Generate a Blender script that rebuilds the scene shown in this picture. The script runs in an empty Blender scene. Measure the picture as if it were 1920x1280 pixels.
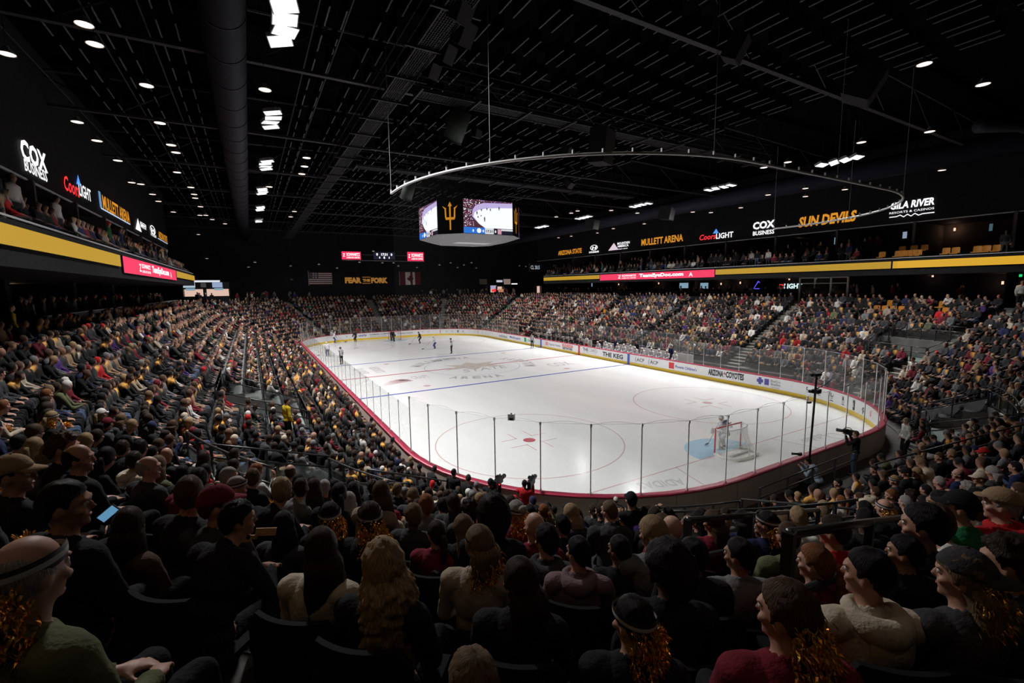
import bpy, bmesh, math, random
import numpy as np
from mathutils import Vector, Matrix, noise, Quaternion
random.seed(7); RNG = np.random.default_rng(7)
C = bpy.context.scene.collection
SC = bpy.context.scene
PI = math.pi

# ------------------------------------------------------------------ camera
CAM = Vector((-18.157, -39.434, 7.474)); YAW, PITCH, ROLL, FPX = 0.52018, -0.11804, -0.013817, 851.07
_f = Vector((math.sin(YAW)*math.cos(PITCH), math.cos(YAW)*math.cos(PITCH), math.sin(PITCH)))
_r0 = Vector((math.cos(YAW), -math.sin(YAW), 0)); _u0 = _r0.cross(_f)
_r = _r0*math.cos(ROLL) + _u0*math.sin(ROLL); _u = -_r0*math.sin(ROLL) + _u0*math.cos(ROLL)
cd = bpy.data.cameras.new('camera'); cam = bpy.data.objects.new('camera', cd); C.objects.link(cam)
cd.sensor_width = 36; cd.lens = FPX/1920*36; cd.clip_start = 0.05; cd.clip_end = 300
cam.matrix_world = Matrix(((_r.x, _u.x, -_f.x, CAM.x), (_r.y, _u.y, -_f.y, CAM.y), (_r.z, _u.z, -_f.z, CAM.z), (0, 0, 0, 1)))
SC.camera = cam
def ray(u, v): return _f + _r*((u-960)/FPX) + _u*((640-v)/FPX)
def at(axis, val, u, v):
    d = ray(u, v); return CAM + d*((val-CAM[axis])/d[axis])
def project(P):
    d = Vector(P)-CAM; z = d.dot(_f)
    return (960+FPX*d.dot(_r)/z, 640-FPX*d.dot(_u)/z, z)

# ------------------------------------------------------------------ view, world
SC.view_settings.view_transform = 'Standard'; SC.view_settings.look = 'None'
SC.view_settings.exposure = 0.0; SC.view_settings.gamma = 1.0; SC.view_settings.use_curve_mapping = False
try:
    SC.cycles.use_denoising = True; SC.cycles.denoising_prefilter = 'FAST'; SC.cycles.denoiser = 'OPENIMAGEDENOISE'
    SC.cycles.max_bounces = 5; SC.cycles.diffuse_bounces = 3; SC.cycles.glossy_bounces = 3
    SC.cycles.transparent_max_bounces = 24; SC.cycles.sample_clamp_indirect = 3.0
    SC.cycles.debug_use_compact_bvh = True; SC.cycles.debug_use_spatial_splits = False; SC.cycles.use_light_tree = True; SC.cycles.caustics_reflective = False; SC.cycles.caustics_refractive = False
except Exception: pass
w = bpy.data.worlds.new('world'); SC.world = w; w.use_nodes = True
w.node_tree.nodes['Background'].inputs[0].default_value = (0.6, 0.7, 1, 1)
w.node_tree.nodes['Background'].inputs[1].default_value = 0.0006
LAMP_W = 312.0        # power of each sports light
LAMP_SPREAD = 133.0   # beam of each sports light, degrees

# ------------------------------------------------------------------ materials
MATS = {}
def mat(name, col, rough=.6, metal=0, bump=0, bscale=40, var=0, vscale=5, spec=.5, emit=0, sheen=0):
    if name in MATS: return MATS[name]
    m = bpy.data.materials.new(name); m.use_nodes = True; MATS[name] = m
    nt = m.node_tree; b = nt.nodes['Principled BSDF']
    col = tuple(col) + (1,)
    b.inputs['Base Color'].default_value = col; b.inputs['Roughness'].default_value = rough
    b.inputs['Metallic'].default_value = metal; b.inputs['Specular IOR Level'].default_value = spec
    tc = None
    if var or bump:
        tc = nt.nodes.new('ShaderNodeTexCoord')
    if var:
        n = nt.nodes.new('ShaderNodeTexNoise'); n.inputs['Scale'].default_value = vscale; n.inputs['Detail'].default_value = 4
        nt.links.new(tc.outputs['Object'], n.inputs['Vector'])
        r = nt.nodes.new('ShaderNodeMapRange'); r.inputs[1].default_value = .3; r.inputs[2].default_value = .7
        r.inputs[3].default_value = 1-var; r.inputs[4].default_value = 1+var
        nt.links.new(n.outputs['Fac'], r.inputs[0])
        mx = nt.nodes.new('ShaderNodeVectorMath'); mx.operation = 'SCALE'; mx.inputs[0].default_value = col[:3]
        nt.links.new(r.outputs[0], mx.inputs['Scale']); nt.links.new(mx.outputs[0], b.inputs['Base Color'])
    if bump:
        n = nt.nodes.new('ShaderNodeTexNoise'); n.inputs['Scale'].default_value = bscale; n.inputs['Detail'].default_value = 3
        nt.links.new(tc.outputs['Object'], n.inputs['Vector'])
        bp = nt.nodes.new('ShaderNodeBump'); bp.inputs['Strength'].default_value = bump; bp.inputs['Distance'].default_value = .01
        nt.links.new(n.outputs['Fac'], bp.inputs['Height']); nt.links.new(bp.outputs[0], b.inputs['Normal'])
    if emit:
        b.inputs['Emission Color'].default_value = col; b.inputs['Emission Strength'].default_value = emit
        b.inputs['Base Color'].default_value = (0.01, 0.01, 0.01, 1)
        try: m.cycles.emission_sampling = 'NONE'
        except Exception: pass
    return m
def glow(name, col, s=1.0, sampled=False):
    m = mat('glow_'+name, col, emit=s)
    if sampled:
        try: m.cycles.emission_sampling = 'AUTO'
        except Exception: pass
    return m
def objcolour(m, scale_from):
    """base colour = the object's own colour, times the material's own fine variation"""
    nt = m.node_tree; oi = nt.nodes.new('ShaderNodeObjectInfo'); b = nt.nodes['Principled BSDF']
    vm = [n for n in nt.nodes if n.type == 'VECT_MATH' and n.operation == 'SCALE']
    nt.links.new(oi.outputs['Color'], vm[0].inputs[0] if vm else b.inputs['Base Color']); return m
def hair_material():
    col = (.05, .05, .05); m = mat('hair_strands', col, rough=.5, spec=.14); nt = m.node_tree; b = nt.nodes['Principled BSDF']
    tc = nt.nodes.new('ShaderNodeTexCoord'); sp = nt.nodes.new('ShaderNodeSeparateXYZ'); nt.links.new(tc.outputs['Object'], sp.inputs[0])
    an = nt.nodes.new('ShaderNodeMath'); an.operation = 'ARCTAN2'; ay = nt.nodes.new('ShaderNodeMath'); ay.operation = 'ADD'; ay.inputs[1].default_value = .03; nt.links.new(sp.outputs[1], ay.inputs[0])
    nt.links.new(sp.outputs[0], an.inputs[0]); nt.links.new(ay.outputs[0], an.inputs[1])
    zz = nt.nodes.new('ShaderNodeMath'); zz.operation = 'MULTIPLY'; zz.inputs[1].default_value = 1.3; nt.links.new(sp.outputs[2], zz.inputs[0])
    cb = nt.nodes.new('ShaderNodeCombineXYZ'); nt.links.new(an.outputs[0], cb.inputs[0]); nt.links.new(zz.outputs[0], cb.inputs[1])
    n = nt.nodes.new('ShaderNodeTexNoise'); n.inputs['Scale'].default_value = 22; n.inputs['Detail'].default_value = 4; n.inputs['Distortion'].default_value = .4
    nt.links.new(cb.outputs[0], n.inputs['Vector'])
    r = nt.nodes.new('ShaderNodeMapRange'); r.inputs[1].default_value = .3; r.inputs[2].default_value = .7; r.inputs[3].default_value = .45; r.inputs[4].default_value = 1.6
    mx = nt.nodes.new('ShaderNodeVectorMath'); mx.operation = 'SCALE'; mx.inputs[0].default_value = col
    nt.links.new(n.outputs['Fac'], r.inputs[0]); nt.links.new(r.outputs[0], mx.inputs['Scale']); nt.links.new(mx.outputs[0], b.inputs['Base Color'])
    bp = nt.nodes.new('ShaderNodeBump'); bp.inputs['Strength'].default_value = .9; bp.inputs['Distance'].default_value = .01
    nt.links.new(n.outputs['Fac'], bp.inputs['Height']); nt.links.new(bp.outputs[0], b.inputs['Normal'])
    return m
OBJCLOTH = objcolour(mat('woven_cloth', (.5, .5, .5), rough=.9, bump=.5, bscale=60, var=.18, vscale=9, spec=.2), 0)
OBJHAIR = objcolour(hair_material(), 0)
OBJSKIN = objcolour(mat('skin', (.5, .5, .5), rough=.55, var=.08, vscale=14), 0)
def cloth(name, col): return ('cloth', col)
def hairm(name, col): return ('hair', col)
def attrmat(name, rough=.85, emit=0):
    m = bpy.data.materials.new(name); m.use_nodes = True; nt = m.node_tree; b = nt.nodes['Principled BSDF']
    a = nt.nodes.new('ShaderNodeAttribute'); a.attribute_name = 'Col'
    nt.links.new(a.outputs['Color'], b.inputs['Base Color']); b.inputs['Roughness'].default_value = rough; b.inputs['Specular IOR Level'].default_value = .25
    return m
def glassmat(name, tint=(.985, .995, .99), haze=.028, gl=.06, hazecol=(.75, .78, .8)):
    m = bpy.data.materials.new(name); m.use_nodes = True; nt = m.node_tree; nt.nodes.remove(nt.nodes['Principled BSDF'])
    out = nt.nodes['Material Output']
    tr = nt.nodes.new('ShaderNodeBsdfTransparent'); tr.inputs[0].default_value = tint+(1,)
    gs = nt.nodes.new('ShaderNodeBsdfGlossy'); gs.inputs['Roughness'].default_value = .03
    fr = nt.nodes.new('ShaderNodeLayerWeight'); fr.inputs[0].default_value = .5
    pw = nt.nodes.new('ShaderNodeMath'); pw.operation = 'POWER'; pw.inputs[1].default_value = 4.0; nt.links.new(fr.outputs['Facing'], pw.inputs[0])
    mr = nt.nodes.new('ShaderNodeMath'); mr.operation = 'MULTIPLY_ADD'; mr.inputs[1].default_value = .22; mr.inputs[2].default_value = gl*.5; nt.links.new(pw.outputs[0], mr.inputs[0])
    mr.use_clamp = True
    df = nt.nodes.new('ShaderNodeBsdfTranslucent'); df.inputs[0].default_value = hazecol+(1,)
    m1 = nt.nodes.new('ShaderNodeMixShader'); m1.inputs[0].default_value = haze
    nt.links.new(tr.outputs[0], m1.inputs[1]); nt.links.new(df.outputs[0], m1.inputs[2])
    m2 = nt.nodes.new('ShaderNodeMixShader'); nt.links.new(mr.outputs[0], m2.inputs[0])
    nt.links.new(m1.outputs[0], m2.inputs[1]); nt.links.new(gs.outputs[0], m2.inputs[2]); nt.links.new(m2.outputs[0], out.inputs[0])
    return m

BLACK = mat('black_metal', (.012, .012, .013), rough=.45, spec=.2)
DARK = mat('dark_paint', (.014, .014, .016), rough=.8, spec=.1, var=.2)
ROOFM = mat('roof_deck', (.004, .004, .005), rough=.9, spec=0, var=.3, vscale=1)
STEEL = mat('grey_steel', (.028, .028, .032), rough=.6, spec=.2, var=.2)
ALU = mat('aluminium', (.50, .51, .53), rough=.4, metal=0)
WALLM = mat('dark_wall', (.022, .023, .028), rough=.9, spec=.05, var=.15, vscale=.6)
CONC = mat('concrete', (.11, .105, .10), rough=.9, var=.2, vscale=2, bump=.2)
CONCL = mat('landing_concrete', (.20, .22, .21), rough=.7, var=.15, vscale=2)
CLAD = mat('board_cladding', (.62, .51, .44), rough=.6, var=.06, vscale=.7)
WHITEB = mat('white_board', (.86, .87, .88), rough=.3)
YELLOWK = mat('yellow_kickplate', (.85, .58, .03), rough=.35)
CAPR = mat('maroon_cap', (.40, .03, .07), rough=.35)
RED = mat('red_paint', (.6, .03, .05), rough=.35)
BLUE = mat('blue_paint', (.03, .1, .45), rough=.35)
INK = mat('black_ink', (.02, .02, .025), rough=.5)
GREYINK = mat('grey_ink', (.25, .26, .28), rough=.5)
GLASS = glassmat('rink_glass')
POSTM = mat('post_aluminium', (.92, .93, .95), rough=.28, metal=.9)
GUARD = glassmat('guard_glass', tint=(.75, .85, .82), haze=.08)
SEATM = mat('seat_plastic', (.012, .012, .013), rough=.8, spec=.1)
GOLDSEAT = mat('gold_seat', (.55, .22, .02), rough=.5)
GREENSEAT = mat('mint_seat', (.22, .42, .36), rough=.5)
GOLD = mat('gold_tinsel', (1.0, .52, .12), rough=.22, metal=.9)
WHITEP = mat('white_plastic', (.75, .75, .75), rough=.4)
LEDW = glow('white', (1, 1, 1), 1.2)
LEDG = glow('amber', (.9, .36, .03), .75)
LEDR = glow('red', (1, .04, .05), 1.0)
LEDP = glow('pink', (.95, .035, .12), 1.0)
LEDY = glow('yellow', (.62, .36, .02), .8)
LEDB = glow('blue', (.12, .32, .9), 1.0)
PEACH = glow('kiosk', (.9, .62, .5), .8)
SCREENB = glow('screen_blue', (.3, .5, .65), .7)
WARM = glow('warm_bulb', (1.0, .78, .66), 2.2)

# ------------------------------------------------------------------ mesh helpers
def tag(o, label=None, cat=None, group=None, kind=None):
    if label: o['label'] = label
    if cat: o['category'] = cat
    if group: o['group'] = group
    if kind: o['kind'] = kind
    return o
def empty(name, loc=(0, 0, 0), rz=0):
    o = bpy.data.objects.new(name, None); C.objects.link(o); o.location = loc; o.rotation_euler = (0, 0, rz); o.empty_display_size = .1
    return o
def link(name, me, parent=None):
    o = bpy.data.objects.new(name, me); C.objects.link(o); o.parent = parent; return o
class MB:
    def __init__(s): s.v = []; s.f = []; s.m = []
    def add(s, vs, fs, m=0):
        o = len(s.v); s.v += [tuple(p) for p in vs]; s.f += [tuple(i+o for i in f) for f in fs]; s.m += [m]*len(fs); return s
    def box(s, c, d, rz=0, m=0, M=None):
        hx, hy, hz = d[0]/2, d[1]/2, d[2]/2; cs, sn = math.cos(rz), math.sin(rz); vs = []
        for x, y, z in ((-hx,-hy,-hz),(hx,-hy,-hz),(hx,hy,-hz),(-hx,hy,-hz),(-hx,-hy,hz),(hx,-hy,hz),(hx,hy,hz),(-hx,hy,hz)):
            if M is not None: p = M @ Vector((x, y, z)); vs.append((c[0]+p.x, c[1]+p.y, c[2]+p.z))
            else: vs.append((c[0]+x*cs-y*sn, c[1]+x*sn+y*cs, c[2]+z))
        return s.add(vs, ((3,2,1,0),(4,5,6,7),(0,1,5,4),(1,2,6,5),(2,3,7,6),(3,0,4,7)), m)
    def tube(s, pts, r, n=8, m=0, closed=False, caps=True):
        P = [Vector(p) for p in pts]; R = r if hasattr(r, '__len__') else [r]*len(P)
        L = len(P); vs = []; up = None
        for i, p in enumerate(P):
            a = P[(i-1) % L] if closed or i > 0 else p; b = P[(i+1) % L] if closed or i < L-1 else p
            t = (b-a).normalized() if (b-a).length > 1e-9 else Vector((0, 0, 1))
            if up is None: up = Vector((0, 0, 1)) if abs(t.z) < .9 else Vector((1, 0, 0))
            x = t.cross(up).normalized(); y = x.cross(t).normalized(); up = y
            for j in range(n):
                a_ = 2*PI*j/n; vs.append(p + (x*math.cos(a_)+y*math.sin(a_))*R[i])
        fs = []
        for i in range(L if closed else L-1):
            for j in range(n):
                k = (i+1) % L; fs.append((i*n+j, i*n+(j+1) % n, k*n+(j+1) % n, k*n+j))
        if caps and not closed: fs.append(tuple(range(n-1, -1, -1))); fs.append(tuple((L-1)*n+j for j in range(n)))
        return s.add(vs, fs, m)
    def ell(s, c, r, M=None, nu=14, nv=9, m=0):
        vs = [(0, 0, -1)]
        for i in range(1, nv):
            a = -PI/2+PI*i/nv
            for j in range(nu): b = 2*PI*j/nu; vs.append((math.cos(a)*math.cos(b), math.cos(a)*math.sin(b), math.sin(a)))
        vs.append((0, 0, 1)); out = []
        for p in vs:
            q = Vector((p[0]*r[0], p[1]*r[1], p[2]*r[2]));
            if M is not None: q = M @ q
            out.append(q+Vector(c))
        fs = [(0, 1+(j+1) % nu, 1+j) for j in range(nu)]
        for i in range(nv-2):
            for j in range(nu): fs.append((1+i*nu+j, 1+i*nu+(j+1) % nu, 1+(i+1)*nu+(j+1) % nu, 1+(i+1)*nu+j))
        t = len(vs)-1; b = 1+(nv-2)*nu
        fs += [(b+j, b+(j+1) % nu, t) for j in range(nu)]
        return s.add(out, fs, m)
    def cap(s, a, b, ra, rb, n=10, m=0):
        a, b = Vector(a), Vector(b); d = (b-a); L = d.length
        if L < 1e-6: return s.ell(a, (ra,)*3, m=m)
        t = d/L; pts = []; rs = []
        for k in range(4): an = PI/2*(1-k/3.0); pts.append(a - t*ra*math.sin(an)); rs.append(max(ra*math.cos(an), 1e-4))
        for k in range(4): an = PI/2*k/3.0; pts.append(b + t*rb*math.sin(an)); rs.append(max(rb*math.cos(an), 1e-4))
        return s.tube(pts, rs, n, m)
    def build(s, name, mats, parent=None, smooth=False):
        me = bpy.data.meshes.new(name); me.from_pydata([tuple(p) for p in s.v], [], s.f)
        for m in (mats if isinstance(mats, (list, tuple)) else [mats]): me.materials.append(m)
        if any(s.m): me.polygons.foreach_set('material_index', s.m)
        if smooth: me.polygons.foreach_set('use_smooth', [True]*len(s.f))
        me.update(); return link(name, me, parent)
def npmesh(name, V, F, mats, smooth=True, mi=None, col=None):
    """V (n,3), F list of quads/tris as (m,4) int array (tri: last index repeated = -1)"""
    me = bpy.data.meshes.new(name); F = np.asarray(F)
    me.vertices.add(len(V)); me.vertices.foreach_set('co', np.asarray(V, np.float32).ravel())
    tri = F[:, 3] < 0; tot = np.where(tri, 3, 4); flat = F.ravel(); flat = flat[flat >= 0]
    me.loops.add(len(flat)); me.loops.foreach_set('vertex_index', flat.astype(np.int32))
    me.polygons.add(len(F)); st = np.concatenate([[0], np.cumsum(tot)[:-1]])
    me.polygons.foreach_set('loop_start', st.astype(np.int32)); me.polygons.foreach_set('loop_total', tot.astype(np.int32))
    for m in mats: me.materials.append(m)
    if mi is not None: me.polygons.foreach_set('material_index', np.asarray(mi, np.int32))
    if smooth: me.polygons.foreach_set('use_smooth', np.ones(len(F), bool))
    me.update(calc_edges=True)
    if col is not None:
        a = me.color_attributes.new('Col', 'FLOAT_COLOR', 'POINT')
        a.data.foreach_set('color', np.concatenate([col, np.ones((len(col), 1))], 1).astype(np.float32).ravel())
    return me
_tc = {}
def text_geo(t, bold=.02, res=2):
    k = (t, bold)
    if k in _tc: return _tc[k]
    cu = bpy.data.curves.new('t', 'FONT'); cu.body = t; cu.size = 1; cu.offset = bold; cu.resolution_u = res
    o = bpy.data.objects.new('t', cu); C.objects.link(o)
    dg = bpy.context.evaluated_depsgraph_get(); me = o.evaluated_get(dg).to_mesh()
    V = np.array([v.co[:2] for v in me.vertices]); F = [tuple(p.vertices) for p in me.polygons]
    bpy.data.objects.remove(o); bpy.data.curves.remove(cu)
    if len(V):
        V = V-V.min(0); V = V/V.max(0)
    _tc[k] = (V, F); return _tc[k]
def text_mb(mb, t, O, X, Y, W, H, m=0, bold=.02, shear=0):
    V, F = text_geo(t, bold); O, X, Y = Vector(O), Vector(X), Vector(Y)
    return mb.add([O+X*(float(a)*W+shear*float(b)*H)+Y*(float(b)*H) for a, b in V], F, m)

# ------------------------------------------------------------------ rink outline
HX, HY, RC = 12.955, 30.48, 8.53
CX, CY = HX-RC, HY-RC
SEGS = [('L', 2*CY), ('A', RC*PI/2), ('L', 2*CX), ('A', RC*PI/2)]*2
PER = sum(l for _, l in SEGS)
def outline(s, D=0):
    """point on the board line at arc length s (measured at D=0), pushed outwards by D; also outward normal"""
    s = s % PER
    starts = [((HX, -CY), (0, 1)), ((CX, CY), 0), ((CX, HY), (-1, 0)), ((-CX, CY), 90), ((-HX, CY), (0, -1)), ((-CX, -CY), 180), ((-CX, -HY), (1, 0)), ((CX, -CY), 270)]
    for (k, L), (p, d) in zip(SEGS, starts):
        if s <= L or (k, L) is SEGS[-1]:
            if k == 'L': n = (d[1], -d[0]); return p[0]+d[0]*s+n[0]*D, p[1]+d[1]*s+n[1]*D, n[0], n[1]
            a = math.radians(d)+s/RC; n = (math.cos(a), math.sin(a)); return p[0]+n[0]*(RC+D), p[1]+n[1]*(RC+D), n[0], n[1]
        s -= L
    a = 2*PI; return CX+RC+D, -CY, 1, 0
def Dof(x, y):
    qx, qy = abs(x)-CX, abs(y)-CY
    return (math.hypot(qx, qy) if qx > 0 and qy > 0 else max(qx, qy))-RC
def s_of(x, y):
    """arc length of the outline point nearest to (x,y) direction"""
    if abs(y) <= CY and abs(x) > CX: return (y+CY) if x > 0 else 2*CY+RC*PI/2+2*CX+RC*PI/2+(CY-y)
    if abs(x) <= CX: return (2*CY+RC*PI/2+(CX-x)) if y > 0 else (4*CY+RC*PI*1.5+2*CX+(x+CX))
    cx, cy = (CX if x > 0 else -CX), (CY if y > 0 else -CY); a = math.atan2(y-cy, x-cx) % (2*PI)
    q = int(a//(PI/2)); base = [2*CY, 2*CY+RC*PI/2+2*CX, 4*CY+RC*PI+2*CX, 4*CY+RC*PI*1.5+4*CX][q]
    return base+(a-q*PI/2)*RC
def hit_board(u, v, D=0):
    """pixel -> (s, z) on the inside face of the far/right boards"""
    d = ray(u, v); t = 8.0; prev = None
    while t < 110:
        p = CAM+d*t; dd = Dof(p.x, p.y)
        if prev is not None and prev < D <= dd and p.z < 4: return s_of(p.x, p.y), p.z
        prev = dd; t += .03
    return None
SS = []          # sample stations along the outline
for i in range(8):
    base = sum(l for _, l in SEGS[:i]); L = SEGS[i][1]; n = 14 if SEGS[i][0] == 'A' else (12 if L > 20 else 4)
    SS += [base+L*j/n for j in range(n)]
def ring(mb, prof, m=0, s0=None, s1=None, step=None):
    """sweep a profile of (D,z) along the outline (all of it, or s0..s1)"""
    if s0 is None: st = SS; closed = True
    else:
        n = max(1, int(math.ceil((s1-s0)/(step or .6)))); st = [s0+(s1-s0)*i/n for i in range(n+1)]; closed = False
    vs = []; k = len(prof)
    for s in st:
        for D, z in prof: x, y, _, _ = outline(s, D); vs.append((x, y, z))
    fs = []
    for i in range(len(st) if closed else len(st)-1):
        j = (i+1) % len(st)
        for q in range(k-1): fs.append((i*k+q, j*k+q, j*k+q+1, i*k+q+1))
    return mb.add(vs, fs, m)

# ------------------------------------------------------------------ setting: bowl, floors, walls, ceiling
TREAD, RISE, D0, Z0, NR = .82, .40, .85, .04, 14
def row_z(k): return Z0+RISE*k if k >= 0 else 0.0
TOPD, TOPZ = D0+TREAD*NR, Z0+RISE*NR   # 12.68, 5.75
def s_corner(cx, cy, deg): a = math.radians(deg) % (2*PI); return s_of(cx+math.cos(a)*RC, cy+math.sin(a)*RC)
S_L = lambda y: s_of(-HX, y)
# openings in the terrace: (s0, s1, first row, last row+1)
VOMS = [(S_L(-14.2), S_L(-18.4), 3, 7), (s_corner(-CX, -CY, 198), s_corner(-CX, -CY, 212), 4, 8), (s_corner(-CX, -CY, 238), s_corner(-CX, -CY, 254), 2, 6),
        (s_corner(CX, -CY, 282), s_corner(CX, -CY, 303), 1, 4), (s_corner(CX, -CY, 334), s_corner(CX, -CY, 349), 6, 9)]
ST = sorted(set(SS+[v for V in VOMS for v in V[:2]]+[s_corner(-CX, -CY, 214), s_corner(CX, -CY, 281)]))
NEARZ = (s_corner(-CX, -CY, 214), s_corner(CX, -CY, 281))
def near_zone(s, k): return k < 2 and NEARZ[0] <= s % PER <= NEARZ[1]
def in_vom(s, k):
    for a, b, k0, k1 in VOMS:
        if a <= s % PER <= b and k0 <= k < k1: return True
    return False
mb = MB(); ml = MB()
for i in range(len(ST)):
    s0, s1 = ST[i], ST[(i+1) % len(ST)]; s1_ = s1 if s1 > s0 else s1+PER; sm = (s0+s1_)/2
    def q(D, z, D2, z2, m=mb): p = [outline(s0, D), outline(s1, D), outline(s1, D2), outline(s0, D2)]; m.add([(p[0][0], p[0][1], z), (p[1][0], p[1][1], z), (p[2][0], p[2][1], z2), (p[3][0], p[3][1], z2)], [(0, 1, 2, 3)])
    for k in range(NR):
        Da, Db = D0+TREAD*k, D0+TREAD*(k+1); za = row_z(k); v = in_vom(sm, k)
        if near_zone(sm, k):
            q(Da, 0, Db, 0)
            for se, cond in ((s0, abs(s0-NEARZ[0]) < 1e-6), (s1, abs(s1-NEARZ[1]) < 1e-6)):
                if cond: a, b = outline(se, Da), outline(se, Db); mb.add([(a[0], a[1], 0), (b[0], b[1], 0), (b[0], b[1], za), (a[0], a[1], za)], [(0, 1, 2, 3)])
            continue
        if k == 2 and near_zone(sm, 1): q(Da, 0, Da, row_z(1))
        if not v:
            pv = in_vom(sm, k-1); zl = 0 if k == 0 else (row_z(k-1) if not pv else None)
            if zl is None: zl = [row_z(V[2]) for V in VOMS if V[0] <= sm <= V[1]][0]-.02
            q(Da, zl, Da, za); q(Da, za, Db, za)
        else:
            V = [V for V in VOMS if V[0] <= sm <= V[1]][0]; zl = row_z(V[2])-.02; q(Da, zl, Db, zl, ml)
            if k == V[2]: q(Da, row_z(k-1), Da, zl)
            for se, cond in ((s0, abs(s0-V[0]) < 1e-6), (s1, abs(s1-V[1]) < 1e-6)):
                if cond: a, b = outline(se, Da), outline(se, Db); mb.add([(a[0], a[1], zl), (b[0], b[1], zl), (b[0], b[1], za+.12), (a[0], a[1], za+.12)], [(0, 1, 2, 3)])
    q(TOPD, row_z(NR-1), TOPD, TOPZ)
tag(mb.build('floor_seating_terrace', CONC), kind='structure'); tag(ml.build('floor_stand_landings', CONCL), kind='structure')
# aisles: steps half a row high
AIS = []
for sx in (-1, 1):
    for y in (-16.5, -5.5, 5.5, 16.5): AIS.append(s_of(sx*HX, y))
for sy in (-1, 1):
    AIS.append(s_of(0.01, sy*HY))
    for sx in (-1, 1):
        for dg in (25.5, 66): a = math.radians(90-dg); AIS.append(s_of(sx*(CX+RC*math.cos(a)), sy*(CY+RC*math.sin(a))))
def near_aisle(s, D, half=.58):
    x, y, nx, ny = outline(s, D)
    for a in AIS:
        ds = (s-a+PER/2) % PER-PER/2
        if abs(ds) > 3: continue
        ax, ay, bx, by = outline(a, D)
        if abs((x-ax)*(-by)+(y-ay)*bx) < half: return True
    return False
mb = MB()
for a in AIS:
    for k in range(NR):
        if in_vom(a, k) or near_zone(a, k) or (k < 2 and a < 36): continue
        D = D0+TREAD*k; x, y, nx, ny = outline(a, D+TREAD*.75); mb.box((x, y, row_z(k)+.1), (TREAD*.5, 1.05, .2), rz=math.atan2(ny, nx))
        x, y, nx, ny = outline(a, D+.03); mb.box((x, y, row_z(k)+.004), (.06, 1.05, .012), rz=math.atan2(ny, nx), m=1); x, y, nx, ny = outline(a, D+TREAD*.53); mb.box((x, y, row_z(k)+.204), (.06, 1.05, .012), rz=math.atan2(ny, nx), m=1)
tag(mb.build('floor_aisle_steps', [mat('step_concrete', (.2, .185, .16), rough=.8), mat('nosing', (.5, .48, .42), rough=.6)]), kind='structure')
mb = MB(); ring(mb, [(0.21, -.0), (D0, 0)]); tag(mb.build('floor_event_level', CONC), kind='structure')
WX, WY = 33.0, 46.5
mb = MB(); vs = []; fs = []; wall_of = []
for s in SS:
    x, y, nx, ny = outline(s, TOPD); tx = (WX-x*np.sign(nx))/abs(nx) if abs(nx) > 1e-6 else 1e9; ty = (WY-y*np.sign(ny))/abs(ny) if abs(ny) > 1e-6 else 1e9; t = min(tx, ty)
    vs += [(x, y, TOPZ), (x+nx*t, y+ny*t, TOPZ)]; wall_of.append(tx < ty)
n = len(SS)
for i in range(n): j = (i+1) % n; fs.append((2*i, 2*i+1, 2*j+1, 2*j))
mb.add(vs, fs)
for i in range(n):
    j = (i+1) % n
    if wall_of[i] != wall_of[j]: p, q_ = vs[2*i+1], vs[2*j+1]; mb.add([p, (np.sign(p[0])*WX, np.sign(p[1])*WY, TOPZ), q_], [(0, 1, 2)])
tag(mb.build('floor_concourse', CONC), kind='structure')
for nm, c, d in (('wall_left', (-WX-.1, 0, 9), (.2, 2*WY, 20)), ('wall_right', (WX+.1, 0, 9), (.2, 2*WY, 20)),
                 ('wall_far', (0, WY+.1, 9), (2*WX, .2, 20)), ('wall_near', (0, -WY-.1, 9), (2*WX, .2, 20))):
    tag(MB().box(c, d).build(nm, WALLM), kind='structure')
mb = MB().box((0, 0, 18.85), (2*WX, 2*WY, .1))
for i in range(24): mb.box((0, -WY+2+i*4, 18.62), (2*WX, .12, .36))
tag(mb.build('ceiling', ROOFM), kind='structure')

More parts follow.
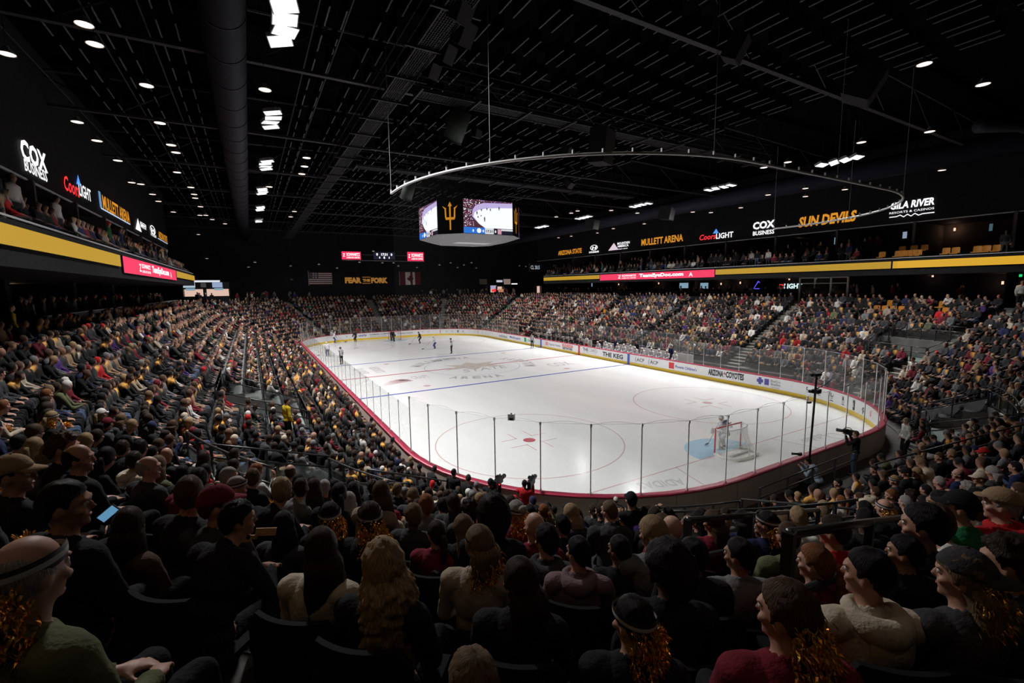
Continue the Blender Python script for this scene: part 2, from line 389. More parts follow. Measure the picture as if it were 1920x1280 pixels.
# balconies with suites (left and right)
SIDES = [(-1, 23.0, 8.6, 9.12, -WY+2, 17.5, 25.7, 24.0), (1, 24.0, 8.5, 9.05, -WY+2, 23.4, 27.1, 30.0)]
for sg, xf, zb, zt, ya, yb, xs, yf in SIDES:
    side = 'left' if sg < 0 else 'right'
    mb = MB()
    mb.box((sg*(xf+WX)/2, (ya+yb)/2, zb-.3), (WX-xf, yb-ya, .35))
    mb.box((sg*(xf+.15), (ya+yb)/2, (zb+zt)/2-.1), (.28, yb-ya, zt-zb+.5))
    mb.box((sg*(xf+1.0), (ya+yb)/2, zb+.35), (1.6, yb-ya, .3)); mb.box((sg*(xf+2.4), (ya+yb)/2, zb+.55), (1.3, yb-ya, .7))
    mb.box((sg*(xf+6), (ya+yb)/2, zb+.7), (6, yb-ya, 1.0))
    tag(mb.build('floor_balcony_'+side, DARK), kind='structure')
    mb = MB(); y = -40
    while y < yb+1:
        mb.box((sg*(xs+2.6), y, (zb+1.2+12.1)/2), (5.6, .18, 12.1-zb-1.2)); y += 5.4
    mb.box((sg*(xs+5.4), (ya+yb)/2, 11), (.15, yb-ya, 4.6))
    tag(mb.build('wall_suite_'+side, mat('suite_wall', (.075, .06, .055), rough=.9, var=.2, vscale=.7)), kind='structure')
    mb = MB().box((sg*(xs+.12), (ya+yf)/2, 15.2), (.24, yf-ya, 6.2)).box((sg*(xs+2.8), (ya+yf)/2, 12.25), (5.4, yf-ya, .2))
    tag(mb.build('wall_fascia_'+side, DARK), kind='structure')
    mb = MB().box((sg*(xs-.01), (ya+yf)/2, 12.1), (.08, yf-ya, .07)); tag(mb.build('trim_1' if sg < 0 else 'trim_2', mat('trim_grey', (.45, .45, .47), rough=.5)), kind='structure')
    mb = MB().box((sg*(xf+.03), (ya+yb)/2, zt+.22), (.05, yb-ya, .05)); tag(mb.build('trim_3' if sg < 0 else 'trim_4', mat('trim_rail', (.4, .4, .42), rough=.4)), kind='structure')
    # columns under the balcony
    mb = MB(); y = -38
    while y < yb: mb.box((sg*(xf+4.6), y, (TOPZ+zb)/2-.2), (.5, .5, zb-TOPZ)); y += 9
    tag(mb.build('wall_columns_'+side, WALLM), kind='structure')
for nm, xx, y0, y1 in (('wall_parapet_1', -25.72, -13, .2), ('wall_parapet_2', -25.72, 9, 28), ('wall_parapet_3', 25.72, 9.3, 20)):
    tag(MB().box((xx, (y0+y1)/2, TOPZ+.42), (.12, y1-y0, .9)).build(nm, mat('parapet_grey', (.13, .13, .14), rough=.7)), kind='structure')
    tag(MB().box((xx, (y0+y1)/2, TOPZ+.9), (.16, y1-y0, .04)).build('trim_parapet_'+nm[-1], ALU), kind='structure')

# ------------------------------------------------------------------ ice and its markings
mb = MB(); pts = [outline(s)[:2] for s in SS]
mb.add([(x, y, 0.0) for x, y in pts]+[(x, y, -.06) for x, y in pts], [tuple(range(len(pts)))])
ICEM = bpy.data.materials.new('ice'); ICEM.use_nodes = True
nt = ICEM.node_tree; b = nt.nodes['Principled BSDF']
tc = nt.nodes.new('ShaderNodeTexCoord'); n1 = nt.nodes.new('ShaderNodeTexNoise'); n1.inputs['Scale'].default_value = .35; n1.inputs['Detail'].default_value = 6
mp = nt.nodes.new('ShaderNodeMapping'); mp.inputs['Scale'].default_value = (1, .35, 1)
nt.links.new(tc.outputs['Object'], mp.inputs[0]); nt.links.new(mp.outputs[0], n1.inputs['Vector'])
cr = nt.nodes.new('ShaderNodeMapRange'); cr.inputs[1].default_value = .3; cr.inputs[2].default_value = .7; cr.inputs[3].default_value = .80; cr.inputs[4].default_value = .88
nt.links.new(n1.outputs['Fac'], cr.inputs[0])
cc = nt.nodes.new('ShaderNodeCombineColor'); nt.links.new(cr.outputs[0], cc.inputs[0]); nt.links.new(cr.outputs[0], cc.inputs[1])
ad = nt.nodes.new('ShaderNodeMath'); ad.operation = 'ADD'; ad.inputs[1].default_value = .0; nt.links.new(cr.outputs[0], ad.inputs[0]); nt.links.new(ad.outputs[0], cc.inputs[2])
nt.links.new(cc.outputs[0], b.inputs['Base Color']); b.inputs['Roughness'].default_value = .16; b.inputs['Specular IOR Level'].default_value = .12
ice = mb.build('ice_sheet', ICEM); tag(ice, 'white ice sheet of the hockey rink inside the boards', 'ice rink')
def icemat(n, c): return mat('ice_'+n, c, rough=.15, spec=.25)
IRED, IBLUE, IFR, IGREY, ICREASE = icemat('red', (.55, .12, .15)), icemat('blue', (.13, .16, .52)), icemat('faint_red', (.70, .50, .50)), icemat('grey', (.55, .54, .55)), icemat('crease', (.45, .68, .85))
ISAND = icemat('sand', (.70, .62, .56)); IPALE = icemat('pale', (.64, .64, .65))
def strip(name, x0, x1, y, w, m, z=.003):
    MB().add([(x0, y-w/2, z), (x1, y-w/2, z), (x1, y+w/2, z), (x0, y+w/2, z)], [(0, 1, 2, 3)]).build(name, m, ice)
def arc(cx, cy, r, w, a0=0, a1=2*PI, z=.003, n=64):
    vs = []; fs = []
    for i in range(n+1):
        a = a0+(a1-a0)*i/n
        vs += [(cx+(r-w/2)*math.cos(a), cy+(r-w/2)*math.sin(a), z), (cx+(r+w/2)*math.cos(a), cy+(r+w/2)*math.sin(a), z)]
    for i in range(n): fs.append((2*i, 2*i+1, 2*i+3, 2*i+2))
    return vs, fs
strip('centre_line', -HX, HX, 0, .26, IRED)
for sy in (-1, 1):
    strip('blue_line', -HX, HX, sy*7.6, .28, IBLUE)
    gx = CX+math.sqrt(RC**2-(27.13-CY)**2); strip('goal_line', -gx, gx, sy*27.13, .06, IFR)
    mb = MB(); mb.add([(0, sy*27.13, .002)]+[(1.83*math.cos(a)*1.0, sy*27.13-sy*1.83*math.sin(a), .002) for a in np.linspace(0, PI, 24)], [tuple(range(0, 25))])
    mb.build('goal_crease', ICREASE, ice)
    for k in (-1, 1):
        mb = MB().add([(k*3.35, sy*27.13, .003), (k*3.4, sy*27.13, .003), (k*4.3, sy*30.4, .003), (k*4.25, sy*30.4, .003)], [(0, 1, 2, 3)]); mb.build('trapezoid_line', IFR, ice)
        mb = MB(); mb.add(*arc(k*6.71, sy*21.03, 4.57, .06)); mb.build('faceoff_circle', IFR, ice)
        mb = MB(); mb.add(*arc(k*6.71, sy*21.03, .16, .3, n=24)); mb.build('faceoff_dot', IRED if k < 0 and sy < 0 else IFR, ice)
        mb = MB()
        for qx in (-1, 1):
            for qy in (-1, 1):
                mb.box((k*6.71+qx*.45, sy*21.03+qy*.95, .003), (.06, .9, .001)); mb.box((k*6.71+qx*.85, sy*21.03+qy*.5, .003), (.9, .06, .001))
        mb.build('hash_mark', IFR, ice)
        mb = MB(); mb.add(*arc(k*6.71, sy*6.1, .15, .3, n=20)); mb.build('neutral_dot', IFR, ice)
mb = MB(); mb.add(*arc(0, 0, 4.57, .05)); mb.build('centre_circle', icemat('cblue', (.4, .45, .65)), ice)
mb = MB(); mb.add(*arc(-HX, 0, 3.05, .05, -PI/2, PI/2)); mb.build('referee_crease', IFR, ice)
# ring of lettering round the centre circle, and the big centre emblem
mb = MB()
for word, a0, flip in (('MULLETT', 2.55, -1), ('ARENA', 4.0, 1), ('MULLETT', -.55, 1), ('ARENA', 1.95, -1)):
    for i, ch in enumerate(word):
        a = a0+flip*i*.17; r = 5.0 if flip < 0 else 6.1
        O = Vector((r*math.cos(a), r*math.sin(a), .004)); rad = Vector((math.cos(a), math.sin(a), 0)); tan = Vector((-math.sin(a), math.cos(a), 0))
        if flip < 0: text_mb(mb, ch, O+tan*.35, -tan, rad, .7, 1.1, bold=.04)
        else: text_mb(mb, ch, O-tan*.35, tan, -rad, .7, 1.1, bold=.04)
mb.build('circle_lettering', IGREY, ice)
mb = MB(); rr = random.Random(3)
out = [(-3.2, -.9), (-1.5, .2), (-2.2, 1.6), (-.6, 1.1), (.4, 2.2), (1.0, 1.0), (3.0, 1.3), (1.8, -.1), (2.6, -1.4), (.7, -1.0), (-.4, -2.0), (-1.2, -.8)]
mb.add([(x, y+.2, .0035) for x, y in out], [tuple(range(len(out)))]); mb.build('centre_emblem', ISAND, ice)
mb = MB()
text_mb(mb, 'STATE', (-2.0, -2.6, .0045), (1, 0, 0), (0, 1, 0), 4.4, 1.4, bold=.0, shear=.3)
for k in range(5): mb.box((-1.9+.9*k, -.2+.3*(k % 2), .0045), (.6, .25, .001), rz=.5)
mb.build('emblem_mark', IGREY, ice)
def icetext(name, t, u0, v0, u1, v1, H, m, bold=.02, X=(1, 0, 0), Y=(0, 1, 0)):
    a = at(2, 0, u0, v0); b_ = at(2, 0, u1, v1); W = max(.5, abs(b_.x-a.x)) if X[0] else abs(b_.y-a.y)
    mb = MB(); text_mb(mb, t, (a.x, a.y, .004), X, Y, W, H, bold=bold); mb.build(name, m, ice)
mb = MB(); c_ = at(2, 0, 742, 716)     # red wing-like logo in front of the left boards
for k in range(5): mb.add([(c_.x-1.6+k*.25, c_.y-1.0+k*.35, .004), (c_.x+1.4, c_.y-.3+k*.22, .004), (c_.x+1.2-k*.2, c_.y+.0+k*.25, .004)], [(0, 1, 2)])
mb.build('red_logo', IFR, ice)
mb = MB(); text_mb(mb, 'CRAFT', (c_.x+1.6, c_.y+.3, .004), (1, 0, 0), (0, 1, 0), 1.5, 1.3); mb.build('logo_lettering', IPALE, ice)
c_ = at(2, 0, 712, 690); mb = MB(); text_mb(mb, 'GILA RIVER', (c_.x-2.3, c_.y+1.0, .004), (0, -1, 0), (1, 0, 0), 3.4, .9); text_mb(mb, 'RESORTS', (c_.x-.9, c_.y+1.0, .004), (0, -1, 0), (1, 0, 0), 3.4, .9); mb.build('side_lettering', IPALE, ice)
c_ = at(2, 0, 1062, 682); mb = MB(); text_mb(mb, 'COX', (c_.x-1.9, c_.y-.6, .004), (1, 0, 0), (0, 1, 0), 2.6, 1.8); mb.build('side_lettering', IPALE, ice)
c_ = at(2, 0, 1245, 912); mb = MB(); text_mb(mb, 'ADIDAS', (c_.x+1.1, c_.y+.2, .004), (-.9, .3, 0), (-.3, -.9, 0), 2.0, .6); mb.build('ice_lettering', IPALE, ice)
c_ = at(2, 0, 1530, 822); mb = MB(); text_mb(mb, 'adidas', (c_.x+.9, c_.y+.3, .004), (-1, 0, 0), (0, -1, 0), 1.8, .5); mb.add(*arc(c_.x+1.2, c_.y-.3, .4, .08, z=.004)); mb.build('ice_lettering', IPALE, ice)

# ------------------------------------------------------------------ dasher boards
ROOT = empty('dasher_board', (0, 0, 0)); tag(ROOT, 'white dasher boards with yellow kickplate and maroon cap rail around the ice', 'rink boards')
mb = MB(); ring(mb, [(0, .24), (0, 1.02), (.02, 1.02)]); mb.build('white_panel', WHITEB, ROOT)
mb = MB(); ring(mb, [(0, 0), (-.012, 0), (-.012, .24), (0, .245)]); mb.build('kick_plate', YELLOWK, ROOT)
mb = MB(); ring(mb, [(-.02, 1.0), (-.02, 1.05), (.05, 1.07), (.2, 1.07), (.24, 1.05), (.24, 1.0)]); mb.build('cap_rail', CAPR, ROOT)
mb = MB(); ring(mb, [(.21, 1.0), (.21, 0)]); mb.build('outer_cladding', CLAD, ROOT)
mb = MB()
for i in range(int(PER/2.44)): ring(mb, [(.214, .02), (.214, .99)], s0=i*2.44, s1=i*2.44+.012)
mb.build('cladding_joint', mat('joint', (.12, .1, .09)), ROOT)
for yy, m in ((0, RED), (7.6, BLUE), (-7.6, BLUE)):
    for sx in (-1, 1):
        s = s_of(sx*HX, yy); ring(MB(), [(-.004, .0), (-.004, 1.0)], s0=s-.14, s1=s+.14)
        mb = MB(); ring(mb, [(-.016, .0), (-.016, 1.0)], s0=s-.15, s1=s+.15, step=.15); mb.build('line_marker', m, ROOT)
def board_text(t, u0, v0, u1, v1, H, m, bold=.02, z0=None, name='board_lettering', D=-.006, sub=1):
    """text on the inner face, from pixel (u0,v0) [left end, baseline] to (u1,v1)"""
    a = hit_board(u0, v0); b_ = hit_board(u1, v1)
    if not a or not b_: return
    zz = z0 if z0 is not None else a[1]; V, F = text_geo(t, bold); ds = (b_[0]-a[0]+PER/2) % PER-PER/2
    vs = []
    for x, y in V:
        X, Y, _, _ = outline(a[0]+ds*float(x), D); vs.append((X, Y, zz+float(y)*H))
    mb = MB(); mb.add(vs, F); mb.build(name, m, ROOT)
def board_patch(u0, v0, u1, v1, z0, z1, m, name='board_badge', D=-.005):
    a = hit_board(u0, v0); b_ = hit_board(u1, v1); lo = a[0]; ds = (b_[0]-a[0]+PER/2) % PER-PER/2
    mb = MB(); ring(mb, [(D, z0), (D, z1)], s0=min(lo, lo+ds), s1=max(lo, lo+ds), step=.2); mb.build(name, m, ROOT)
TEAL = mat('teal_ink', (.02, .35, .3)); PURPLE = mat('navy_ink', (.1, .1, .4)); REDI = mat('red_ink', (.7, .05, .06)); GREENI = mat('green_ink', (.02, .35, .12)); PINKI = mat('pink_ink', (.75, .3, .3)); MAR = mat('maroon_ink', (.45, .02, .05))
board_text('MedSupply', 654, 635, 688, 632, .42, PURPLE, z0=.45); board_text('+', 649, 634, 653, 634, .4, GREENI, z0=.45, bold=.05)
board_text('CLARION CLARION', 693, 630, 731, 628, .2, INK, z0=.62); board_text('hotels and suites', 694, 632, 725, 630, .12, GREYINK, z0=.35)
board_text('Dignity Health', 746, 627, 774, 625, .3, GREYINK, z0=.45); board_text('Walgreens', 790, 625, 810, 624, .35, PINKI, z0=.45)
board_patch(820, 623, 826, 623, .35, .9, REDI); board_text("Phoenix Children's", 828, 623, 852, 622, .25, GREYINK, z0=.5); board_text('ESPN+', 854, 623, 869, 623, .35, INK, z0=.45, bold=.04)
for u in (881, 896): board_patch(u, 621, u+5, 621, .4, .85, PINKI); board_text('COX', u+7, 622, u+13, 622, .2, GREYINK, z0=.5)
board_text('adidas', 936, 629, 951, 632, .4, GREYINK, z0=.4); board_text('MedSupply', 956, 632, 976, 637, .42, PURPLE, z0=.4)
board_patch(983, 640, 987, 641, .35, .9, GREENI); board_text('Desert', 989, 641, 1003, 644, .3, TEAL, z0=.45)
board_text('Dignity Health', 1029, 648, 1051, 653, .32, GREYINK, z0=.42); board_patch(1023, 647, 1028, 648, .4, .85, PINKI)
board_patch(1054, 651, 1074, 656, .62, .9, REDI); board_text('NETWORK', 1055, 656, 1074, 659, .28, INK, z0=.3, bold=.04); board_text('ARIZONA', 1055, 654, 1073, 657, .18, WHITEB, z0=.68, D=-.009)
board_text('THE', 1093, 660, 1103, 662, .34, INK, z0=.55); board_text('CARD', 1104, 662, 1120, 666, .34, GREYINK, z0=.55, bold=0); board_text('at gila river', 1094, 664, 1119, 669, .12, GREYINK, z0=.36, bold=0)
board_text('THE KEG', 1130, 668, 1168, 677, .46, INK, z0=.36, bold=.035)
board_text('ACP', 1194, 683, 1208, 686, .32, INK, z0=.45, bold=.01); board_text('ACP', 1219, 689, 1234, 693, .32, INK, z0=.45, bold=.01); board_text('(', 1191, 684, 1193.5, 684, .6, GREYINK, z0=.28, bold=0); board_text('(', 1215.5, 690, 1218, 690, .6, GREYINK, z0=.28, bold=0)
board_patch(1254, 690, 1264, 692, .35, .88, REDI); board_text("Phoenix Children's", 1266, 693, 1306, 704, .26, PURPLE, z0=.48)
board_text('ARIZONA', 1328, 702, 1356, 707, .5, INK, z0=.4, bold=.05); board_text('COYOTES', 1361, 709, 1395, 716, .5, INK, z0=.42, bold=.05); board_text('*', 1356, 705, 1361, 707, .5, MAR, z0=.35, bold=.03)
board_text('+', 1419, 717, 1431, 720, .5, PURPLE, z0=.4, bold=.12); board_patch(1433, 720, 1442, 722, .42, .86, PURPLE); board_text('BlueCross', 1445, 719, 1467, 725, .18, GREYINK, z0=.68); board_text('BlueShield', 1445, 724, 1468, 730, .18, GREYINK, z0=.46); board_text('Arizona', 1447, 728, 1461, 732, .1, GREYINK, z0=.3, bold=0)
board_text('GILA RIVER', 1511, 740, 1541, 752, .25, INK, z0=.6, bold=.04); board_text('RESORTS & CASINOS', 1512, 744, 1541, 756, .1, GREYINK, z0=.46)
board_text('GILA RIVER', 1551, 748, 1583, 762, .25, INK, z0=.6, bold=.04); board_text('RESORTS & CASINOS', 1551, 753, 1583, 766, .1, GREYINK, z0=.46); board_text('~~~~~~', 1552, 757, 1582, 771, .09, INK, z0=.33, bold=.05)
board_patch(1593, 760, 1603, 767, .3, .88, INK); board_text('NHL', 1595, 766, 1601, 770, .22, WHITEB, z0=.48, D=-.009); board_text('App', 1605, 768, 1621, 780, .5, INK, z0=.34, bold=.03); board_text('Bally', 1625, 778, 1638, 795, .5, REDI, z0=.35, bold=0)

# ------------------------------------------------------------------ glass panels
END_TOP, SIDE_TOP = 3.32, 2.87
pane_h = {}
def is_bench(x, y): return x > 12 and -13.2 < y < 13.5
np_ = int(round(PER/1.524)); PW = PER/np_
END_SEGS = lambda x, y: abs(y) > CY-.3
gcount = 0
for i in range(np_):
    sm = (i+.5)*PW; x, y, nx, ny = outline(sm, .12)
    if is_bench(x, y): D = 2.75; zb_, zt_ = 1.3, 3.1
    else: D = .12; zb_, zt_ = 1.07, (END_TOP if END_SEGS(x, y) else SIDE_TOP)
    a = outline(i*PW, D); b_ = outline((i+1)*PW, D)
    g = empty('rink_barrier_screen', (a[0], a[1], zb_)); rel = Vector((b_[0]-a[0], b_[1]-a[1], 0)); nrm = Vector((nx, ny, 0)); h = zt_-zb_
    mb = MB(); t = nrm*.006; g0 = rel*.015; g1 = rel*.985
    q = [g0-t, g1-t, g1+t, g0+t]; mb.add([p for p in q]+[p+Vector((0, 0, h)) for p in q], ((0, 1, 5, 4), (1, 2, 6, 5), (2, 3, 7, 6), (3, 0, 4, 7), (4, 5, 6, 7)))
    mb.build('pane', GLASS, g)
    near = (x < 0 and y < -8) or y < -CY
    pr = .022 if END_SEGS(x, y) else .014
    mb = MB(); mb.tube([(0, 0, 0), (0, 0, h+.01)], pr, 10); mb.box((0, 0, h-.04), (pr*2.6, pr*2.6, .09), rz=math.atan2(ny, nx)); mb.box((0, 0, .03), (pr*3, pr*3, .06), rz=math.atan2(ny, nx)); mb.build('post', POSTM, g)
    if END_SEGS(x, y):
        mb = MB(); mb.tube([rel*(k/8)+nrm*(-.1*math.sin(PI*k/8))+Vector((0, 0, h-.03+.07*math.sin(PI*k/8))) for k in range(9)], .0045, 5); mb.tube([Vector((0, 0, h)), rel+Vector((0, 0, h))], .004, 4); mb.build('top_wire', ALU, g)
    sec = 'goal end' if y < -CY else ('far end' if y > CY else ('player bench side' if x > 0 else 'side opposite the benches'))
    row_of = 'corner' if abs(y) > CY-.3 and abs(x) > CX else 'straight'
    tag(g, ('tall' if END_SEGS(x, y) else 'low')+' clear rink glass panel with slim post on the %s %s boards' % (sec, row_of), 'rink glass', 'rink glass on the %s %s boards' % (sec, row_of))
# white camera box clamped on top of the near glass
c_ = None
for dd in np.arange(5, 30, .02):
    p = CAM+ray(959, 781)*dd
    if Dof(p.x, p.y) <= .12: c_ = p; break
r = empty('glass_camera', (c_.x, c_.y, c_.z-.1)); tag(r, 'small white robotic camera box clamped on top of the near glass', 'camera')
MB().box((0, 0, .1), (.16, .2, .2), rz=.8).build('housing', WHITEP, r); MB().box((-.05, -.07, .06), (.12, .1, .07), rz=.8).build('lens_window', INK, r); MB().box((-.03, -.03, .22), (.05, .05, .03)).build('bracket', ALU, r)

# ------------------------------------------------------------------ goals
NETM = bpy.data.materials.new('goal_net'); NETM.use_nodes = True; nt = NETM.node_tree; b = nt.nodes['Principled BSDF']
b.inputs['Base Color'].default_value = (.85, .83, .78, 1); b.inputs['Alpha'].default_value = .16
def goal(x, y, face, label):
    g = empty('hockey_goal', (x, y, 0), 0 if face > 0 else PI); tag(g, label, 'goal')
    mb = MB(); 
    for k in (-1, 1): mb.tube([(k*.915, 0, 0), (k*.915, 0, 1.22)], .032, 10)
    mb.tube([(-.947, 0, 1.22), (.947, 0, 1.22)], .032, 10); mb.build('goal_frame', RED, g, True)
    mb = MB(); arcb = [(-.915, 0, .02), (-1.05, -.45, .02), (-.75, -.95, .02), (0, -1.08, .02), (.75, -.95, .02), (1.05, -.45, .02), (.915, 0, .02)]
    mb.tube(arcb, .03, 8); top = [(-.915, 0, 1.22), (-.85, -.35, 1.2), (-.45, -.52, 1.2), (0, -.55, 1.2), (.45, -.52, 1.2), (.85, -.35, 1.2), (.915, 0, 1.22)]; mb.tube(top, .022, 8)
    mb.tube([(0, -.55, 1.2), (0, -.95, .55), (0, -1.08, .05)], .02, 8); mb.build('base_frame', WHITEP, g, True)
    mb = MB(); vs = []; fs = []; N = 24; M_ = 14
    for i in range(N+1):
        q = i/N*6; k = min(int(q), 5); f = q-k; bt = Vector(arcb[k]).lerp(Vector(arcb[k+1]), f); tp = Vector(top[k]).lerp(Vector(top[k+1]), f)
        for j in range(M_+1): t = j/M_; p = bt.lerp(tp, t); sag = .09*math.sin(PI*t); vs.append(p-Vector((p.x*sag*.6, (p.y)*sag, 0)))
    for i in range(N):
        for j in range(M_): a = i*(M_+1)+j; fs.append((a, a+M_+1, a+M_+2, a+1))
    mb.add(vs, fs); mb.add([Vector(t) for t in top], [tuple(range(7))]); mb.build('net', NETM, g, True)
    mb = MB()
    for i in range(0, (N+1)): mb.tube([vs[i*(M_+1)+j] for j in range(0, M_+1, 2)], .003, 4, caps=False)
    for j in range(0, M_+1): mb.tube([vs[i*(M_+1)+j] for i in range(0, N+1, 2)], .003, 4, caps=False)
    mb.build('net_cord', mat('net_cord', (.7, .69, .66)), g)
    MB().box((0, -.5, .05), (1.5, .06, .1)).tube([(x_*.98, y_*.98, .09) for x_, y_, _ in arcb], .07, 8).build('base_padding', mat('pad_white', (.75, .74, .7)), g, True)
goal(0, -27.13, 1, 'red framed hockey goal with white net at the near goal line')
goal(0, 27.13, -1, 'red framed hockey goal with white net at the far goal line')

# ------------------------------------------------------------------ sports lights (the real light of the place)
LX, LZ = 16.7, 15.55
FIXW = glow('fixture', (.93, .97, 1.0), 2.2)
fixdata = {}
def sports_light(x, y, rz, label, group):
    g = empty('sports_light', (x, y, LZ)); tag(g, label, 'light fixture', group)
    tilt = math.radians(9) if x < 0 else -math.radians(6)   # leans towards the ice
    M = Matrix.Rotation(-.24 if y < -20 else (.24 if y > 19 else 0), 4, 'X') @ Matrix.Rotation(rz, 4, 'Z') @ Matrix.Rotation(-tilt, 4, 'Y')
    if 'h' not in fixdata:
        fixdata['h'] = MB().box((0, 0, .09), (.74, .52, .14)).box((0, 0, .2), (.5, .3, .1)).build('housing', mat('fixture_grey', (.3, .3, .32), rough=.4), g)
        fixdata['l'] = MB().box((0, 0, .012), (.68, .46, .012)).build('lens', FIXW, g)
        fixdata['y'] = MB().tube([(0, .3, .1), (0, .3, .45), (0, 0, .5), (0, -.3, .45), (0, -.3, .1)], .015, 6).tube([(0, 0, .5), (0, 0, 3.22)], .02, 6).build('yoke', BLACK, g)
        ld = bpy.data.lights.new('lamp', 'AREA'); ld.shape = 'RECTANGLE'; ld.size = .66; ld.size_y = .44; ld.energy = LAMP_W; ld.color = (1, .985, .965); ld.spread = math.radians(LAMP_SPREAD); fixdata['d'] = ld
        for k in 'hl': fixdata[k].matrix_local = M
    else:
        for k in 'hly': o = fixdata[k].copy(); C.objects.link(o); o.parent = g; o.matrix_local = M if k in 'hl' else Matrix()
    lo = bpy.data.objects.new('lamp', fixdata['d']); C.objects.link(lo); lo.parent = g; lo.matrix_local = M @ Matrix.Translation((0, 0, -.004))
for gi, yc in enumerate((-23, -14, -5, 4, 13, 22)):
    ordn = ('first', 'second', 'third', 'fourth', 'fifth', 'sixth')[gi]
    for sx in (-1, 1):
        for j in range(4):
            row = 'duct side' if sx < 0 else 'bench side'
            sports_light(sx*LX+.05*((j*7+gi) % 3), yc-1.05+.7*j, (.25*((j % 3)-1)), 'bright white sports light in the %s cluster of the %s row under the roof' % (ordn, row), 'sports lights of the %s cluster, %s' % (ordn, row))

# ------------------------------------------------------------------ pendant downlights
PX = [(13,103),(158,48),(178,85),(275,162),(300,232),(145,230),(182,265),(221,302),(321,273),(330,287),(264,346),(332,324),(247,343),(286,365),(297,378),(358,352),(364,365),(366,372),(376,388),(375,404),(386,404),(398,412),(325,398),(422,420),(497,170),(575,297),(571,313),(566,327),(505,351),(552,397),(545,407),(1733,122),(1843,160),(1743,248),(1615,268),(1477,305),(1432,315),(1766,320),(1584,356),(1510,369),(1440,366),(1389,390),(1333,399),(1299,398),(1510,354),(1195,400),(1252,412),(1120,437),(1150,429),(1083,396),(1071,400),(1047,446),(1071,443),(1043,407),(1146,395),(1208,420),(388,485),(466,501),(372,440),(478,492),(545,499),(547,525),(598,496),(632,503),(674,492),(717,493),(738,493),(747,499),(782,502),(824,497),(845,493),(858,502),(870,497),(884,493),(893,503),(1007,499),(700,471),(1019,500)]
pend = {}
for i, (u, v) in enumerate(PX):
    z = 15.1; p = at(2, z, u, v)
    if p.y > WY-1 or abs(p.x) > WX-1 or p.y < -WY: p = at(1, WY-2-(i % 5)*1.3, u, v)
    p.x = max(-WX+1, min(WX-1, p.x))
    g = empty('pendant_light', p)
    side = 'over the duct side stand' if p.x < -13 else ('over the bench side stand' if p.x > 13 else 'over the rink')
    dep = 'at the far end' if p.y > 12 else ('at mid rink' if p.y > -12 else 'at the goal end')
    tag(g, 'small round white pendant downlight hanging %s %s' % (side, dep), 'pendant light', 'pendant downlights %s %s' % (side, dep))
    top = 18.8-p.z if p.z < 18 else .3
    if not pend:
        pend['s'] = MB().tube([(0, 0, .02), (0, 0, .07), (0, 0, .2), (0, 0, .26)], [.23, .22, .09, .07], 14, caps=False).build('shade', mat('pendant_grey', (.25, .24, .23), rough=.5), g, True)
        pend['l'] = MB().tube([(0, 0, .03), (0, 0, .035)], .21, 14).build('lens', WARM, g)
    else:
        for k in 'sl': o = pend[k].copy(); C.objects.link(o); o.parent = g
    MB().tube([(0, 0, .26), (0, 0, top)], .012, 5).build('stem', BLACK, g)

PEND = bpy.data.lights.new('pendant_bulb', 'SPOT'); PEND.energy = 60; PEND.color = (1, .78, .62); PEND.spot_size = math.radians(125); PEND.spot_blend = .8; PEND.shadow_soft_size = .2
near_p = [(-17, -37), (-10, -37.5), (-3, -38), (4, -37), (-13, -42.5), (-21, -39.5), (-6, -42.5), (11, -36)]
near_p = [q for q in near_p if not (lambda a: a[2] > 0 and -20 < a[0] < 1940 and -20 < a[1] < 1300)(project((q[0], q[1], 14.2)))]
for i, (x, y) in enumerate(near_p):
    g = empty('pendant_light', (x, y, 14.2)); tag(g, 'warm pendant downlight high over the near rows of the goal end stand', 'pendant light', 'pendant downlights over the near rows')
    for k in 'sl': o = pend[k].copy(); C.objects.link(o); o.parent = g
    MB().tube([(0, 0, .26), (0, 0, 4.6)], .012, 5).build('stem', BLACK, g)
    lo = bpy.data.objects.new('bulb', PEND); C.objects.link(lo); lo.parent = g; lo.location = (0, 0, 0)
# ------------------------------------------------------------------ roof steel, baffles, catwalks, ducts
def truss(y, z, x0=-WX+1, x1=WX-1):
    g = empty('roof_truss', (0, y, z)); mb = MB()
    n = 22; xs = [x0+(x1-x0)*i/n for i in range(n+1)]
    zt = lambda x: 1.2+.9*(1-(x/WX)**2)
    mb.box(((x0+x1)/2, 0, 0), (x1-x0, .22, .12)); mb.tube([(x, 0, zt(x)) for x in xs], .07, 6); mb.build('chord', STEEL, g)
    mb = MB()
    for i in range(n): mb.tube([(xs[i], 0, 0), (xs[i+1], 0, zt(xs[i+1]))] if i % 2 else [(xs[i], 0, zt(xs[i])), (xs[i+1], 0, 0)], .035, 5)
    mb.build('web_brace', BLACK, g); return g
for i, y in enumerate((-27.5, -18.4, -9.3, -.2, 8.9, 18, 27.1, 36.2)):
    o = ('first', 'second', 'third', 'fourth', 'fifth', 'sixth', 'seventh', 'eighth')[i]
    tag(truss(y, 16.25), 'dark steel roof truss across the hall, %s from the goal end' % o, 'roof truss', 'roof trusses')
bm_ = None; nb = 0
BAFF = mat('baffle', (.004, .004, .005), rough=.95, spec=0); EDGE = mat('baffle_edge', (.10, .10, .11), rough=.8, spec=.1)
bl = []
for i in range(-10, 11):
    for j, off in ((0, 0), (1, .56)):
        x = -9.9+1.74*i+off
        if abs(x) > 24: continue
        for k in range(40):
            y = -35.2+2.02*k+.12*i*1
            if y > 44 or (x < -15.9 and x > -19.5): continue
            u, v, d = project((x, y, 17))
            if d > .5 and -250 < u < 2150 and -250 < v < 1300: bl.append((d, x, y))
bl.sort()
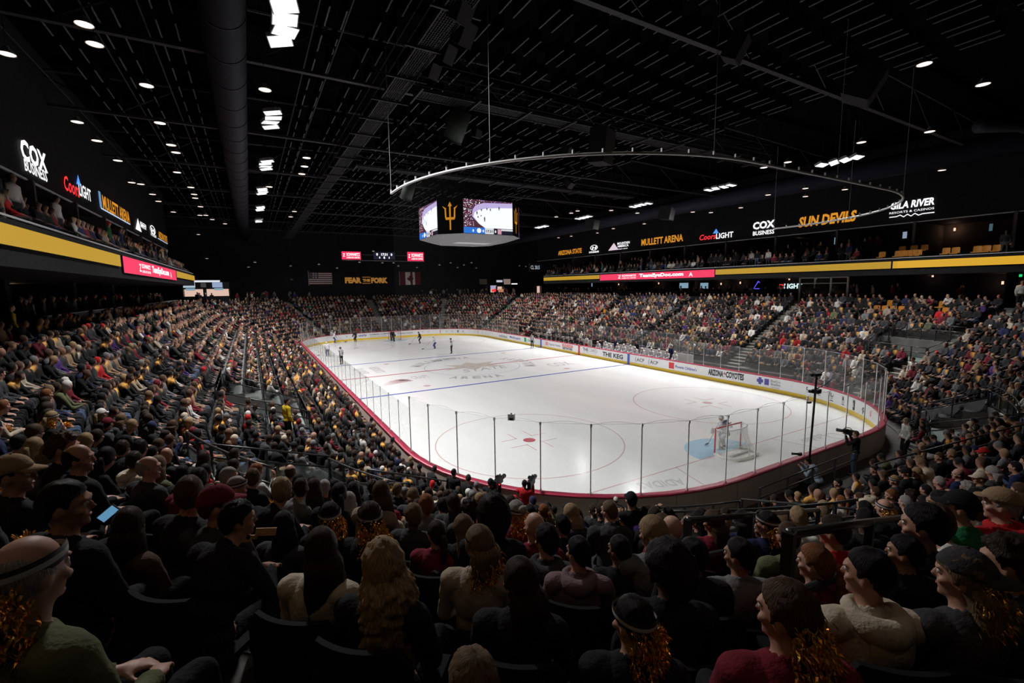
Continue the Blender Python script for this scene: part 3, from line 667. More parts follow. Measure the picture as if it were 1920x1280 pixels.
for n_, (d, x, y) in enumerate(bl[:290]):
    if bm_ is None:
        bm_ = empty('ceiling_baffle', (x, y, 17)); bp_ = MB().box((0, 0, .32), (.05, 1.3, .6)).build('panel', BAFF, bm_); be_ = MB().box((0, 0, 0), (.05, 1.32, .03)).build('edge_strip', EDGE, bm_); g = bm_
    else:
        g = bm_.copy(); C.objects.link(g); g.location = (x, y, 17)
        for q in (bp_, be_): o = q.copy(); C.objects.link(o); o.parent = g
    zone = ('over the goal end' if y < -15 else 'over mid rink'); z2 = 'duct side' if x < -6 else ('bench side' if x > 6 else 'centre')
    tag(g, 'dark acoustic baffle with pale lower edge hanging %s, %s' % (zone, z2), 'ceiling baffle', 'ceiling baffles %s, %s' % (zone, z2))
mb = MB()
for d, x, y in bl[290:]: mb.box((x, y, 17.32), (.05, 1.3, .6)); mb.box((x, y, 17), (.05, 1.32, .03), m=1)
tag(mb.build('ceiling_baffle_rows', [BAFF, EDGE]), 'rows of further acoustic baffles with pale edges under the roof', 'ceiling baffle', 'far ceiling baffles', 'stuff')
def catwalk(a, b_, wd, label):
    a, b_ = Vector(a), Vector(b_); d = (b_-a); L = d.length; rz = math.atan2(d.y, d.x); g = empty('catwalk', a, rz); tag(g, label, 'catwalk')
    mb = MB(); n = int(L/.12)
    for k in range(-4, 5): mb.box((L/2, k*wd/9, 0), (L, .018, .03))
    for i in range(n): mb.box((i*.12, 0, 0), (.014, wd, .028))
    mb.build('grating', STEEL, g)
    mb = MB()
    for s in (-1, 1):
        for h in (.5, 1.05): mb.tube([(0, s*wd/2, h), (L, s*wd/2, h)], .02, 5)
        mb.box((L/2, s*wd/2, .02), (L, .04, .14))
    mb.build('handrail', STEEL, g)
    for i in range(int(L/2.4)+1):
        mb = MB()
        for s in (-1, 1): mb.tube([(i*2.4, s*wd/2, -.08), (i*2.4, s*wd/2, 2.2)], .018, 5)
        mb.box((i*2.4, 0, -.08), (.07, wd*2.1, .08)); mb.build('hanger', STEEL, g)
catwalk((-12.4, -36, 15.5), (-12.4, 40, 15.5), .75, 'long steel grating catwalk running the length of the hall beside the duct')
catwalk((-12.0, -21.5, 15.0), (11, -21.5, 15.0), .75, 'steel grating cross catwalk above the goal end netting')
catwalk((-12.0, -9.6, 15.0), (11, -9.6, 15.0), .7, 'steel grating cross catwalk between goal end and scoreboard')
g = empty('air_duct', (-18.3, 0, 16.0)); tag(g, 'large round dark ventilation duct running the length of the hall', 'air duct')
DUCTM = mat('duct_grey', (.020, .020, .028), rough=.6, spec=.15, var=.15)
MB().tube([(0, -45, 0), (0, 45, 0)], .66, 28).build('duct_pipe', DUCTM, g, True)
for k in range(38): MB().tube([(0, -44+2.4*k, 0), (0, -43.94+2.4*k, 0)], .685, 28).build('flange', DUCTM, g)
g = empty('air_duct', (0, 0, 0)); tag(g, 'dark branch duct with a bent end high over the bench side corner', 'air duct')
a = at(2, 15.2, 1835, 236); MB().tube([(a.x, a.y, 15.2), (a.x+2.2, a.y-1.0, 15.3), (a.x+5, a.y-1.6, 15.0), (a.x+9, a.y-3, 14.9)], .33, 16).build('duct_pipe', DUCTM, g, True)
g = empty('air_duct', (0, 0, 0)); tag(g, 'long horizontal duct along the wall over the bench side signs', 'air duct')
MB().tube([(23.0, -34, 15.9), (23.0, 40, 15.9)], .75, 20).build('duct_pipe', mat('duct_blue', (.022, .025, .04), rough=.6, spec=.15), g, True)
# pipes along the roof on the duct side
for i, (x, z) in enumerate(((-20.6, 16.6), (-22.3, 16.9), (-14.6, 16.7), (-15.4, 17.2), (-25.2, 17))):
    g = empty('roof_pipe', (x, 0, z)); tag(g, 'thin pale pipe along the roof, %s from the long duct' % ('first', 'second', 'third', 'fourth', 'fifth')[i], 'pipe', 'roof pipes')
    MB().tube([(0, -40, 0), (0, 40, 0)], .03, 6).build('pipe_run', STEEL, g)
    mb = MB()
    for k in range(17): mb.box((0, -38+4.6*k, .1), (.05, .05, .25))
    mb.build('bracket', STEEL, g)
# hanging loudspeakers and boxes
def speaker(u, v, z, L, r, tl, label, boxy=False):
    p = at(2, z, u, v); g = empty('hanging_speaker', p, .4); tag(g, label, 'loudspeaker')
    M = Matrix.Rotation(tl, 3, 'X')
    if boxy: MB().box((0, 0, 0), (r*1.6, r*1.3, L), M=M).build('cabinet', mat('speaker_grey', (.02, .02, .02), rough=.8, spec=.1), g); MB().box(M @ Vector((0, -r*.66, 0)), (r*1.5, .02, L*.95), M=M).build('speaker_cloth', mat('spk_cloth', (.035, .035, .035), rough=.9), g)
    else: MB().tube([M @ Vector((0, 0, -L/2)), M @ Vector((0, 0, L/2))], r, 18).build('cabinet', mat('speaker_green', (.035, .05, .042), rough=.7), g, True); MB().tube([M @ Vector((0, 0, -L/2-.01)), M @ Vector((0, 0, -L/2+.05))], r*1.04, 18).build('rim', STEEL, g)
    MB().tube([(0, 0, L*.4), (0, 0, 18.78-z)], .012, 5).build('hanging_cable', BLACK, g)
speaker(857, 236, 14.4, 1.3, .42, .55, 'round dark green cylinder speaker hanging above the goal end netting')
speaker(893, 250, 14.4, .35, .25, .3, 'small grey box speaker beside the green cylinder speaker', True)
speaker(1128, 275, 13.8, 1.5, .62, .1, 'large dark box speaker hanging above the netting arc', True)
speaker(1064, 283, 14.2, .4, .3, .4, 'small pale box speaker in front of the large dark box speaker', True)
speaker(1067, 344, 13.8, .4, .35, .8, 'small tilted box speaker below the netting arc', True)
speaker(866, 17, 15.5, .7, .35, .6, 'tilted box speaker beside the long catwalk near the top', True)
speaker(870, 62, 15.5, .7, .35, .6, 'tilted box speaker beside the long catwalk, second along', True)
speaker(838, 100, 15.5, .6, .3, .6, 'tilted box speaker beside the long catwalk, third along', True)
speaker(810, 132, 15.5, .55, .3, .6, 'tilted box speaker beside the long catwalk, fourth along', True)
speaker(1380, 90, 15.3, .8, .4, .5, 'tilted dark box speaker over the middle of the goal end', True)
speaker(1620, 160, 14.6, 1.1, .7, .5, 'wide bluish grey speaker cluster over the bench side', True)
speaker(1250, 400, 14.0, 1.1, .8, .2, 'dark speaker hanging before the bench side wall duct, beside the sports lights', True)
speaker(1110, 420, 14.0, 1.0, .8, .2, 'dark speaker hanging before the wall duct farther along', True)
speaker(765, 487-130, 12.5, .9, .3, .5, 'dark tilted cylinder speaker just behind the netting tube end')
# confetti-like small moving head lights on cross bars
# ------------------------------------------------------------------ safety netting on its curved tube
g = empty('safety_netting', (0, 0, 11.2)); tag(g, 'curved pale tube holding dark safety netting behind the goal end glass', 'netting')
sA = s_of(-HX, -21.2); sB = PER+s_of(HX, -21.0)-0
pts = []; n = 90; sB = sA+(4*CY+RC*PI*1.5+2*CX-sA)+2*CX+RC*PI/2+1.0
for i in range(n+1): x, y, _, _ = outline(sA+(sB-sA)*i/n, .12); pts.append((x, y, 0))
MB().tube(pts, .045, 8).build('tube', mat('tube_grey', (.62, .62, .62), rough=.4), g, True)
for i in range(0, n+1, 2): p = pts[i]; MB().box((p[0], p[1], .07), (.05, .05, .14)).build('clamp', ALU, g)
mb = MB()
for i in (0, 14, 30, 46, 62, 78, 90): p = pts[i]; mb.tube([(p[0], p[1], 0), (p[0]+.02, p[1], 5.4)], .009, 5)
mb.build('hanging_cable', mat('cable_grey', (.25, .25, .26), rough=.5), g)
NM = bpy.data.materials.new('netting'); NM.use_nodes = True; nt = NM.node_tree; nt.nodes.remove(nt.nodes['Principled BSDF'])
tr = nt.nodes.new('ShaderNodeBsdfTransparent'); df = nt.nodes.new('ShaderNodeBsdfDiffuse'); df.inputs[0].default_value = (.03, .03, .03, 1)
mx = nt.nodes.new('ShaderNodeMixShader'); mx.inputs[0].default_value = .045
nt.links.new(tr.outputs[0], mx.inputs[1]); nt.links.new(df.outputs[0], mx.inputs[2]); nt.links.new(mx.outputs[0], nt.nodes['Material Output'].inputs[0])
mb = MB(); vs = []; fs = []
for p in pts: vs += [(p[0], p[1], 0), (p[0], p[1], END_TOP-11.2)]
for i in range(n): fs.append((2*i, 2*i+2, 2*i+3, 2*i+1))
mb.add(vs, fs); mb.build('net', NM, g)

# ------------------------------------------------------------------ centre scoreboard
g = empty('hanging_scoreboard', (0, 0, 11.6)); tag(g, 'four sided video scoreboard cube hanging over centre ice', 'scoreboard')
HS, HF = 4.0, 2.35
oct_ = [(-HF, -HS), (HF, -HS), (HS, -HF), (HS, HF), (HF, HS), (-HF, HS), (-HS, HF), (-HS, -HF)]
mb = MB(); vs = [(x*.99, y*.99, z) for z in (.5, 3.35) for x, y in oct_]
mb.add(vs, [tuple(range(7, -1, -1)), tuple(range(8, 16))]+[(i, (i+1) % 8, 8+(i+1) % 8, 8+i) for i in range(8)]); mb.build('housing', mat('board_black', (.004, .004, .005), rough=.7, spec=.05), g)
mb = MB(); vs = [(x*1.02, y*1.02, .42) for x, y in oct_]+[(x*.72, y*.72, 0.02) for x, y in oct_]
mb.add(vs, [(i, 8+i, 8+(i+1) % 8, (i+1) % 8) for i in range(8)]+[tuple(range(8, 16))]); mb.build('underside', mat('underside_grey', (.22, .22, .23), rough=.6), g)
MB().box((0, -.6, .0), (3.4, 1.4, .04)).build('underside_screen', mat('underside_white', (.6, .6, .6)), g)
mb = MB()
for x, y in ((-2, -2), (2, -2), (2, 2), (-2, 2)): mb.tube([(x, y, 3.3), (x*.6, y*.6, 6.5)], .03, 6)
mb.build('hanging_cable', BLACK, g)
SCW = glow('screen_ice', (.85, .88, 1.0), 1.2); SCP = glow('screen_purple', (.3, .2, .62), .8); SCD = glow('screen_dark', (.1, .03, .05), .8); SCR = glow('screen_redcrowd', (.5, .06, .1), .8)
SCP2 = glow('screen_violet2', (.6, .5, .85), .9); SCK = glow('screen_black', (.02, .02, .05), .5); SCBL = glow('screen_barblue', (.03, .2, .75), .9)
def screen(M, W, H, seed):
    s = empty('video_screen', (0, 0, 0)); s.parent = g
    R = random.Random(seed)
    def quad(x0, z0, x1, z1, e=0): return [M @ Vector((x, -e, z)) for x, z in ((x0, z0), (x1, z0), (x1, z1), (x0, z1))]
    mb = MB(); mb.add(quad(0, 0, W, H), [(0, 1, 2, 3)]); mb.build('screen_face', SCD, s)
    crowd = MB()
    for i in range(900):
        x = R.random()*W; z = .5+R.random()*(H-.5); q = .045; m = R.choice((0, 1, 1, 2, 3)) if x < W*.32 else R.choice((2, 2, 4))
        if x > W*.2 and z < H*.8: continue
        crowd.add(quad(x, z, min(W, x+q*1.4), min(H, z+q), .004), [(0, 1, 2, 3)], m)
    crowd.build('crowd_picture', [SCR, LEDW, SCP, SCK, SCP2], s)
    pts = [(W*.2, H*.5), (W*.22, H*.62), (W*.3, H*.7), (W*.45, H*.76), (W*.7, H*.80), (W, H*.83), (W, .5), (W*.42, .5), (W*.3, H*.3)]
    ptsP = [(W*.17, H*.5), (W*.18, H*.7), (W*.24, H*.83), (W*.4, H*.92), (W, H*.97), (W, .5), (W*.42, .5), (W*.3, H*.3)]
    mb = MB(); mb.add([M @ Vector((x, -.006, z)) for x, z in ptsP], [tuple(range(len(ptsP)))]); mb.build('glass_picture', SCP2, s)
    mb = MB(); mb.add([M @ Vector((x, -.008, z)) for x, z in pts], [tuple(range(len(pts)))]); mb.build('ice_picture', SCW, s)
    mb = MB()
    for x, z, h in ((.25, .55, .3), (.34, .66, .22), (.45, .7, .22), (.52, .68, .24), (.7, .72, .34), (.27, .45, .2), (.4, .35, .45), (.33, .5, .16)):
        X, Z = x*W, z*H; mb.add([M @ Vector((X+a, -.011, Z+b)) for a, b in ((0, 0), (.05, .1), (.02, .2*h/.3), (.06, h), (.11, h), (.14, .18*h/.3), (.12, .1), (.2, 0), (.1, .08))], [tuple(range(9))])
    mb.build('player_picture', SCK, s)
    mb = MB(); mb.add(quad(0, 0, W*.42, .5, .012), [(0, 1, 2, 3)], 0); mb.add(quad(W*.42, 0, W*.6, .5, .012), [(0, 1, 2, 3)], 1); mb.add(quad(W*.6, 0, W, .5, .012), [(0, 1, 2, 3)], 2); mb.add(quad(W*.68, .02, W*.76, .45, .014), [(0, 1, 2, 3)], 3); mb.add(quad(W*.76, .32, W, .46, .014), [(0, 1, 2, 3)], 1)
    mb.build('score_bar', [SCBL, glow('bar_white', (.8, .82, .85), .9), SCK, glow('bar_pink', (.8, .4, .5), .8)], s)
    mb = MB()
    for t, x, w_, m in (('17:31', .44, .14, 1), ('0', .17, .03, 0), ('0', .37, .03, 0), ('0', .62, .03, 0)): text_mb(mb, t, M @ Vector((W*x, -.017, .12)), M.to_3x3() @ Vector((1, 0, 0)), M.to_3x3() @ Vector((0, 0, 1)), W*w_, .22, m=m, bold=.03)
    an = [M @ Vector((W*.3+.2*math.cos(a), -.016, .25+.2*math.sin(a))) for a in np.linspace(0, 2*PI, 18)[:-1]]; mb.add(an, [tuple(range(17))], 2)
    mb.build('score_digits', [LEDW, SCK, LEDW], s)
for k in range(4):
    M = Matrix.Rotation(k*PI/2, 4, 'Z') @ Matrix.Translation((-HF, -HS-.01, .46)); screen(M, 2*HF, 2.78, k)
FORK = [(0, 1.0), (-.07, .86), (-.03, .86), (-.03, .5), (-.12, .5), (-.19, .8), (-.25, .78), (-.23, .9), (-.3, .93), (-.17, .88), (-.14, .84), (-.05, .62)]
def fork(mb, O, X, Y, H):
    def P(a, b): return O+X*(a*H)+Y*(b*H)
    for poly in ([(-.028, 0), (.028, 0), (.03, .86), (-.03, .86)], [(-.08, .84), (.08, .84), (0, 1.0)], [(-.2, .45), (.2, .45), (.17, .36), (-.17, .36)],
                 [(-.2, .45), (-.14, .45), (-.16, .78), (-.21, .78)], [(.14, .45), (.2, .45), (.21, .78), (.16, .78)], [(-.3, .86), (-.21, .74), (-.13, .76)], [(.3, .86), (.13, .76), (.21, .74)]):
        mb.add([P(a, b) for a, b in poly], [tuple(range(len(poly)))])
for k in range(4):
    Rm = Matrix.Rotation(k*PI/2, 3, 'Z'); c0 = Vector((-(HF+HS)/2, -(HF+HS)/2, .75)); nn = Vector((-1, -1, 0)).normalized(); X = Vector((1, -1, 0)).normalized()
    mb = MB(); fork(mb, Rm @ (c0+nn*.02), Rm @ X, Vector((0, 0, 1)), 2.3); mb.build('trident_emblem', glow('fork', (.8, .32, .02), .7), g)

# ------------------------------------------------------------------ signs on the fascias
def fascia_sign(side, parts, label, name='illuminated_sign'):
    sg, xs = side; g = empty(name, (0, 0, 0)); tag(g, label, 'sign'); mats = []; mb = MB()
    for t, u0, v0, u1, v1, H, m, kw in parts:
        a = at(0, xs, u0, v0); b_ = at(0, xs, u1, v1)
        if m not in mats: mats.append(m)
        X = Vector((0, -sg, 0)); W = abs(b_.y-a.y)
        fascia = xs-sg*.05
        if t == 'TRI': mb.add([(fascia, a.y, a.z), (fascia, a.y-sg*W, a.z), (fascia, a.y-sg*W*.55, a.z+H)], [(0, 1, 2)], mats.index(m))
        elif t == 'BAR': mb.box((fascia, a.y-sg*W/2, a.z+H/2), (.03, W, H), m=mats.index(m))
        elif t == 'RING':
            n = 28
            vs = []
            for i in range(n):
                an = 2*PI*i/n; vs += [(fascia, a.y-sg*(W/2+W/2*math.cos(an)), a.z+H/2+H/2*math.sin(an)), (fascia, a.y-sg*(W/2+W/2*.82*math.cos(an)), a.z+H/2+H/2*.82*math.sin(an))]
            mb.add(vs, [(2*i, 2*((i+1) % n), 2*((i+1) % n)+1, 2*i+1) for i in range(n)], mats.index(m))
        elif t == 'ZIG':
            n = 12; P0 = [(i/n, .5 if i < 3 or i > 8 else (.95 if i % 2 else .1)) for i in range(n+1)]
            mb.tube([(fascia, a.y-sg*W*p, a.z+H*q) for p, q in P0], .035, 5, m=mats.index(m))
        else: text_mb(mb, t, (fascia, a.y, a.z), X, (0, 0, 1), W, H, m=mats.index(m), bold=kw.get('b', .02), shear=kw.get('s', 0))
    mb.build('lettering', mats, g)
R_ = (1, 27.05); L_ = (-1, -25.68)
fascia_sign(R_, [('ARIZONA STATE', 1047, 479, 1091, 478, .75, LEDG, {'b': .03})], 'small amber two-word sign at the far end of the bench side fascia', )
fascia_sign(R_, [('RING', 1107, 470, 1121, 469, .8, LEDW, {}), ('H', 1110, 468, 1118, 467, .45, LEDW, {'s': .3, 'b': .04}), ('HYUNDAI', 1105, 475, 1123, 474, .28, LEDW, {'b': .04})], 'white slanted H in an oval over small white letters, bench side fascia')
fascia_sign(R_, [('TRI', 1141, 470, 1160, 469, 1.0, glow('mtn', (.85, .7, .8), .9), {}), ('MOUNTAIN', 1158, 459, 1181, 457, .32, LEDW, {}), ('AMERICA', 1158, 464, 1179, 462, .32, LEDW, {}), ('CREDIT UNION', 1159, 468, 1177, 466, .12, LEDW, {})], 'white stacked lettering beside a pale triangle on the bench side fascia')
fascia_sign(R_, [('MULLETT ARENA', 1203, 461, 1281, 455, .85, LEDG, {'b': .03})], 'amber sign in block letters ending in ARENA on the bench side fascia')
fascia_sign(R_, [('Coors', 1311, 451, 1342, 449, .62, LEDR, {'s': .2}), ('LIGHT', 1343, 448, 1375, 445, .6, LEDW, {'b': .02}), ('TRI', 1337, 438, 1348, 437, .5, glow('peak', (.1, .35, .95), 1), {})], 'red script and white LIGHT sign with blue peak on the bench side fascia')
fascia_sign(R_, [('COX', 1412, 431, 1453, 427, .75, LEDW, {'b': .04}), ('BUSINESS', 1412, 442, 1452, 438, .42, LEDW, {'b': .02})], 'white three-letter sign over the word BUSINESS on the bench side fascia')
fascia_sign(R_, [('SUN DEVILS', 1497, 427, 1604, 416, .95, LEDG, {'b': .04, 's': .1})], 'large slanted amber sign, the biggest amber one on the bench side fascia')
fascia_sign(R_, [('GILA RIVER', 1669, 394, 1752, 386, .56, LEDW, {'b': .035, 's': .1}), ('RESORTS & CASINOS', 1668, 402, 1752, 392, .16, LEDW, {'b': .0}), ('ZIG', 1668, 410, 1752, 401, .2, LEDW, {})], 'white sign with a zigzag line under its letters on the bench side fascia')
fascia_sign(L_, [('COX', 38, 297, 86, 314, .85, LEDW, {'b': .04}), ('BUSINESS', 44, 319, 86, 336, .48, LEDW, {'b': .02})], 'white three-letter sign over the word BUSINESS on the duct side fascia')
fascia_sign(L_, [('Coors', 118, 355, 147, 366, .75, LEDR, {'s': .2}), ('LIGHT', 147, 366, 170, 379, .68, LEDW, {}), ('TRI', 141, 344, 150, 349, .55, glow('peak', (.1, .35, .95), 1), {})], 'red script and white LIGHT sign with blue peak on the duct side fascia')
fascia_sign(L_, [('MULLETT ARENA', 192, 391, 242, 413, .85, LEDG, {'b': .03}), ('BAR', 188, 391, 242, 416, .06, glow('bluewhite', (.6, .75, 1), .9), {}), ('BAR', 186, 388, 189, 389, .95, glow('bluepanel', (.25, .45, .8), .6), {})], 'amber sign in block letters ending in ARENA on the duct side fascia')
fascia_sign(L_, [('TRI', 253, 429, 264, 433, 1.0, LEDW, {}), ('MOUNTAIN', 262, 421, 273, 427, .3, LEDW, {}), ('AMERICA', 262, 425, 273, 431, .3, LEDW, {})], 'white stacked lettering beside a pale triangle on the duct side fascia')
fascia_sign(L_, [('RING', 281, 436, 291, 440, .8, LEDW, {}), ('H', 283, 435, 289, 438, .45, LEDW, {'b': .05}), ('HYUNDAI', 282, 441, 292, 446, .28, LEDW, {})], 'white slanted H in an oval over small white letters, duct side fascia')
fascia_sign(L_, [('ARIZONA STATE', 297, 446, 313, 453, .7, LEDG, {'b': .03}), ('BAR', 295, 447, 313, 455, .05, glow('bluewhite', (.6, .75, 1), .9), {})], 'small amber two-word sign at the far end of the duct side fascia')

# ribbon LED boards on the balcony fronts
def ribbon(sg, xf, zb, zt, ya, yb, m, label, text=False):
    g = empty('ribbon_board', (sg*(xf-.04), (ya+yb)/2, zb)); tag(g, label, 'LED ribbon board'); L = abs(yb-ya); H = zt-zb
    MB().box((0, 0, H/2), (.06, L, H)).build('housing', BLACK, g); x = -sg*.035
    MB().add([(x, -L/2+.02, .015), (x, L/2-.02, .015), (x, L/2-.02, H-.015), (x, -L/2+.02, H-.015)], [(0, 1, 2, 3)]).build('led_face', m, g)
    if text:
        mb = MB(); X = Vector((0, -sg, 0)); st = lambda f: (-sg*.045, sg*L/2-sg*L*f, 0)
        def T(t, f0, f1, z0, h, **k): a = st(f0); text_mb(mb, t, (a[0], a[1], z0*H), X, (0, 0, 1), L*(f1-f0), h*H, **k)
        T('TeamEyeDoc.com', .41, .78, .18, .66, bold=.05); T('SCHWARTZ', .24, .38, .5, .3, bold=.03); T('LASER EYE CENTER', .24, .38, .2, .17, bold=.02)
        T('Z', .2, .23, .25, .5); T('A', .82, .85, .2, .55, bold=.01); mb.build('lettering', LEDW, g)
yL = lambda u, v: at(0, -22.9, u, v).y; yR = lambda u, v: at(0, 24, u, v).y
ribbon(-1, 23, 8.6, 9.12, -44, yL(228, 490), LEDY, 'yellow LED ribbon on the duct side balcony before the pink panel')
ribbon(-1, 23, 8.36, 9.13, yL(232, 490), yL(331, 514), LEDP, 'pink LED ribbon with white web address on the duct side balcony', True)
ribbon(-1, 23, 8.6, 9.12, yL(332, 514), 17.4, LEDY, 'short yellow LED ribbon beyond the pink panel on the duct side balcony')
ribbon(1, 24, 8.5, 9.05, yR(1125, 518), 23.3, LEDY, 'short yellow LED ribbon at the far end of the bench side balcony')
ribbon(1, 24, 8.26, 9.08, yR(1341, 510), yR(1125.5, 518), LEDP, 'pink LED ribbon with white web address on the bench side balcony', True)
ribbon(1, 24, 8.5, 9.05, yR(1672, 496), yR(1342, 510), LEDY, 'long yellow LED ribbon on the bench side balcony beside the pink panel')
ribbon(1, 24, 8.5, 9.05, -44, yR(1674, 496), glow('yellow2', (.78, .42, .015), .85), 'brighter orange yellow LED ribbon at the goal end of the bench side balcony')

# ------------------------------------------------------------------ far wall: signs, flags, boards, kiosks
YW = WY-.05
def wall_box(name, u0, v0, u1, v1, m, label, cat, y=YW, dep=.12, texts=(), frame=None):
    a = at(1, y, u0, v1); b_ = at(1, y, u1, v0); g = empty(name, ((a.x+b_.x)/2, y, a.z)); tag(g, label, cat); W = b_.x-a.x; H = b_.z-a.z
    MB().box((0, dep/2, H/2), (W+.06, dep, H+.06)).build('housing', frame or BLACK, g)
    MB().add([(-W/2, -.01, 0), (W/2, -.01, 0), (W/2, -.01, H), (-W/2, -.01, H)], [(0, 1, 2, 3)]).build('face', m, g)
    if texts:
        mb = MB(); mats = []
        for t, f0, f1, z0, h, mm in texts:
            if mm not in mats: mats.append(mm)
            text_mb(mb, t, (-W/2+W*f0, -.025, z0*H), (1, 0, 0), (0, 0, 1), W*(f1-f0), h*H, m=mats.index(mm), bold=.03)
        mb.build('lettering', mats, g)
    return g, W, H
SCH = (('SCHWARTZ', .25, .95, .45, .38, LEDW), ('LASER EYE CENTER', .25, .95, .15, .2, LEDW), ('Z', .06, .18, .35, .4, LEDW))
wall_box('led_board', 641, 472, 676, 486, LEDP, 'pink LED board with white letters, hanging between game clock and striped flag side', 'LED board', y=40, texts=SCH)
wall_box('led_board', 764, 473, 794, 489, LEDP, 'pink LED board with white letters, hanging above the maple leaf flag', 'LED board', y=40, texts=SCH)
wall_box('game_clock', 701, 473, 740, 486, SCK, 'black game clock with white digits hanging between two pink boards', 'scoreboard', y=40, texts=(('0', .12, .2, .5, .35, LEDW), ('17:31', .35, .65, .5, .35, LEDW), ('0', .8, .88, .5, .35, LEDW), ('1', .46, .52, .1, .3, LEDW), ('0', .25, .3, .1, .3, LEDW), ('0', .7, .75, .1, .3, LEDW)))
g = empty('hanging_bar', at(1, 40.12, 641, 487.5)); tag(g, 'thin pale truss bar carrying the pink boards and game clock', 'bar'); e_ = at(1, 40.2, 795, 490.5)-at(1, 40.2, 641, 487.5)
MB().tube([(0, 0, 0), tuple(e_)], .04, 6).build('lower_tube', ALU, g); MB().tube([(0, 0, .95), (e_.x, 0, e_.z+.95)], .02, 6).build('upper_tube', ALU, g)
mb = MB()
for k in range(6): mb.tube([(e_.x*k/5, 0, e_.z*k/5), (e_.x*k/5, 0, 18.78-g.location.z)], .015, 5)
mb.build('hanging_cable', BLACK, g)
g = empty('wall_sign', (0, YW, 0)); tag(g, 'amber letters FEAR THE FORK on the dark far wall', 'sign'); mb = MB()
for t, u0, u1, v, H, s in (('FEAR', 647, 678, 531, 1.05, 0), ('THE', 680, 694, 528, .5, 0), ('FORK', 696, 727, 531, 1.05, 0)):
    a = at(1, YW, u0, v); b_ = at(1, YW, u1, v); text_mb(mb, t, (a.x, -.04, a.z), (1, 0, 0), (0, 0, 1), b_.x-a.x, H, bold=.07)
for v in (519.5, 531): a = at(1, YW, 679, v); mb.box((a.x+.75, -.04, a.z), (1.45, .03, .1))
mb.build('lettering', glow('fear', (.62, .27, .05), .45), g)
# flags
def flag(u0, v0, u1, v1, label, kind):
    a = at(1, YW, u0, v1); b_ = at(1, YW, u1, v0); W = b_.x-a.x; H = b_.z-a.z; g = empty('hanging_flag', (a.x, YW, a.z)); tag(g, label, 'flag')
    FW = mat('flag_white', (.85, .82, .80), rough=.9); FR = mat('flag_red', (.16, .015, .03), rough=.9); FB = mat('flag_blue', (.02, .025, .06), rough=.9)
    def rect(mb, x0, z0, x1, z1, m, e=0):
        n = 8; vs = []
        for i in range(n+1):
            x = x0+(x1-x0)*i/n; yy = -.03*math.sin(x*5)-e
            vs += [(x, yy, z0), (x, yy, z1)]
        mb.add(vs, [(2*i, 2*i+2, 2*i+3, 2*i+1) for i in range(n)], m)
    mb = MB()
    if kind == 'us':
        for k in range(13): rect(mb, 0, H*k/13, W, H*(k+1)/13, 1 if k % 2 == 0 else 0)
        rect(mb, 0, H*6/13, W*.4, H, 2, .004)
        for r_ in range(6):
            for c in range(7): x = W*.4*(c+.7)/7.5; z = H*6/13+(r_+.6)/6.5*H*7/13; rect(mb, x-.035, z-.035, x+.035, z+.035, 0, .008)
    else:
        rect(mb, 0, 0, W, H, 1); rect(mb, W*.27, 0, W*.73, H, 0, .004)
        leaf = [(0, .95), (.09, .78), (.17, .83), (.14, .55), (.27, .68), (.3, .6), (.43, .63), (.38, .5), (.43, .45), (.22, .27), (.24, .2), (.03, .23), (.03, .02), (-.03, .02), (-.03, .23), (-.24, .2), (-.22, .27), (-.43, .45), (-.38, .5), (-.43, .63), (-.3, .6), (-.27, .68), (-.14, .55), (-.17, .83), (-.09, .78)]
        mb.add([(W/2+x*H*.62, -.05, H*.18+z*H*.62) for x, z in leaf], [tuple(range(len(leaf)))], 1)
    mb.build('flag_cloth', [FW, FR, FB], g); MB().tube([(-.06, 0, -.1), (-.06, 0, H+.2)], .05, 8).build('flag_pole', ALU, g)
flag(580, 510, 622, 534, 'striped flag with stars on the dark far wall beside FEAR THE FORK', 'us')
flag(750, 510, 788, 534, 'red and white maple leaf flag on the far wall seen through the net edge', 'ca')
# concession kiosks
def kiosk(u0, v0, u1, v1, label, y, screens, bar=None):
    a = at(1, y, u0, v1); b_ = at(1, y, u1, v0); W = b_.x-a.x; H = b_.z-a.z; g = empty('concession_stand', (a.x, y, a.z)); tag(g, label, 'concession stand')
    MB().box((W/2, .5, -.5), (W, .9, 1.0)).build('counter', DARK, g)
    mb = MB(); mb.add([(0, .95, 0), (W, .95, 0), (W, .95, H), (0, .95, H)], [(0, 1, 2, 3)]); mb.build('lit_back_wall', PEACH, g)
    mb = MB().box((W/2, .4, H+.35), (W*1.04, .5, .9)); mb.box((-.1, .45, H/2), (.15, .9, H)); mb.box((W+.1, .45, H/2), (.15, .9, H)); mb.box((W*.46, .45, H/2), (.35, .8, H)); mb.build('frame', BLACK, g)
    for x0, x1, z0, z1, m in screens: MB().box((W*(x0+x1)/2, .12, H*(z0+z1)/2), (W*(x1-x0), .05, H*(z1-z0))).build('menu_screen', m, g)
    if bar: text_ = MB(); MB().box((W*.42, .1, H*1.9), (W*.8, .06, H*.24)).build('sign_bar', glow('barw', (.8, .85, .9), .9), g)
kiosk(345, 540, 428, 556, 'bright concession stand with blue menu screens at the far corner of the duct side', 33, ((.05, .25, .75, 1.02, SCREENB), (.68, .88, .75, 1.02, SCREENB), (0, .26, 1.1, 1.75, glow('menuw', (.5, .65, .75), .8)), (.38, .5, 1.15, 1.7, mat('menu_dark', (.2, .2, .2))), (.64, .87, 1.1, 1.75, glow('menub', (.35, .45, .7), .8))), bar=True)
kiosk(920, 536, 945, 548, 'lit concession stand with red and peach counters behind the far stand', 45, ((.0, .45, .55, 1.1, glow('menuv', (.5, .45, .7), .8)), (.1, .45, .1, .5, LEDR), (.55, .98, 0, .5, glow('menuo', (.6, .25, .15), .8))))
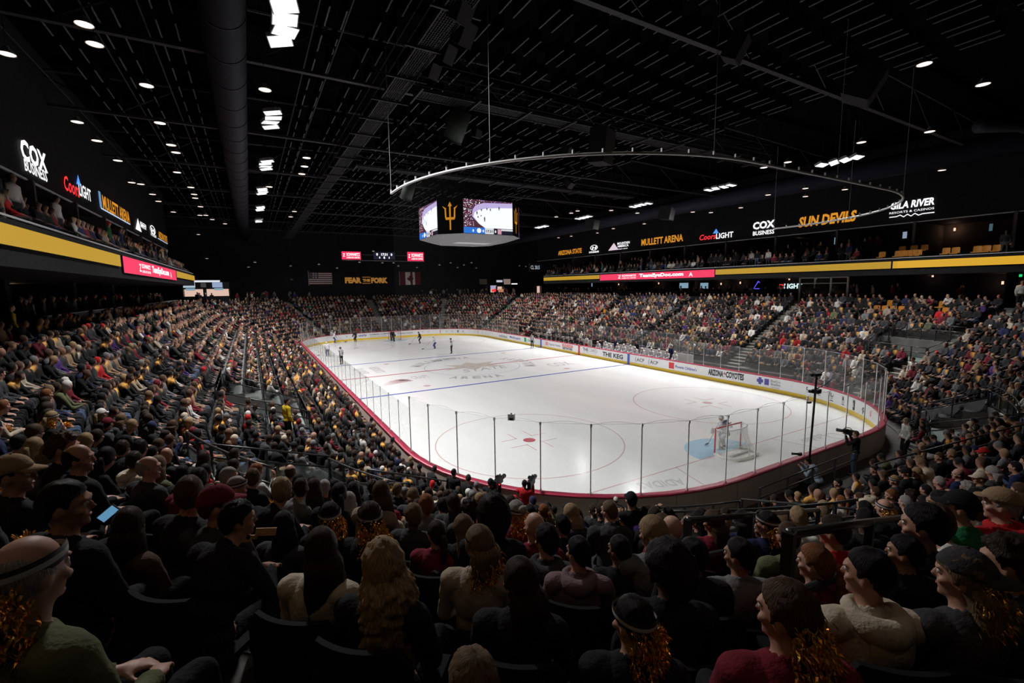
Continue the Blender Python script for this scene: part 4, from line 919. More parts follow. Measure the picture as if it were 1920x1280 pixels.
kiosk(1007, 535, 1030, 549, 'small warm lit opening beside the far end of the bench side balcony', 37, ())
for u0, v0, u1, v1, m, l in ((899, 523, 913, 533, mat('poster_grey', (.4, .38, .36)), 'pale square poster on the far wall before the lit stand'), (931, 525, 942, 533, glow('scr1', (.8, .75, .9), .7), 'small white screen over the lit concession stand'), (944, 523, 957, 533, glow('scr2', (.55, .4, .35), .4), 'pinkish picture screen over the lit concession stand'), (959, 531, 970, 533, LEDW, 'thin white lit bar over the lit concession stand')):
    wall_box('wall_screen', u0, v0, u1, v1, m, l, 'screen')
wall_box('led_board', 870, 573, 915, 582, LEDP, 'pink LED board with white letters over the far tunnel opening', 'LED board', y=36.0, texts=(('SCHWARTZ', .28, .7, .5, .35, LEDW), ('LASER EYE CENTER', .28, .7, .15, .2, LEDW), ('Z', .1, .18, .25, .5, LEDW), ('A', .78, .86, .15, .65, LEDW)))
a = at(1, 36.1, 870, 606); b_ = at(1, 36.1, 914, 583); g = empty('tunnel_portal', (a.x, 36.2, 0)); tag(g, 'pale tunnel opening in the far stand under the pink board', 'tunnel')
W = b_.x-a.x; MB().box((W*.22, .2, 1.5), (W*.44, .15, 3.1)).build('side_panel', mat('portal_tan', (.45, .33, .25), rough=.7), g); MB().box((W*.72, .6, 1.5), (W*.5, .15, 3.1)).build('inner_wall', mat('portal_brown', (.16, .11, .09), rough=.8), g); MB().box((W/2, .3, 3.3), (W, .8, .25)).build('lintel', BLACK, g)
wall_box('stat_board', 993, 495, 1030, 509, mat('statboard', (.05, .05, .06)), 'grey framed stat board at the far corner of the bench side', 'LED board', y=38, texts=(('CL 20.5', .05, .5, .3, .5, glow('stat', (.5, .6, .65), .6)),), frame=ALU)
# screens on the bench side under and over the balcony
def side_screen(u0, v0, u1, v1, m, label, x=31.5, name='television', cat='television'):
    a = at(0, x, u0, v1); b_ = at(0, x, u1, v0); g = empty(name, (x, (a.y+b_.y)/2, a.z)); tag(g, label, cat); W = abs(a.y-b_.y); H = abs(b_.z-a.z)
    MB().box((.05, 0, H/2), (.08, W+.06, H+.06)).build('bezel', BLACK, g); MB().box((.35, 0, H/2), (.6, .12, .12)).build('wall_bracket', BLACK, g) if x < 32.1 else None; MB().box((0, 0, H/2), (.02, W, H)).build('screen_face', m, g)
for i, q in enumerate(((1085, 489, 1095, 496), (1164, 482, 1172, 490), (1256, 473, 1269, 483), (1389, 460, 1399, 472), (1564, 444, 1578, 458), (1692, 434, 1701, 447), (1854, 419, 1862, 433))):
    side_screen(*q, (SCREENB, glow('tvw', (.4, .5, .65), .6))[i % 2] if i < 6 else glow('tvd', (.1, .2, .25), .5), 'lit blue television in the %s suite from the far end, bench side' % ('first', 'second', 'third', 'fourth', 'fifth', 'sixth', 'seventh')[i], x=32.38)
for q, l in (((1109, 530, 1119, 537), 'pale television under the balcony beside the far doorframe'), ((1274, 530, 1292, 540), 'pale television on the peach wall under the balcony'), ((1313, 530, 1328, 541), 'tall pale television under the balcony near the blue neon peak')):
    side_screen(*q, SCREENB, l, x=32)
side_screen(1906, 514, 1917, 519, glow('exit', (.02, .75, .2), .9), 'small green exit sign at the far side of the bench corner', x=32.7, name='exit_sign', cat='exit sign')
g = empty('neon_sign', (0, 0, 0)); tag(g, 'blue neon mountain peak outline with red and white LIGHT letters behind the bar', 'neon sign')
P = [at(0, 32.93, u, v) for u, v in ((1413, 541), (1422, 527), (1426, 531), (1428, 530), (1436, 541))]; mb = MB(); mb.tube(P, .05, 6, closed=True); mb.build('peak_tube', glow('neon', (.15, .12, 1.0), 1.3), g)
mb = MB(); a = at(0, 32.93, 1470, 541); b_ = at(0, 32.93, 1504, 541); text_mb(mb, 'LIGHT', a, (0, -1, 0), (0, 0, 1), abs(a.y-b_.y), .55, bold=.04); a2 = at(0, 32.93, 1461, 541); text_mb(mb, 'rs', a2, (0, -1, 0), (0, 0, 1), .45, .5, m=1, bold=.05); mb.build('lettering', [glow('neonw', (.75, 1, .98), 1.1), LEDR], g)
# warm lit wall bays behind the concourse bar on the bench side (lit by their own warm lamps)
def warm_lamp(x, y, z, e, col=(1, .62, .42), label='warm glowing wall lamp on the back wall of the bench side concourse', grp='warm concourse lamps'):
    g = empty('wall_lamp', (x, y, z)); tag(g, label, 'lamp', grp); MB().tube([(0, 0, -.12), (0, 0, .12)], .07, 10).build('lamp_shade', glow('lampshade', col, 1.2), g)
    ld = bpy.data.lights.new('bulb', 'POINT'); ld.energy = e; ld.color = col; ld.shadow_soft_size = .15; lo = bpy.data.objects.new('bulb', ld); C.objects.link(lo); lo.parent = g; lo.location = (-.3*np.sign(x) if x else 0, -.3 if not x else 0, 0)
for u, v in ((1160, 533), (1235, 531), (1296, 531), (1352, 532), (1388, 530), (1480, 520), (1530, 520), (1750, 505), (1880, 530)):
    p = at(0, 32.6, u, v); warm_lamp(p.x, p.y, min(p.z, 8), 9)
for u, v in ((1236, 465), (1500, 448), (1560, 430), (1790, 430)):
    p = at(0, 32.2, u, v); warm_lamp(p.x, p.y, p.z, 6, label='warm glowing lamp at the back of a bench side suite', grp='warm suite lamps')
for p in ((-31, -8, 8.0), (-31, 0, 8.0)): warm_lamp(*p, 10, label='warm glowing wall lamp under the duct side balcony', grp='warm lamps under the duct side balcony')
# bar counter and door frame on the bench side
g = empty('bar_counter', (25.9, -2, TOPZ)); tag(g, 'long dark drink rail counter behind the top row of the bench side', 'counter'); MB().box((0, 0, .55), (.3, 22, 1.1)).build('front_panel', DARK, g); MB().box((0, 0, 1.12), (.5, 22.2, .05)).build('counter_top', STEEL, g)
g = empty('glass_partition', (26.5, 0, TOPZ)); tag(g, 'white framed glass partition on the bench side concourse near the LIGHT letters', 'partition')
ya, yb = at(0, 26.5, 1500, 530).y, at(0, 26.5, 1590, 530).y; mb = MB(); top = at(0, 26.5, 1500, 521).z-TOPZ
for k in range(4): y = ya+(yb-ya)*k/3; mb.box((0, y, top/2), (.1, .14, top))
mb.box((0, (ya+yb)/2, top), (.1, abs(yb-ya), .12)); mb.box((0, (ya+yb)/2, top*.78), (.1, abs(yb-ya), .07)); mb.build('frame', mat('frame_white', (.5, .5, .5)), g)
MB().box((0, (ya+yb)/2, top/2), (.02, abs(yb-ya), top)).build('pane', GUARD, g)

# ================================================================== people
def V3(*a): return Vector(a)
SKIN = [('skin', c) for c in ((.45, .23, .16), (.36, .18, .115), (.22, .11, .065), (.11, .055, .035), (.50, .28, .21))]
EYEW = mat('eye_white', (.7, .7, .68), rough=.2); IRIS = mat('eye_iris', (.03, .02, .015), rough=.2); SHOE = mat('shoe_black', (.015, .015, .015), rough=.5); LIP = mat('lip', (.42, .14, .12), rough=.5); SKATE = mat('skate_black', (.02, .02, .02), rough=.4)
def hand(P, wr, d, up, side, curl=.6):
    """palm and five fingers: wr wrist, d direction, up back-of-hand normal, side = +1/-1 thumb side"""
    d = d.normalized(); x = d.cross(up).normalized()*side; up = x.cross(d).normalized()*side
    P.append(('ell', wr+d*.045, (.042, .05, .017), Matrix((x, d, up)).transposed(), 'hand'))
    P.append(('cap', wr-d*.01, wr+d*.02, .024, .026, 'hand'))
    for i, (o, L) in enumerate(((-.030, .034), (-.011, .040), (.010, .038), (.029, .030))):
        a = wr+d*.085+x*(-o); q = a; ang = curl*(.5+.12*i)
        for k, l in enumerate((L, L*.62, L*.5)):
            dd = d*math.cos(ang*(k+.6))-up*math.sin(ang*(k+.6)); n = q+dd*l; P.append(('cap', q, n, .0095-.001*k, .0088-.001*k, 'hand')); q = n
    a = wr+d*.025+x*.032; b = a+(d*.5+x*.8-up*.3).normalized()*.042; c = b+(d*.9+x*.15-up*.3).normalized()*.032
    P.append(('cap', a, b, .012, .010, 'hand')); P.append(('cap', b, c, .010, .008, 'hand'))
def figure(J, gear=0.0, fat=1.0):
    """list of tapered primitives for a body; J: joint dict"""
    P = []; pel, wa, ch, nk = J['pelvis'], J['waist'], J['chest'], J['neck']
    up = (ch-pel).normalized(); X = J.get('xdir', V3(1, 0, 0)); Y = up.cross(X).normalized()*1.0; M = Matrix((X, Y, up)).transposed()
    P.append(('ell', pel, (.175*fat, .135*fat, .14), M, 'pelvis')); P.append(('ell', wa, (.15*fat, .115*fat, .16), M, 'torso'))
    P.append(('ell', ch, (.175*fat+gear, .118*fat+gear, .20), M, 'torso')); P.append(('cap', J['shL']*.96+ch*.04+up*.0, J['shR']*.96+ch*.04, .07+gear, .07+gear, 'torso'))
    P.append(('cap', ch+up*.1, nk, .075, .062, 'torso'))
    HC = J['head']; P.append(('cap', nk-up*.02, HC-V3(0, 0, .07), .058, .055, 'neck'))
    R = J['hrot']
    def h(x, y, z): return HC+R @ V3(x, y, z)
    P.append(('ell', h(0, -.008, .015), (.077, .096, .108), R, 'head')); P.append(('ell', h(0, .028, -.055), (.056, .062, .068), R, 'head')); P.append(('ell', h(0, .07, -.098), (.026, .022, .02), R, 'head'))
    P.append(('cap', h(0, .086, .012), h(0, .104, -.026), .010, .0135, 'head')); P.append(('ell', h(0, .084, .028), (.055, .016, .012), R, 'head'))
    for s in (-1, 1):
        P.append(('ell', h(s*.078, -.004, -.012), (.011, .02, .032), R, 'ear')); P.append(('ell', h(s*.042, .066, -.03), (.024, .024, .02), R, 'head'))
    P.append(('cap', h(-.018, .083, -.062), h(.018, .083, -.062), .009, .009, 'head'))
    for s, k in ((-1, 'L'), (1, 'R')):
        sh, el, wr = J['sh'+k], J['el'+k], J['wr'+k]
        P.append(('cap', sh, sh.lerp(el, .5), .062+gear, .05+gear, 'upper_arm')); P.append(('cap', sh.lerp(el, .5), el, .05+gear, .043+gear*.8, 'upper_arm'))
        P.append(('cap', el, el.lerp(wr, .45), .044+gear*.8, .04+gear*.5, 'forearm')); P.append(('cap', el.lerp(wr, .45), wr, .04+gear*.5, .027, 'forearm'))
        hp, kn, an, to = J['hp'+k], J['kn'+k], J['an'+k], J['to'+k]
        P.append(('cap', hp, hp.lerp(kn, .5), .088*fat+gear*.6, .075+gear*.6, 'leg')); P.append(('cap', hp.lerp(kn, .5), kn, .075+gear*.6, .056+gear*.5, 'leg'))
        P.append(('cap', kn, kn.lerp(an, .35), .056+gear*.5, .057+gear*.5, 'leg')); P.append(('cap', kn.lerp(an, .35), an, .057+gear*.5, .036, 'leg'))
        P.append(('cap', an-V3(0, 0, .03), to, .042, .036, 'foot')); P.append(('cap', an+V3(0, 0, .02), an-V3(0, 0, .04), .04, .045, 'foot'))
        d = (wr-el).normalized(); hd = J.get('hd'+k, d); hand(P, wr, hd, J.get('hu'+k, V3(0, 0, 1)), -s, J.get('curl', .7))
    return P
def prims_mesh(P):
    mb = MB()
    for p in P:
        if p[0] == 'ell': mb.ell(p[1], p[2], p[3], 18, 12)
        else: mb.cap(p[1], p[2], p[3], p[4], 12)
    return mb
def sdf_labels(V, P):
    best = np.full(len(V), 1e9); lab = np.zeros(len(V), int); names = sorted({p[-1] for p in P}); ix = {n: i for i, n in enumerate(names)}
    for p in P:
        if p[0] == 'ell':
            M = np.array(p[3].transposed()) if p[3] is not None else np.eye(3); q = (V-np.array(p[1])) @ M.T; r = np.array(p[2]); k = np.linalg.norm(q/r, axis=1); d = (k-1)*r.min()
        else:
            a, b = np.array(p[1]), np.array(p[2]); ab = b-a; t = np.clip(((V-a) @ ab)/max(ab @ ab, 1e-9), 0, 1); d = np.linalg.norm(V-a-t[:, None]*ab, axis=1)-(p[3]+(p[4]-p[3])*t)
        m = d < best; best[m] = d[m]; lab[m] = ix[p[-1]]
    return lab, names
def remesh(P, vox, smooth=2, deci=0):
    mb = prims_mesh(P); o = mb.build('tmp', OBJSKIN)
    md = o.modifiers.new('r', 'REMESH'); md.mode = 'VOXEL'; md.voxel_size = vox
    if smooth: s = o.modifiers.new('s', 'SMOOTH'); s.factor = .5; s.iterations = smooth
    if deci: dm_ = o.modifiers.new('d', 'DECIMATE'); dm_.ratio = deci
    dg = bpy.context.evaluated_depsgraph_get(); e = o.evaluated_get(dg); me = e.to_mesh()
    n = len(me.vertices); V = np.empty(n*3, np.float32); N = np.empty(n*3, np.float32); me.vertices.foreach_get('co', V); me.vertices.foreach_get('normal', N)
    F = np.full((len(me.polygons), 4), -1)
    tot = np.empty(len(me.polygons), np.int32); me.polygons.foreach_get('loop_total', tot); L = np.empty(len(me.loops), np.int32); me.loops.foreach_get('vertex_index', L)
    st = np.empty(len(me.polygons), np.int32); me.polygons.foreach_get('loop_start', st)
    for k in range(4): m = tot > k; F[m, k] = L[st[m]+k]
    e.to_mesh_clear(); dm = o.data; bpy.data.objects.remove(o); bpy.data.meshes.remove(dm)
    return V.reshape(-1, 3).astype(float), N.reshape(-1, 3).astype(float), F
def shell(V, N, F, sel, off, wr=0.0, seed=0, thick=True):
    """a garment: the faces whose vertices are all in sel, pushed outwards, hem closed onto the body"""
    fs = F[:, 3] >= 0; ok = sel[F[:, 0]] & sel[F[:, 1]] & sel[F[:, 2]] & np.where(fs, sel[np.where(fs, F[:, 3], 0)], True); F2 = F[ok]
    used = np.unique(F2[F2 >= 0]); mp = np.full(len(V), -1); mp[used] = np.arange(len(used))
    # boundary vertices: touch a face outside the selection
    F3 = F[~ok]; outv = np.unique(F3[F3 >= 0]); bd = np.zeros(len(V), bool); bd[outv] = True
    o = np.full(len(V), off)
    if wr:
        for i in used: o[i] += wr*noise.noise(Vector((V[i][0]*9+seed, V[i][1]*9, V[i][2]*7)))+wr*.5*noise.noise(Vector((V[i][0]*22, V[i][1]*22+seed, V[i][2]*16)))
    Vn = V+N*o[:, None]; Vn[bd] = (V+N*.001)[bd] if not thick else (V-N*.004)[bd]
    F4 = np.where(F2 >= 0, mp[np.where(F2 >= 0, F2, 0)], -1)
    return Vn[used], F4
class Template: pass
def make_template(J, gear=0.0, vox=.009, fat=1.0, smooth=2, shirt_off=.012, long_sleeve=True, wr=.012, shoes=True):
    P = figure(J, gear, fat); V, N, F = remesh(P, vox, smooth); lab, names = sdf_labels(V, P); ix = {n: i for i, n in enumerate(names)}
    T = Template(); T.J = J; T.head = Matrix.Translation(J['head']) @ J['hrot'].to_4x4()
    is_ = lambda *n: np.isin(lab, [ix[k] for k in n if k in ix])
    # body: skin; feet faces get the shoe material
    mi = np.where(is_('foot')[F[:, 0]], 1, 0) if shoes else np.zeros(len(F), int)
    HC, R = J['head'], J['hrot']
    mbE = MB()
    for s in (-1, 1):
        c = HC+R @ V3(s*.031, .079, .008); mbE.ell(c, (.0125,)*3, nu=10, nv=7, m=0); mbE.ell(c+R @ V3(0, .007, 0), (.0065,)*3, nu=8, nv=6, m=1)
    mbE.ell(HC+R @ V3(0, .090, -.062), (.02, .006, .007), R, nu=10, nv=6, m=2)
    EV = np.array([tuple(v) for v in mbE.v]); EF = np.array([tuple(f)+(-1,)*(4-len(f)) for f in mbE.f]); EF = np.where(EF >= 0, EF+len(V), -1)
    T.body = npmesh('body', np.vstack([V, EV]), np.vstack([F, EF]), [OBJSKIN, SHOE, EYEW, IRIS, LIP], mi=np.concatenate([mi, np.array(mbE.m)+2]))
    ssel = is_('torso', 'upper_arm', 'forearm') if long_sleeve else is_('torso', 'upper_arm'); ssel |= is_('pelvis') & (V[:, 2] > J['pelvis'].z-.02)
    sv, sf = shell(V, N, F, ssel, shirt_off+gear*.3, wr); T.shirt = npmesh('shirt', sv, sf, [OBJCLOTH])
    psel = is_('leg') | (is_('pelvis') & ~ssel) ; pv, pf = shell(V, N, F, psel, .01+gear*.2, wr*.6); T.trousers = npmesh('trousers', pv, pf, [OBJCLOTH])
    return T
def rotz(a): return Matrix.Rotation(a, 3, 'Z')
def sit(turn=0, lean=0, arms='lap', nod=-.05):
    J = dict(pelvis=V3(0, 0, .52), hpL=V3(-.09, .02, .50), hpR=V3(.09, .02, .50), knL=V3(-.13, .43, .52), knR=V3(.13, .43, .52), anL=V3(-.12, .46, .10), anR=V3(.12, .46, .10), toL=V3(-.13, .60, .045), toR=V3(.13, .60, .045))
    def tp(x, y, z):   # torso point leant forwards about the pelvis
        d = V3(x, y, z-.52); a = -lean; return V3(d.x, d.y*math.cos(a)-d.z*math.sin(a), d.y*math.sin(a)+d.z*math.cos(a))+V3(0, 0, .52)
    J['waist'] = tp(0, -.03, .70); J['chest'] = tp(0, -.03, .90); J['neck'] = tp(0, -.02, 1.07); J['shL'] = tp(-.185, -.03, 1.0); J['shR'] = tp(.185, -.03, 1.0)
    J['head'] = tp(0, .01, 1.235)+V3(0, .02*(lean > .1), -.01); J['hrot'] = rotz(turn) @ Matrix.Rotation(nod, 3, 'X')
    if arms == 'lap': J.update(elL=V3(-.25, .03+lean*.2, .72), elR=V3(.25, .03+lean*.2, .72), wrL=V3(-.09, .27, .63), wrR=V3(.10, .26, .64), hdL=V3(.5, .8, -.15), hdR=V3(-.5, .8, -.15))
    elif arms == 'knees': J.update(elL=V3(-.2, .30, .66), elR=V3(.2, .30, .66), wrL=V3(-.05, .48, .70), wrR=V3(.05, .48, .70), hdL=V3(.3, .9, -.2), hdR=V3(-.3, .9, -.2))
    elif arms == 'cross': J.update(elL=V3(-.22, .08, .76), elR=V3(.22, .08, .76), wrL=V3(.06, .22, .80), wrR=V3(-.06, .20, .84), hdL=V3(1, .2, .1), hdR=V3(-1, .2, .1), huL=V3(0, 1, 0), huR=V3(0, 1, 0))
    elif arms == 'phone': J.update(elL=V3(-.24, .05, .74), elR=V3(.24, .12, .80), wrL=V3(-.09, .27, .63), wrR=V3(.10, .32, 1.02), hdL=V3(.5, .8, -.15), hdR=V3(-.2, .1, 1), huR=V3(1, .3, 0))
    return J
def stand(turn=0, arms='down', lean=0, nod=0, crouch=0):
    z = -crouch
    J = dict(pelvis=V3(0, -crouch*.4, .93+z), hpL=V3(-.09, -crouch*.4, .90+z), hpR=V3(.09, -crouch*.4, .90+z), knL=V3(-.12, .03+crouch*.9, .50+z*.45), knR=V3(.12, .03+crouch*.9, .50+z*.45), anL=V3(-.13, 0, .09), anR=V3(.13, 0, .09), toL=V3(-.15, .15, .04), toR=V3(.15, .15, .04))
    b = J['pelvis']
    def tp(x, y, z_): d = V3(x, y, z_); a = -lean; return V3(d.x, d.y*math.cos(a)-d.z*math.sin(a), d.y*math.sin(a)+d.z*math.cos(a))+b
    J['waist'] = tp(0, -.01, .18); J['chest'] = tp(0, -.01, .38); J['neck'] = tp(0, 0, .55); J['shL'] = tp(-.19, -.01, .48); J['shR'] = tp(.19, -.01, .48)
    J['head'] = tp(0, .03, .715); J['hrot'] = rotz(turn) @ Matrix.Rotation(nod, 3, 'X')
    if arms == 'down': J.update(elL=tp(-.25, -.02, .20), elR=tp(.25, -.02, .20), wrL=tp(-.24, .08, -.04), wrR=tp(.24, .08, -.04), curl=.5)
    elif arms == 'camera': J.update(elL=tp(-.22, .2, .30), elR=tp(.24, .15, .32), wrL=tp(-.04, .33, .60), wrR=tp(.2, .28, .62), hdL=V3(.2, .6, .5), hdR=V3(-.2, .7, .5), curl=1.2)
    elif arms == 'stick': J.update(elL=tp(-.24, .16, .24), elR=tp(.26, .05, .22), wrL=tp(-.12, .38, .06), wrR=tp(.12, .28, .16), hdL=V3(.3, .6, -.5), hdR=V3(-.2, .7, -.5), curl=1.3)
    elif arms == 'point': J.update(elL=tp(-.25, -.02, .20), elR=tp(.42, .12, .38), wrL=tp(-.24, .08, -.04), wrR=tp(.62, .28, .40), curl=.5)
    return J

# ---- hair and headwear, in head space (x right, y forward, z up, origin at the head centre)
def blob(fn, nu=36, nv=26):
    """closed shell from the head ellipsoid; fn(unit dir) -> radius factor"""
    mb = MB(); mb.ell((0, 0, 0), (1, 1, 1), nu=nu, nv=nv); out = []
    for p in mb.v: d = Vector(p).normalized(); k = fn(d); out.append((d.x*.077*k, d.y*.096*k-.008, d.z*.108*k+.015))
    mb.v = out; return mb
def sstep(a, b, x): t = max(0, min(1, (x-a)/(b-a))); return t*t*(3-2*t)
def hair_fn(vol=.16, line=.75, seed=0, rough=.05, ear=.0):
    def fn(d):
        t = sstep(-.12, .09, d.z-float(np.interp(d.y, (-1, -.55, -.3, -.08, .12, .3, .42, .7, 1), (-.80, -.74, -.35, .10, .02, -.22, .30, .46, .50)))*(1 if line > .6 else .9)+ear*2.2+.05*noise.noise(Vector((d.x*8, d.y*8, seed))))   # above the line from forehead down to nape
        n = noise.noise(Vector((d.x*3+seed, d.y*3, d.z*3)))*rough+noise.noise(Vector((d.x*9, d.y*9+seed, d.z*9)))*rough*.8
        return (1-.10)+(vol+.10+n)*t
    return fn
def drape(w0, w1, length, back=.085, thick=.045, wav=.012, freq=9, seed=0, sides=True, nz=26, na=44):
    """hair falling behind the head: closed loft"""
    mb = MB(); vs = []
    for i in range(nz+1):
        t = i/nz; z = .05-t*length; w = w0+(w1-w0)*t; w *= (1-.45*sstep(.86, 1, t))*(.62+.38*sstep(0, .22, t)); yb = -back*(.35+.65*sstep(0, .3, t))-.02*t; th = (thick*(1-.5*t)+(.07*(1-t) if sides else .0))*(.7+.3*sstep(0, .2, t))
        for j in range(na):
            a = 2*PI*j/na; q = 1+wav*8*noise.noise(Vector((math.cos(a)*freq*.35+seed, math.sin(a)*freq*.35, t*freq*(.6 if wav < .02 else 1.0))))+wav*5*noise.noise(Vector((math.cos(a)*freq+seed, math.sin(a)*freq, t*freq*2)))
            vs.append((w*math.cos(a)*q, yb+th*math.sin(a)*q+(.02 if sides else 0)*(1-t), z+.02*math.sin(a*7+seed)*(t > .95)))
    fs = []
    for i in range(nz):
        for j in range(na): fs.append((i*na+j, (i+1)*na+j, (i+1)*na+(j+1) % na, i*na+(j+1) % na))
    fs += [tuple(range(na)), tuple(nz*na+j for j in range(na-1, -1, -1))]; mb.add(vs, fs); return mb
def merge(a, b): return a.add(b.v, b.f, 0)
HM = {}
def hair_mesh(kind):
    if kind in HM: return HM[kind]
    name = 'hair'
    if kind == 'short': mb = blob(hair_fn(.085, .72, 1, .035, .03))
    elif kind == 'buzz': mb = blob(hair_fn(.05, .8, 2, .01))
    elif kind == 'thick': mb = blob(hair_fn(.17, .65, 3, .07, .04), 44, 32)
    elif kind == 'spiky': mb = blob(hair_fn(.25, .7, 4, .22), 48, 34)
    elif kind == 'fringe': mb = blob(lambda d: 1-.1+.2*sstep(-.08, .1, -abs(d.z+.05)*1.0+.35-.75*d.y-.0)*(1 if d.z < .62 else 0)+.0)   # bald crown, hair at sides
    elif kind == 'long': mb = merge(blob(hair_fn(.17, .55, 5, .03, .1)), drape(.092, .12, .42, wav=.008, seed=3))
    elif kind == 'longer': mb = merge(blob(hair_fn(.18, .5, 8, .03, .12)), drape(.098, .135, .52, wav=.010, seed=6))
    elif kind == 'curly': mb = merge(blob(hair_fn(.38, .45, 6, .12, .12), 48, 34), drape(.125, .165, .58, back=.09, thick=.075, wav=.026, freq=14, seed=9, nz=50, na=60))
    elif kind == 'afro': mb = blob(hair_fn(.62, .5, 7, .12, .1), 40, 30)
    elif kind == 'ponytail':
        mb = blob(hair_fn(.14, .62, 9, .03)); mb.tube([(0, -.10, .02), (.004, -.135, .03), (.006, -.155, -.02), (.0, -.15, -.12), (.004, -.135, -.23), (0, -.125, -.30)], [.018, .026, .034, .034, .024, .006], 14)
    elif kind == 'bun': mb = blob(hair_fn(.14, .6, 11, .03)); mb.ell((0, -.12, .075), (.045, .042, .042), nu=16, nv=12)
    elif kind == 'bob': mb = merge(blob(hair_fn(.22, .5, 12, .04, .12)), drape(.10, .108, .22, wav=.008, seed=5, nz=14))
    elif kind in ('cap', 'capback'):
        name = 'baseball_cap'; mb = blob(lambda d: .9+.28*sstep(-.02, .04, d.z-.18*d.y-.12)); s = 1 if kind == 'cap' else -1
        vs = []; n = 12
        for i in range(n+1):
            a = PI*.18+PI*.64*i/n; x = math.cos(a); y = math.sin(a)
            for r, dz in ((1.08, .03), (1.9 if True else 1, .0)):
                vs.append((x*.077*(1.1 if r < 1.5 else 1.15), s*y*(.1 if r < 1.5 else .175)-.008, .045+dz*.3-(.012 if r > 1.5 else 0)-.01*x*x))
        o = len(vs); vs += [(x, y, z-.006) for x, y, z in vs]; fs = []
        for i in range(n): fs += [(2*i, 2*i+1, 2*i+3, 2*i+2), (o+2*i, o+2*i+2, o+2*i+3, o+2*i+1), (2*i+1, o+2*i+1, o+2*i+3, 2*i+3)]
        mb.add(vs, fs); mb.ell((0, -.008, .145), (.007, .007, .004), nu=8, nv=5)
    elif kind == 'beanie': name = 'beanie'; mb = blob(lambda d: .9+.34*sstep(-.02, .05, d.z-.35*d.y-.0)+.05*(1 if abs(d.z-.35*d.y-.1) < .1 else 0))
    elif kind == 'helmet': name = 'helmet'; mb = blob(lambda d: .92+.32*sstep(-.02, .06, d.z-.3*d.y+.12)); mb.box((0, .10, .045), (.1, .02, .03))
    elif kind == 'fedora':
        name = 'straw_hat'; mb = MB(); mb.tube([(0, -.01, .05), (0, -.01, .09), (0, -.01, .135), (0, -.01, .15), (0, -.01, .146)], [.098, .098, .088, .06, .01], 24); mb.tube([(0, -.01, .042), (0, -.01, .048), (0, -.01, .056)], [.165, .168, .098], 28)
    elif kind == 'flatcap': name = 'flat_cap'; mb = blob(lambda d: .9+(.32+.12*max(0, d.y))*sstep(-.02, .05, d.z-.1*d.y-.16)*(1-.25*max(0, d.z))); mb.ell((0, .1, .055), (.06, .05, .008), nu=14, nv=6)
    me = mb.build('t', OBJHAIR if name == 'hair' else OBJCLOTH, None, True); m = me.data; bpy.data.objects.remove(me); m.name = name; HM[kind] = (name, m); return HM[kind]
def headband_mesh():
    if 'hb' in HM: return HM['hb']
    mb = MB(); n = 32; vs = []
    for i in range(n):
        a = 2*PI*i/n
        for z, k in ((.02, 1.13), (.036, 1.17), (.054, 1.17), (.07, 1.12)): vs.append((.077*k*math.cos(a), .096*k*math.sin(a)-.008, z+.012*math.sin(a)))
    fs = []; mi = []
    for i in range(n):
        for q in range(3): fs.append((i*4+q, ((i+1) % n)*4+q, ((i+1) % n)*4+q+1, i*4+q+1)); mi.append(1 if q == 1 else 0)
    mb.v = vs; mb.f = fs; mb.m = mi; o = mb.build('headband', [INK, mat('band_white', (.55, .55, .55))], None, True); HM['hb'] = o.data; bpy.data.objects.remove(o); return HM['hb']
def tinsel_mesh(seed, n=260, w0=.085, w1=.13, L=.27):
    """gold foil mullet hanging from the headband: many curled strips"""
    k = ('tin', seed)
    if k in HM: return HM[k]
    R = random.Random(seed); mb = MB()
    for i in range(n):
        a = PI+PI*(.08+.84*R.random()); t0 = R.random(); z = .03-t0*L*.75; w = w0+(w1-w0)*t0; p = Vector((w*math.cos(a), (.09+.02*t0)*math.sin(a)-.02-.03*R.random(), z)); d = Vector((R.uniform(-.6, .6), R.uniform(-.7, .1), -1)).normalized(); side = Vector((math.cos(a+PI/2), math.sin(a+PI/2), R.uniform(-.5, .5))).normalized()
        wd = R.uniform(.0025, .006); pr = []; l = R.uniform(.03, .09); ph = R.random()*6; am = R.uniform(.2, 1.4)
        for q in range(6):
            pr += [p-side*wd, p+side*wd]; d = (d+Vector((math.sin(ph+q*1.4), math.cos(ph+q*1.1), .3*math.sin(q+ph)))*.35*am).normalized(); side = (side+d.cross(side)*.5).normalized(); p = p+d*l/5
        o = len(mb.v); mb.v += [tuple(x) for x in pr]; mb.f += [(o+2*q, o+2*q+1, o+2*q+3, o+2*q+2) for q in range(5)]; mb.m += [0]*5
    o = mb.build('gold_mullet', GOLD, None, False); HM[k] = o.data; bpy.data.objects.remove(o); return HM[k]
def hood_mesh():
    if 'hood' in HM: return HM['hood']
    mb = MB(); vs = []; n = 28; m_ = 12
    for i in range(n):
        a = 2*PI*i/n; bk = max(0, -math.sin(a)); R_ = .098+.012*bk
        for j in range(m_):
            b_ = 2*PI*j/m_; r = .030+.03*bk+.006*noise.noise(Vector((a*3, b_*2, 0)))
            vs.append(((R_+r*math.cos(b_))*math.cos(a), (R_*.85+r*math.cos(b_))*math.sin(a)-.012-.02*bk, -.045*bk+r*1.1*math.sin(b_)-.02*math.sin(a)*(a < PI)))
    fs = [(i*m_+j, ((i+1) % n)*m_+j, ((i+1) % n)*m_+(j+1) % m_, i*m_+(j+1) % m_) for i in range(n) for j in range(m_)]
    mb.add(vs, fs); mb.ell((0, -.135, -.12), (.085, .035, .10), nu=16, nv=12); o = mb.build('hood', OBJCLOTH, None, True); HM['hood'] = o.data; bpy.data.objects.remove(o); return HM['hood']

